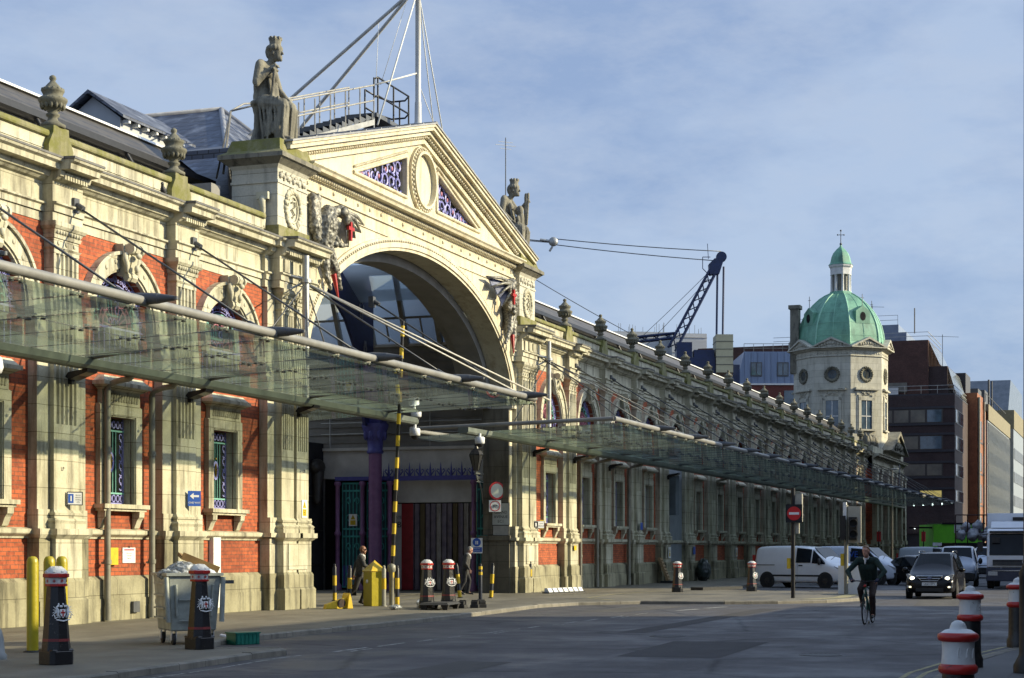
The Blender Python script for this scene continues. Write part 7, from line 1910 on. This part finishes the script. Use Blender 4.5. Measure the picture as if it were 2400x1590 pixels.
block(t, 1.5, 18, 2.4, 32, 21.1, 28.0, brick_mat('red_brown_brick', (.085,.036,.026), (.065,.028,.02), (.08,.05,.045), w=.45, h=.15), 'upper_storey'); block(t, 2.2, 18, .1, 2.39, 21.1, 24.7, M['brick_far'], 'upper_storey')
mb = MB(); mb.box(1.4,1.5,5.0,14,21.5,22.7); mb.build('window_band', BLIND, t)
mb = MB()
for q in range(9): mb.add([(2.0+q*1.7,2.35,27.9),(3.5+q*1.7,2.35,27.9),(3.5+q*1.7,1.0,24.9),(2.0+q*1.7,1.0,24.9)], [(0,1,2,3)]); mb.add([(2.6+q*1.7,.05,24.6),(4.1+q*1.7,.05,24.6),(4.1+q*1.7,-.9,21.3),(2.6+q*1.7,-.9,21.3)], [(0,1,2,3)])
mb.build('sloping_glazing', pm('sloping_glass', (.3,.33,.33), (.16,.18,.19), .8, .12), t)
mb = MB()
for z in (21.6,22.1): mb.tube((0,-.9,z),(0,22,z),.04,n=4); mb.tube((0,-.9,z),(17,-.9,z),.04,n=4)
for q in range(12): mb.tube((0,-.9+q*2,21.1),(0,-.9+q*2,22.1),.035,n=4)
for z in (28.5,29.0): mb.tube((1.5,2.4,z),(17,2.4,z),.04,n=4); mb.tube((1.5,2.4,z),(1.5,22,z),.04,n=4)
mb.build('railing', M['steel'], t)
mb = MB(); mb.box(2.5,12,6.2,20,28.0,30.2); mb.box(2.5,12,5.2,6.2,28,29.2); mb.build('plant_room', pm('blue_grey_cladding', (.2,.24,.32), (.15,.18,.25), 1, .4), t)
for q in range(5): block(t, .3,.9, 6+q*1.7, 7.2+q*1.7, 21.1, 22.0, M['white'], 'roof_unit')
mb = MB()
for z in (30.8,31.4): mb.tube((2.6,6.3,z),(2.6,20,z),.03,n=4)
for q in range(5): mb.tube((2.6,6.3+3*q,30.2),(2.6,6.3+3*q,31.4),.03,n=4)
mb.tube((2.6,9.5,30),(2.6,9.5,32.8),.05,n=4); mb.tube((2.6,8,32.5),(2.6,11,32.7),.03,n=4); mb.tube((2.6,4.2,29),(2.6,4.2,32.2),.08,n=5); mb.tube((5,1,24.7),(5,1,29.0),.05,n=4); mb.tube((5,-1,28.6),(5,3,28.9),.03,n=4); mb.build('aerial', M['dark_steel'], t)
mb = MB(); mb.box(-.1,.3,6.6,14,3.65,4.7); mb.mi = 1; mb.box(-.13,-.1,8,11.5,3.9,4.4); mb.build('fascia', [pm('pale_fascia', (.4,.38,.38), (.3,.28,.28), 3, .5), pm('red_script_block', (.3,.06,.07), (.25,.05,.06), 3, .5)], t)
for q in range(6): mb = MB(); mb.ell((-.3,5.0-q*1.15 if q else 6.4,4.3),.09); mb.build('lamp', emit_mat('white_lamp', (.85,1,1), 2.5), t)
for q in range(5): block(t, -.05,.32, 6.8+q*1.5, 7.3+q*1.5, .2, 1.6, M['white'], 'pillar')

t = thing('brick_building', 'narrow orange brick building next to the brown offices', 'building', (243.8,-1.6,0))
block(t, 0, 9, -.6, 12, -.1, 22.6, M['brick_orange']); block(t, 9.01, 19, -.2, 12, -.1, 21.4, M['brick_orange'])
for z in (3.5,8,12.3,16.6):
    for x in (2.2,11.5): mb = MB(); mb.box(x,x+4.2,-.66 if x < 9 else -.26,-.59 if x < 9 else -.19,z,z+2.5); mb.build('window', M['pane_blue'], t)
    mb = MB(); mb.box(0,9,-.64,-.6,z-.5,z-.3); mb.build('sill_band', SLAB, t)
mb = MB(); mb.tube((8.7,-.8,0),(8.7,-.8,22),.15,n=6); mb.tube((.3,-.8,0),(.3,-.8,22),.2,n=6); mb.build('downpipe', M['pipe'], t)
block(t, 1, 8, 1, 8, 22.6, 25.4, pm('dark_plant_room', (.04,.04,.045), None, 2, .6), 'plant_room')

CW = pm('pale_curtain_wall', (.27,.29,.29), (.21,.23,.23), .8, .35)
t = thing('curtain_wall_building', 'pale office block with white curtain walling at the far right', 'building', (263.4,-2.0,0))
block(t, 0, 45, 0, 14, -.1, 21.6, CW); 
mb = MB()
for q in range(31): mb.box(1+q*1.45,1.2+q*1.45,-.16,0,4.5,20)
for z in (4.5,7.6,10.7,13.8,16.9,20): mb.box(0,45,-.05,0,z,z+.09)
mb.build('mullion', pm('pale_fin', (.42,.43,.42), (.36,.37,.36), 2, .5), t)
for z in (4.7,7.8,10.9,14.0,17.1):
    mb = MB()
    for q in range(31): mb.box(1.25+q*1.45,2.4+q*1.45,-.04,-.0,z+.3,z+1.9)
    mb.build('window_band', M['pane_blue'], t)
mb = MB()
for z in (5,8.1,11.2,14.3,17.2): mb.box(-.06,.0,.4,3.0,z,z+2.5)
mb.build('stair_window', M['pane'], t)
mb = MB(); mb.box(0,45.5,-.15,14,20.3,22.6); mb.build('brick_parapet', pm('yellow_stock_brick', (.23,.2,.12), (.18,.155,.09), 2, .8), t)
mb = MB(); 
for q in range(8): mb.tube((3+q*5,.5,23.2),(3+q*5,.5,24.4),.05,n=4)
mb.tube((3,.5,24.4),(44,.5,24.4),.05,n=4); mb.box(8,14,2,6,23.2,25.6); mb.box(20,30,2,8,23.2,26.4); mb.tube((15,1,23),(15,1,27.5),.15,n=6); mb.tube((21,1,23),(21,1,27.8),.12,n=6); mb.build('roof_plant', pm('dark_roof_plant', (.05,.052,.055), (.09,.09,.09), 1, .6), t)
t = thing('curtain_wall_building', 'second pale curtain walled block cut off by the right edge', 'building', (310.0,-2.6,0))
block(t, 0, 60, 0, 14, -.1, 22, CW); block(t, 0, 60, -.1, 14, 22, 25.2, pm('yellow_stock_brick', (.23,.2,.12), (.18,.155,.09), 2, .8), 'brick_parapet')
for z in (5,9,13,17):
    mb = MB()
    for q in range(28): mb.box(1+q*2,2.5+q*2,-.08,-.02,z,z+1.8)
    mb.build('window_band', pm('grey_office_glass', (.2,.21,.21), (.12,.13,.13), .5, .3), t)
mb = MB(); mb.prism([(2,25.2),(40,25.2),(40,31),(8,31)], 'y', 1, 10); mb.build('glazed_roof', pm('pale_glazed_roof', (.14,.16,.19), (.1,.12,.14), 1, .25), t)

t = thing('mansard_building', 'blue grey metal mansard roofed building left of the domed tower', 'building', (197,20.3,0), R(-70.5))
BC = pm('blue_zinc', (.20,.26,.38), (.15,.2,.31), 1, .35, stretch=(4,4,.3))
mb = MB(); mb.prism([(0,20.3),(.9,24.0),(11,24.0),(11,20.3)], 'y', 0, 12); mb.build('mansard', BC, t)
block(t, .2, 11, -.02, 12, -.1, 20.25, brick_mat('dark_red_brick', (.16,.04,.03), (.12,.03,.02), (.1,.05,.04), w=.45, h=.15)); mb = MB(); mb.box(0,11,-.15,0.0,20.22,20.4); mb.build('gutter', M['white'], t)
for x in (1.6,4.6,7.6):
    mb = MB(); mb.box(x,x+1.3,-.08,-.0,21.2,22.8); wi = mb.build('window', M['dark_steel'], t); mb = MB(); mb.box(x+.12,x+.58,-.1,-.08,21.35,22.65); mb.box(x+.72,x+1.18,-.1,-.08,21.35,22.65); mb.build('pane', M['pane_blue'], wi)
    mb = MB(); mb.box(x+.8,x+2.0,-.06,-.02,18.0,19.6); mb.build('window', M['pane_blue'], t)
mb = MB()
for q in range(11): mb.box(.9+q*.75,.96+q*.75,-.03,.0,20.4,23.9)
mb.build('seam', pm('zinc_seam', (.13,.17,.26), None, 2, .4), t)
mb = MB()
for z in (24.5,25.0): mb.tube((1,1,z),(12,1,z),.04,n=4)
for q in range(8): mb.tube((1+q*1.1,1,24),(1+q*1.1,1,25),.035,n=4)
mb.box(6.2,7.7,.6,2,24,25.2); mb.box(8.0,9.4,.6,2,24,25.4); mb.build('roof_plant', M['pipe'], t)

SCF = pm('white_scaffold_sheet', (.52,.53,.53), (.40,.41,.42), .35, .6, stretch=(.4,.4,2.5))
for i, (loc, w, dp, h, lab) in enumerate((((227.1,45.6,0), 9.9, 10, 30.9, 'longer white sheeted scaffold block on the left of the crane'), ((230.4,36.3,0), 4.8, 8, 30.6, 'smaller white sheeted scaffold block behind the crane jib'))):
    t = thing('scaffolded_building', lab, 'building', loc, R(-61), 'sheeted buildings behind the crane')
    block(t, 0, w, 0, dp, -.1, h, SCF, 'sheeting')
    mb = MB()
    for z in range(14, 31, 2): mb.box(0,w,-.06,0,z,z+.08); mb.box(w,w+.06,0,dp,z,z+.08)
    mb.build('seam', pm('sheet_seam', (.33,.33,.33), (.4,.38,.36), 3, .6), t)
    rnd = random.Random(i)
    for q in range(int(w*1.6)): x = rnd.uniform(0,w); MB().tube((x,0,h),(x,0,h+rnd.uniform(.4,1.3)),.03,n=4).build('scaffold_pole', M['pipe'], t)

# ================================================================ crane
t = thing('crane', 'dark blue luffing crane with a raking mast and pale counterweight block', 'crane', (179.9,23.6,0), R(-70.5))
CB_ = pm('crane_blue', (.012,.025,.09), (.01,.018,.06), 2, .45)
mb = MB()
def latt(mb, p, q, w, n, r=.12):
    p, q = Vector(p), Vector(q); d = (q-p).normalized(); u = Vector((0,1,0)); v = d.cross(u).normalized()
    cs = [(u*a+v*b)*w for a, b in ((1,1),(1,-1),(-1,-1),(-1,1))]
    for c_ in cs: mb.tube(p+c_, q+c_*.8, r, n=6)
    for i in range(n):
        a = p.lerp(q, i/n); b = p.lerp(q, (i+1)/n)
        for k in range(4): mb.tube(a+cs[k], b+cs[(k+1)%4], r*.5, n=4)
latt(mb, (.2,0,22.6), (4.7,0,31.2), .42, 9, .15); mb.build('mast', CB_, t)
mb = MB(); latt(mb, (-14,4,22.9), (.5,0,24.0), .3, 12, .13); mb.build('jib', CB_, t)
mb = MB(); mb.prism([(4.1,30.3),(5.1,30.4),(5.6,32.0),(4.6,32.0),(4.0,31.4)], 'y', -.5, .5); mb.build('head', CB_, t)
mb = MB(); mb.lathe([(.55,-.25),(.55,.25)], n=16); mb.xf(frame((5.35,0,32.2),(1,0,0),(0,0,1))); mb.build('sheave', CB_, t)
mb = MB(); mb.tube((4.2,0,30.2),(3.4,0,31.0),.06,n=4); mb.tube((3.4,0,31.0),(3.4,0,32.2),.05,n=4); mb.tube((4.0,0,32),(3.9,0,33.6),.04,n=4); mb.tube((3.4,0,32.2),(4.2,0,32.2),.05,n=4); mb.build('cage', CB_, t)
for x in (4.95,5.6): mb = MB(); mb.tube((x,0,31.2),(x-.1,0,23.8),.11,n=6); mb.build('pendant', CB_, t)
mb = MB(); mb.box(4.65,6.4,-1.5,1.5,20.0,23.95); cw = mb.build('counterweight', pm('cream_concrete', (.50,.46,.30), (.42,.38,.25), 1, .7), t)
mb = MB()
for z in (20.8,21.6,22.4,23.2): mb.box(4.6,6.45,-1.55,1.55,z,z+.05)
mb.build('joint', M['dark_steel'], cw)
mb = MB(); mb.box(.0,4.6,-1.2,1.2,18.5,21.6); mb.box(.6,2.2,-1.0,1.0,21.6,23.2); mb.box(2.4,4.5,-1.0,1.0,21.6,22.4); mb.box(6.5,7.2,-.6,.6,17.5,20.9); mb.build('machine_house', CB_, t)
mb = MB(); mb.box(1.0,3.6,-.9,.9,-.1,18.5); mb.build('tower_section', CB_, t)
for a, b, r_ in (((5.3,0,32.8),(-12.0,0,34.1),.05), ((5.0,0,31.8),(-12.1,0,33.5),.05), ((-12.3,0,33.8),(-19,0,34.7),.06), ((-12.3,0,33.7),(-19,0,34.55),.04), ((-14.5,.5,30.2),(-2.5,.5,23.4),.04), ((4.4,0,31.0),(-4.0,1,23.0),.03), ((4.0,0,30.0),(-2.6,1,22.9),.03)):
    mb = MB(); mb.wire(a, b, r_, .12, 5, 6); mb.build('rope', M['dark_steel'], t)
mb = MB(); mb.ell((-12.2,0,33.8),.5,.3,.5); mb.tube((-12.2,0,33.8),(-13.6,0,34.0),.15,n=6); mb.tube((-12.3,0,33.3),(-12.6,0,32.8),.12,n=6); mb.build('pulley_block', M['steel'], t)

# ================================================================ far street clutter
t = thing('hoarding', 'bright green site hoarding at the end of the canopy', 'hoarding', (176.2,-4.6,ZR), R(-70.5))
GRN = pm('lime_green_panel', (.2,.72,.04), (.16,.6,.035), 1, .5)
mb = MB(); mb.box(-.9,4.0,0,6,0,4.2); mb.build('panel', GRN, t)
mb = MB(); mb.box(1.1,1.75,-.06,-.02,3.35,4.15); mb.mi = 1
for z in (3.5,3.62): mb.box(1.2,1.65,-.08,-.06,z,z+.05)
mb.build('notice', [M['white_clean'], M['dark_steel']], t)
mb = MB(); mb.box(1.1,3.3,-.04,-.02,1.75,1.83); mb.box(1.3,3.0,-.04,-.02,1.6,1.66); mb.build('print_line', pm('dark_print', (.03,.12,.02), None, 2, .6), t)
mb = MB(); mb.box(-.1,4.1,-.1,6,4.2,4.35); mb.box(-3.2,-.1,.5,.6,3.8,3.95); mb.build('top_rail', M['black'], t)
t = thing('cage_lorry', 'dark cage lorry heaped with pale rubbish bags beyond the vans', 'lorry', (150,-8.3,ZR), R(-70.5))
mb = MB(); mb.box(0,3.4,0,6,.5,2.3); mb.build('body', M['black'], t); mb = MB()
for x in (0,1.0,2.3,3.4): mb.tube((x,0,2.3),(x,0,4.6),.05,n=5)
for z in (3.2,4.6): mb.tube((0,0,z),(3.4,0,z),.05,n=5)
mb.build('cage', pm('rusty_cage', (.05,.02,.016), (.035,.016,.014), 3, .7), t)
for x in (.6,2.7): mb = MB(); mb.lathe([(.45,-.2),(.45,.2)], n=14); mb.xf(frame((x,.2,.45),(1,0,0),(0,0,1))); mb.build('wheel', TYRE, t)
for i, (x, y, z, r_) in enumerate(((.55,.3,2.9,.6),(1.5,.2,2.95,.7),(2.5,.4,2.9,.65),(1.0,.6,3.6,.55),(2.0,.5,3.7,.6),(3.0,.6,3.4,.5))):
    c_, s_ = math.cos(R(-70.5)), math.sin(R(-70.5))
    bag('rubbish_bag', ['leftmost pale bag of the bottom row on the cage lorry','middle pale bag of the bottom row on the cage lorry','right pale bag of the bottom row on the cage lorry','left pale bag of the upper row on the cage lorry','right pale bag of the upper row on the cage lorry','small pale bag at the right side of the cage lorry'][i], (150+c_*x-s_*y,-8.3+s_*x+c_*y,z+ZR), (r_,r_*.8,r_*.75), 50+i, pm('grey_refuse_sack', (.42,.43,.46), (.2,.2,.23), 4, .4, bmp=.6), group='bags on the cage lorry', n=12, m=8, jit=.3)
for i, (x, y, lab) in enumerate(((146.0,-2.6,'small red street sign in front of the dark shopfront'), (147.5,-6.0,'small red street sign in front of the green hoarding'))):
    t = thing('street_sign', lab, 'sign', (x,y,0), 0, 'small red signs far down the street')
    mb = MB(); mb.tube((0,0,0),(0,0,3.2),.05,n=6); mb.build('pole', M['black'], t)
    mb = MB(); mb.box(-.04,.04,-.17,.17,2.3,3.1); mb.build('plate', SRED, t)
t = thing('guard_rail', 'dark railing with pale panels in front of the far shopfront', 'railing', (158,-3.0,0), R(-70.5))
mb = MB()
for q in range(6): mb.tube((q*.75-1.0,0,0),(q*.75-1.0,0,1.7),.05,n=5)
for z in (.2,1.7): mb.tube((-1.0,0,z),(2.75,0,z),.05,n=5)
mb.build('rail', M['black'], t)
t = thing('lamp_column', 'thin pale lamp column rising in front of the brown offices', 'lamp post', (152.0,-2.9,0))
mb = MB(); mb.tube((0,0,0),(0,0,8.4),.07,.05,n=8); mb.build('column', M['tube_grey'], t)
mb = MB(); mb.ell((0,-.2,8.45),.1,.35,.06); mb.build('lantern', M['steel'], t)
# ================================================================ unseen buildings across the street, sized and slanted to shade the road and front
SL_ = .41                                            # side walls slant with the sun's direction to keep the sunlit gaps open
def plain_block(name, x0, x1, y0, y1, h, label, m, fl=3.3):
    t = thing(name, label, 'building')
    k = (y1-y0)*SL_
    mb = MB(); mb.prism([(x0,y1),(x1,y1),(x1+k,y0),(x0+k,y0)], 'z', -.1, h); mb.build('wall', m, t)
    mb = MB(); mb.prism([(x0-.2,y1+.25),(x1+.0,y1+.25),(x1+k,y0),(x0+k-.2,y0)], 'z', h+.003, h+.4); mb.build('roof', M['lead_edge'], t)
    z = 1.0
    while z+2 < h:
        mb = MB(); x = x0+.8
        while x+1.4 < x1: mb.box(x, x+1.3, y1, y1+.03, z, z+1.9); x += 2.4
        mb.build('window_row', M['pane'], t); z += fl
    return t
plain_block('street_block', -25, 52, -50, -28, 9.6, 'long low brick block behind the viewer on the near side of the street', M['brick_far'])
plain_block('street_block', 52.3, 60.5, -50, -28, 6.0, 'small brick block at the mouth of the near side street', M['brick_far'])
plain_block('office_block', 83.2, 160.0, -60, -28, 23.4, 'tall brick office block on the near side of the street, casting the long shade', M['brick_far'])
plain_block('office_block', 162.2, 204, -60, -28, 23, 'second tall brick office block farther down the shaded street', M['brick_far'])
plain_block('office_block', 204.3, 247, -60, -28, 34, 'tallest unseen brick block, added to shade the side of the brown offices', M['brick_far'])  # separate block added to keep the brown offices' side wall in shade
# ================================================================ camera, sun, sky
cam = bpy.data.cameras.new('camera'); co = bpy.data.objects.new('camera', cam); COL.objects.link(co)
TH = math.atan(1470/4150)
co.location = (0,-22.6,1.66); co.rotation_euler = (R(90),0,-(PI/2-TH))
cam.sensor_width = 36; cam.lens = 4150/2400*36; cam.shift_y = 493/2400; cam.clip_end = 6000; cam.clip_start = .2
sc.camera = co
SUN_AZ = R(-68); SUN_EL = R(22)           # azimuth measured from +x towards +y
dv = Vector((math.cos(SUN_AZ)*math.cos(SUN_EL), math.sin(SUN_AZ)*math.cos(SUN_EL), math.sin(SUN_EL)))
sl = bpy.data.lights.new('sun', 'SUN'); sl.energy = 3.7; sl.angle = R(.5); sl.color = (1,.87,.57)
so = bpy.data.objects.new('sun', sl); COL.objects.link(so); so.rotation_euler = (-dv).to_track_quat('-Z','Y').to_euler(); so.location = (40,-60,60)
w = bpy.data.worlds.new('World'); sc.world = w; w.use_nodes = True
nt = w.node_tree; nt.nodes.clear()
out = nt.nodes.new('ShaderNodeOutputWorld'); bg = nt.nodes.new('ShaderNodeBackground')
sky = nt.nodes.new('ShaderNodeTexSky'); sky.sky_type = 'NISHITA'; sky.sun_disc = False; sky.sun_elevation = SUN_EL; sky.sun_rotation = PI/2-SUN_AZ
sky.air_density = 1.0; sky.dust_density = .6; sky.ozone_density = 2.2
tc = nt.nodes.new('ShaderNodeTexCoord')
# thin broken layer cloud: thicker towards the horizon and away from the sun
mp = nt.nodes.new('ShaderNodeMapping'); mp.inputs['Scale'].default_value = (3.2,3.2,8.0); mp.inputs['Rotation'].default_value = (R(14),R(-18),R(20))
nt.links.new(tc.outputs['Generated'], mp.inputs[0])
n1 = noise(nt, 1.5, 6, .6, vec=mp.outputs[0]); n2 = noise(nt, 3.6, 7, .66, vec=mp.outputs[0])
cc = mix(nt, ramp(nt, n1.outputs[0], .4, .62), (1.02,1.38,2.15), (1.55,1.9,2.55))
cc = mix(nt, ramp(nt, n2.outputs[0], .44, .66, 0, .5), cc, (1.75,2.0,2.5))
sx = nt.nodes.new('ShaderNodeSeparateXYZ'); nt.links.new(tc.outputs['Generated'], sx.inputs[0])
cov = ramp(nt, sx.outputs[2], .3, .75, .9, .45)
dt = nt.nodes.new('ShaderNodeVectorMath'); dt.operation = 'DOT_PRODUCT'; dt.inputs[1].default_value = tuple(dv); nt.links.new(tc.outputs['Generated'], dt.inputs[0])
cov2 = ramp(nt, dt.outputs['Value'], .45, .9, 1, .3)
ml = nt.nodes.new('ShaderNodeMath'); ml.operation = 'MULTIPLY'; nt.links.new(cov, ml.inputs[0]); nt.links.new(cov2, ml.inputs[1])
cl = mix(nt, ml.outputs[0], sky.outputs[0], cc)
cl = mix(nt, ramp(nt, dt.outputs['Value'], .55, .9, 0, .85), cl, (5.6,6.6,8.2))     # bright veil added round the sun, out of view, to fill the shade
nt.links.new(cl, bg.inputs[0]); bg.inputs[1].default_value = .14
nt.links.new(bg.outputs[0], out.inputs[0])
sc.view_settings.view_transform = 'Standard'; sc.view_settings.look = 'None'; sc.view_settings.exposure = 1.0; sc.view_settings.gamma = 1
sc.cycles.use_denoising = True
sc.cycles.max_bounces = 6; sc.cycles.transparent_max_bounces = 8; sc.cycles.diffuse_bounces = 3; sc.cycles.glossy_bounces = 3
sc.cycles.caustics_reflective = False; sc.cycles.caustics_refractive = False
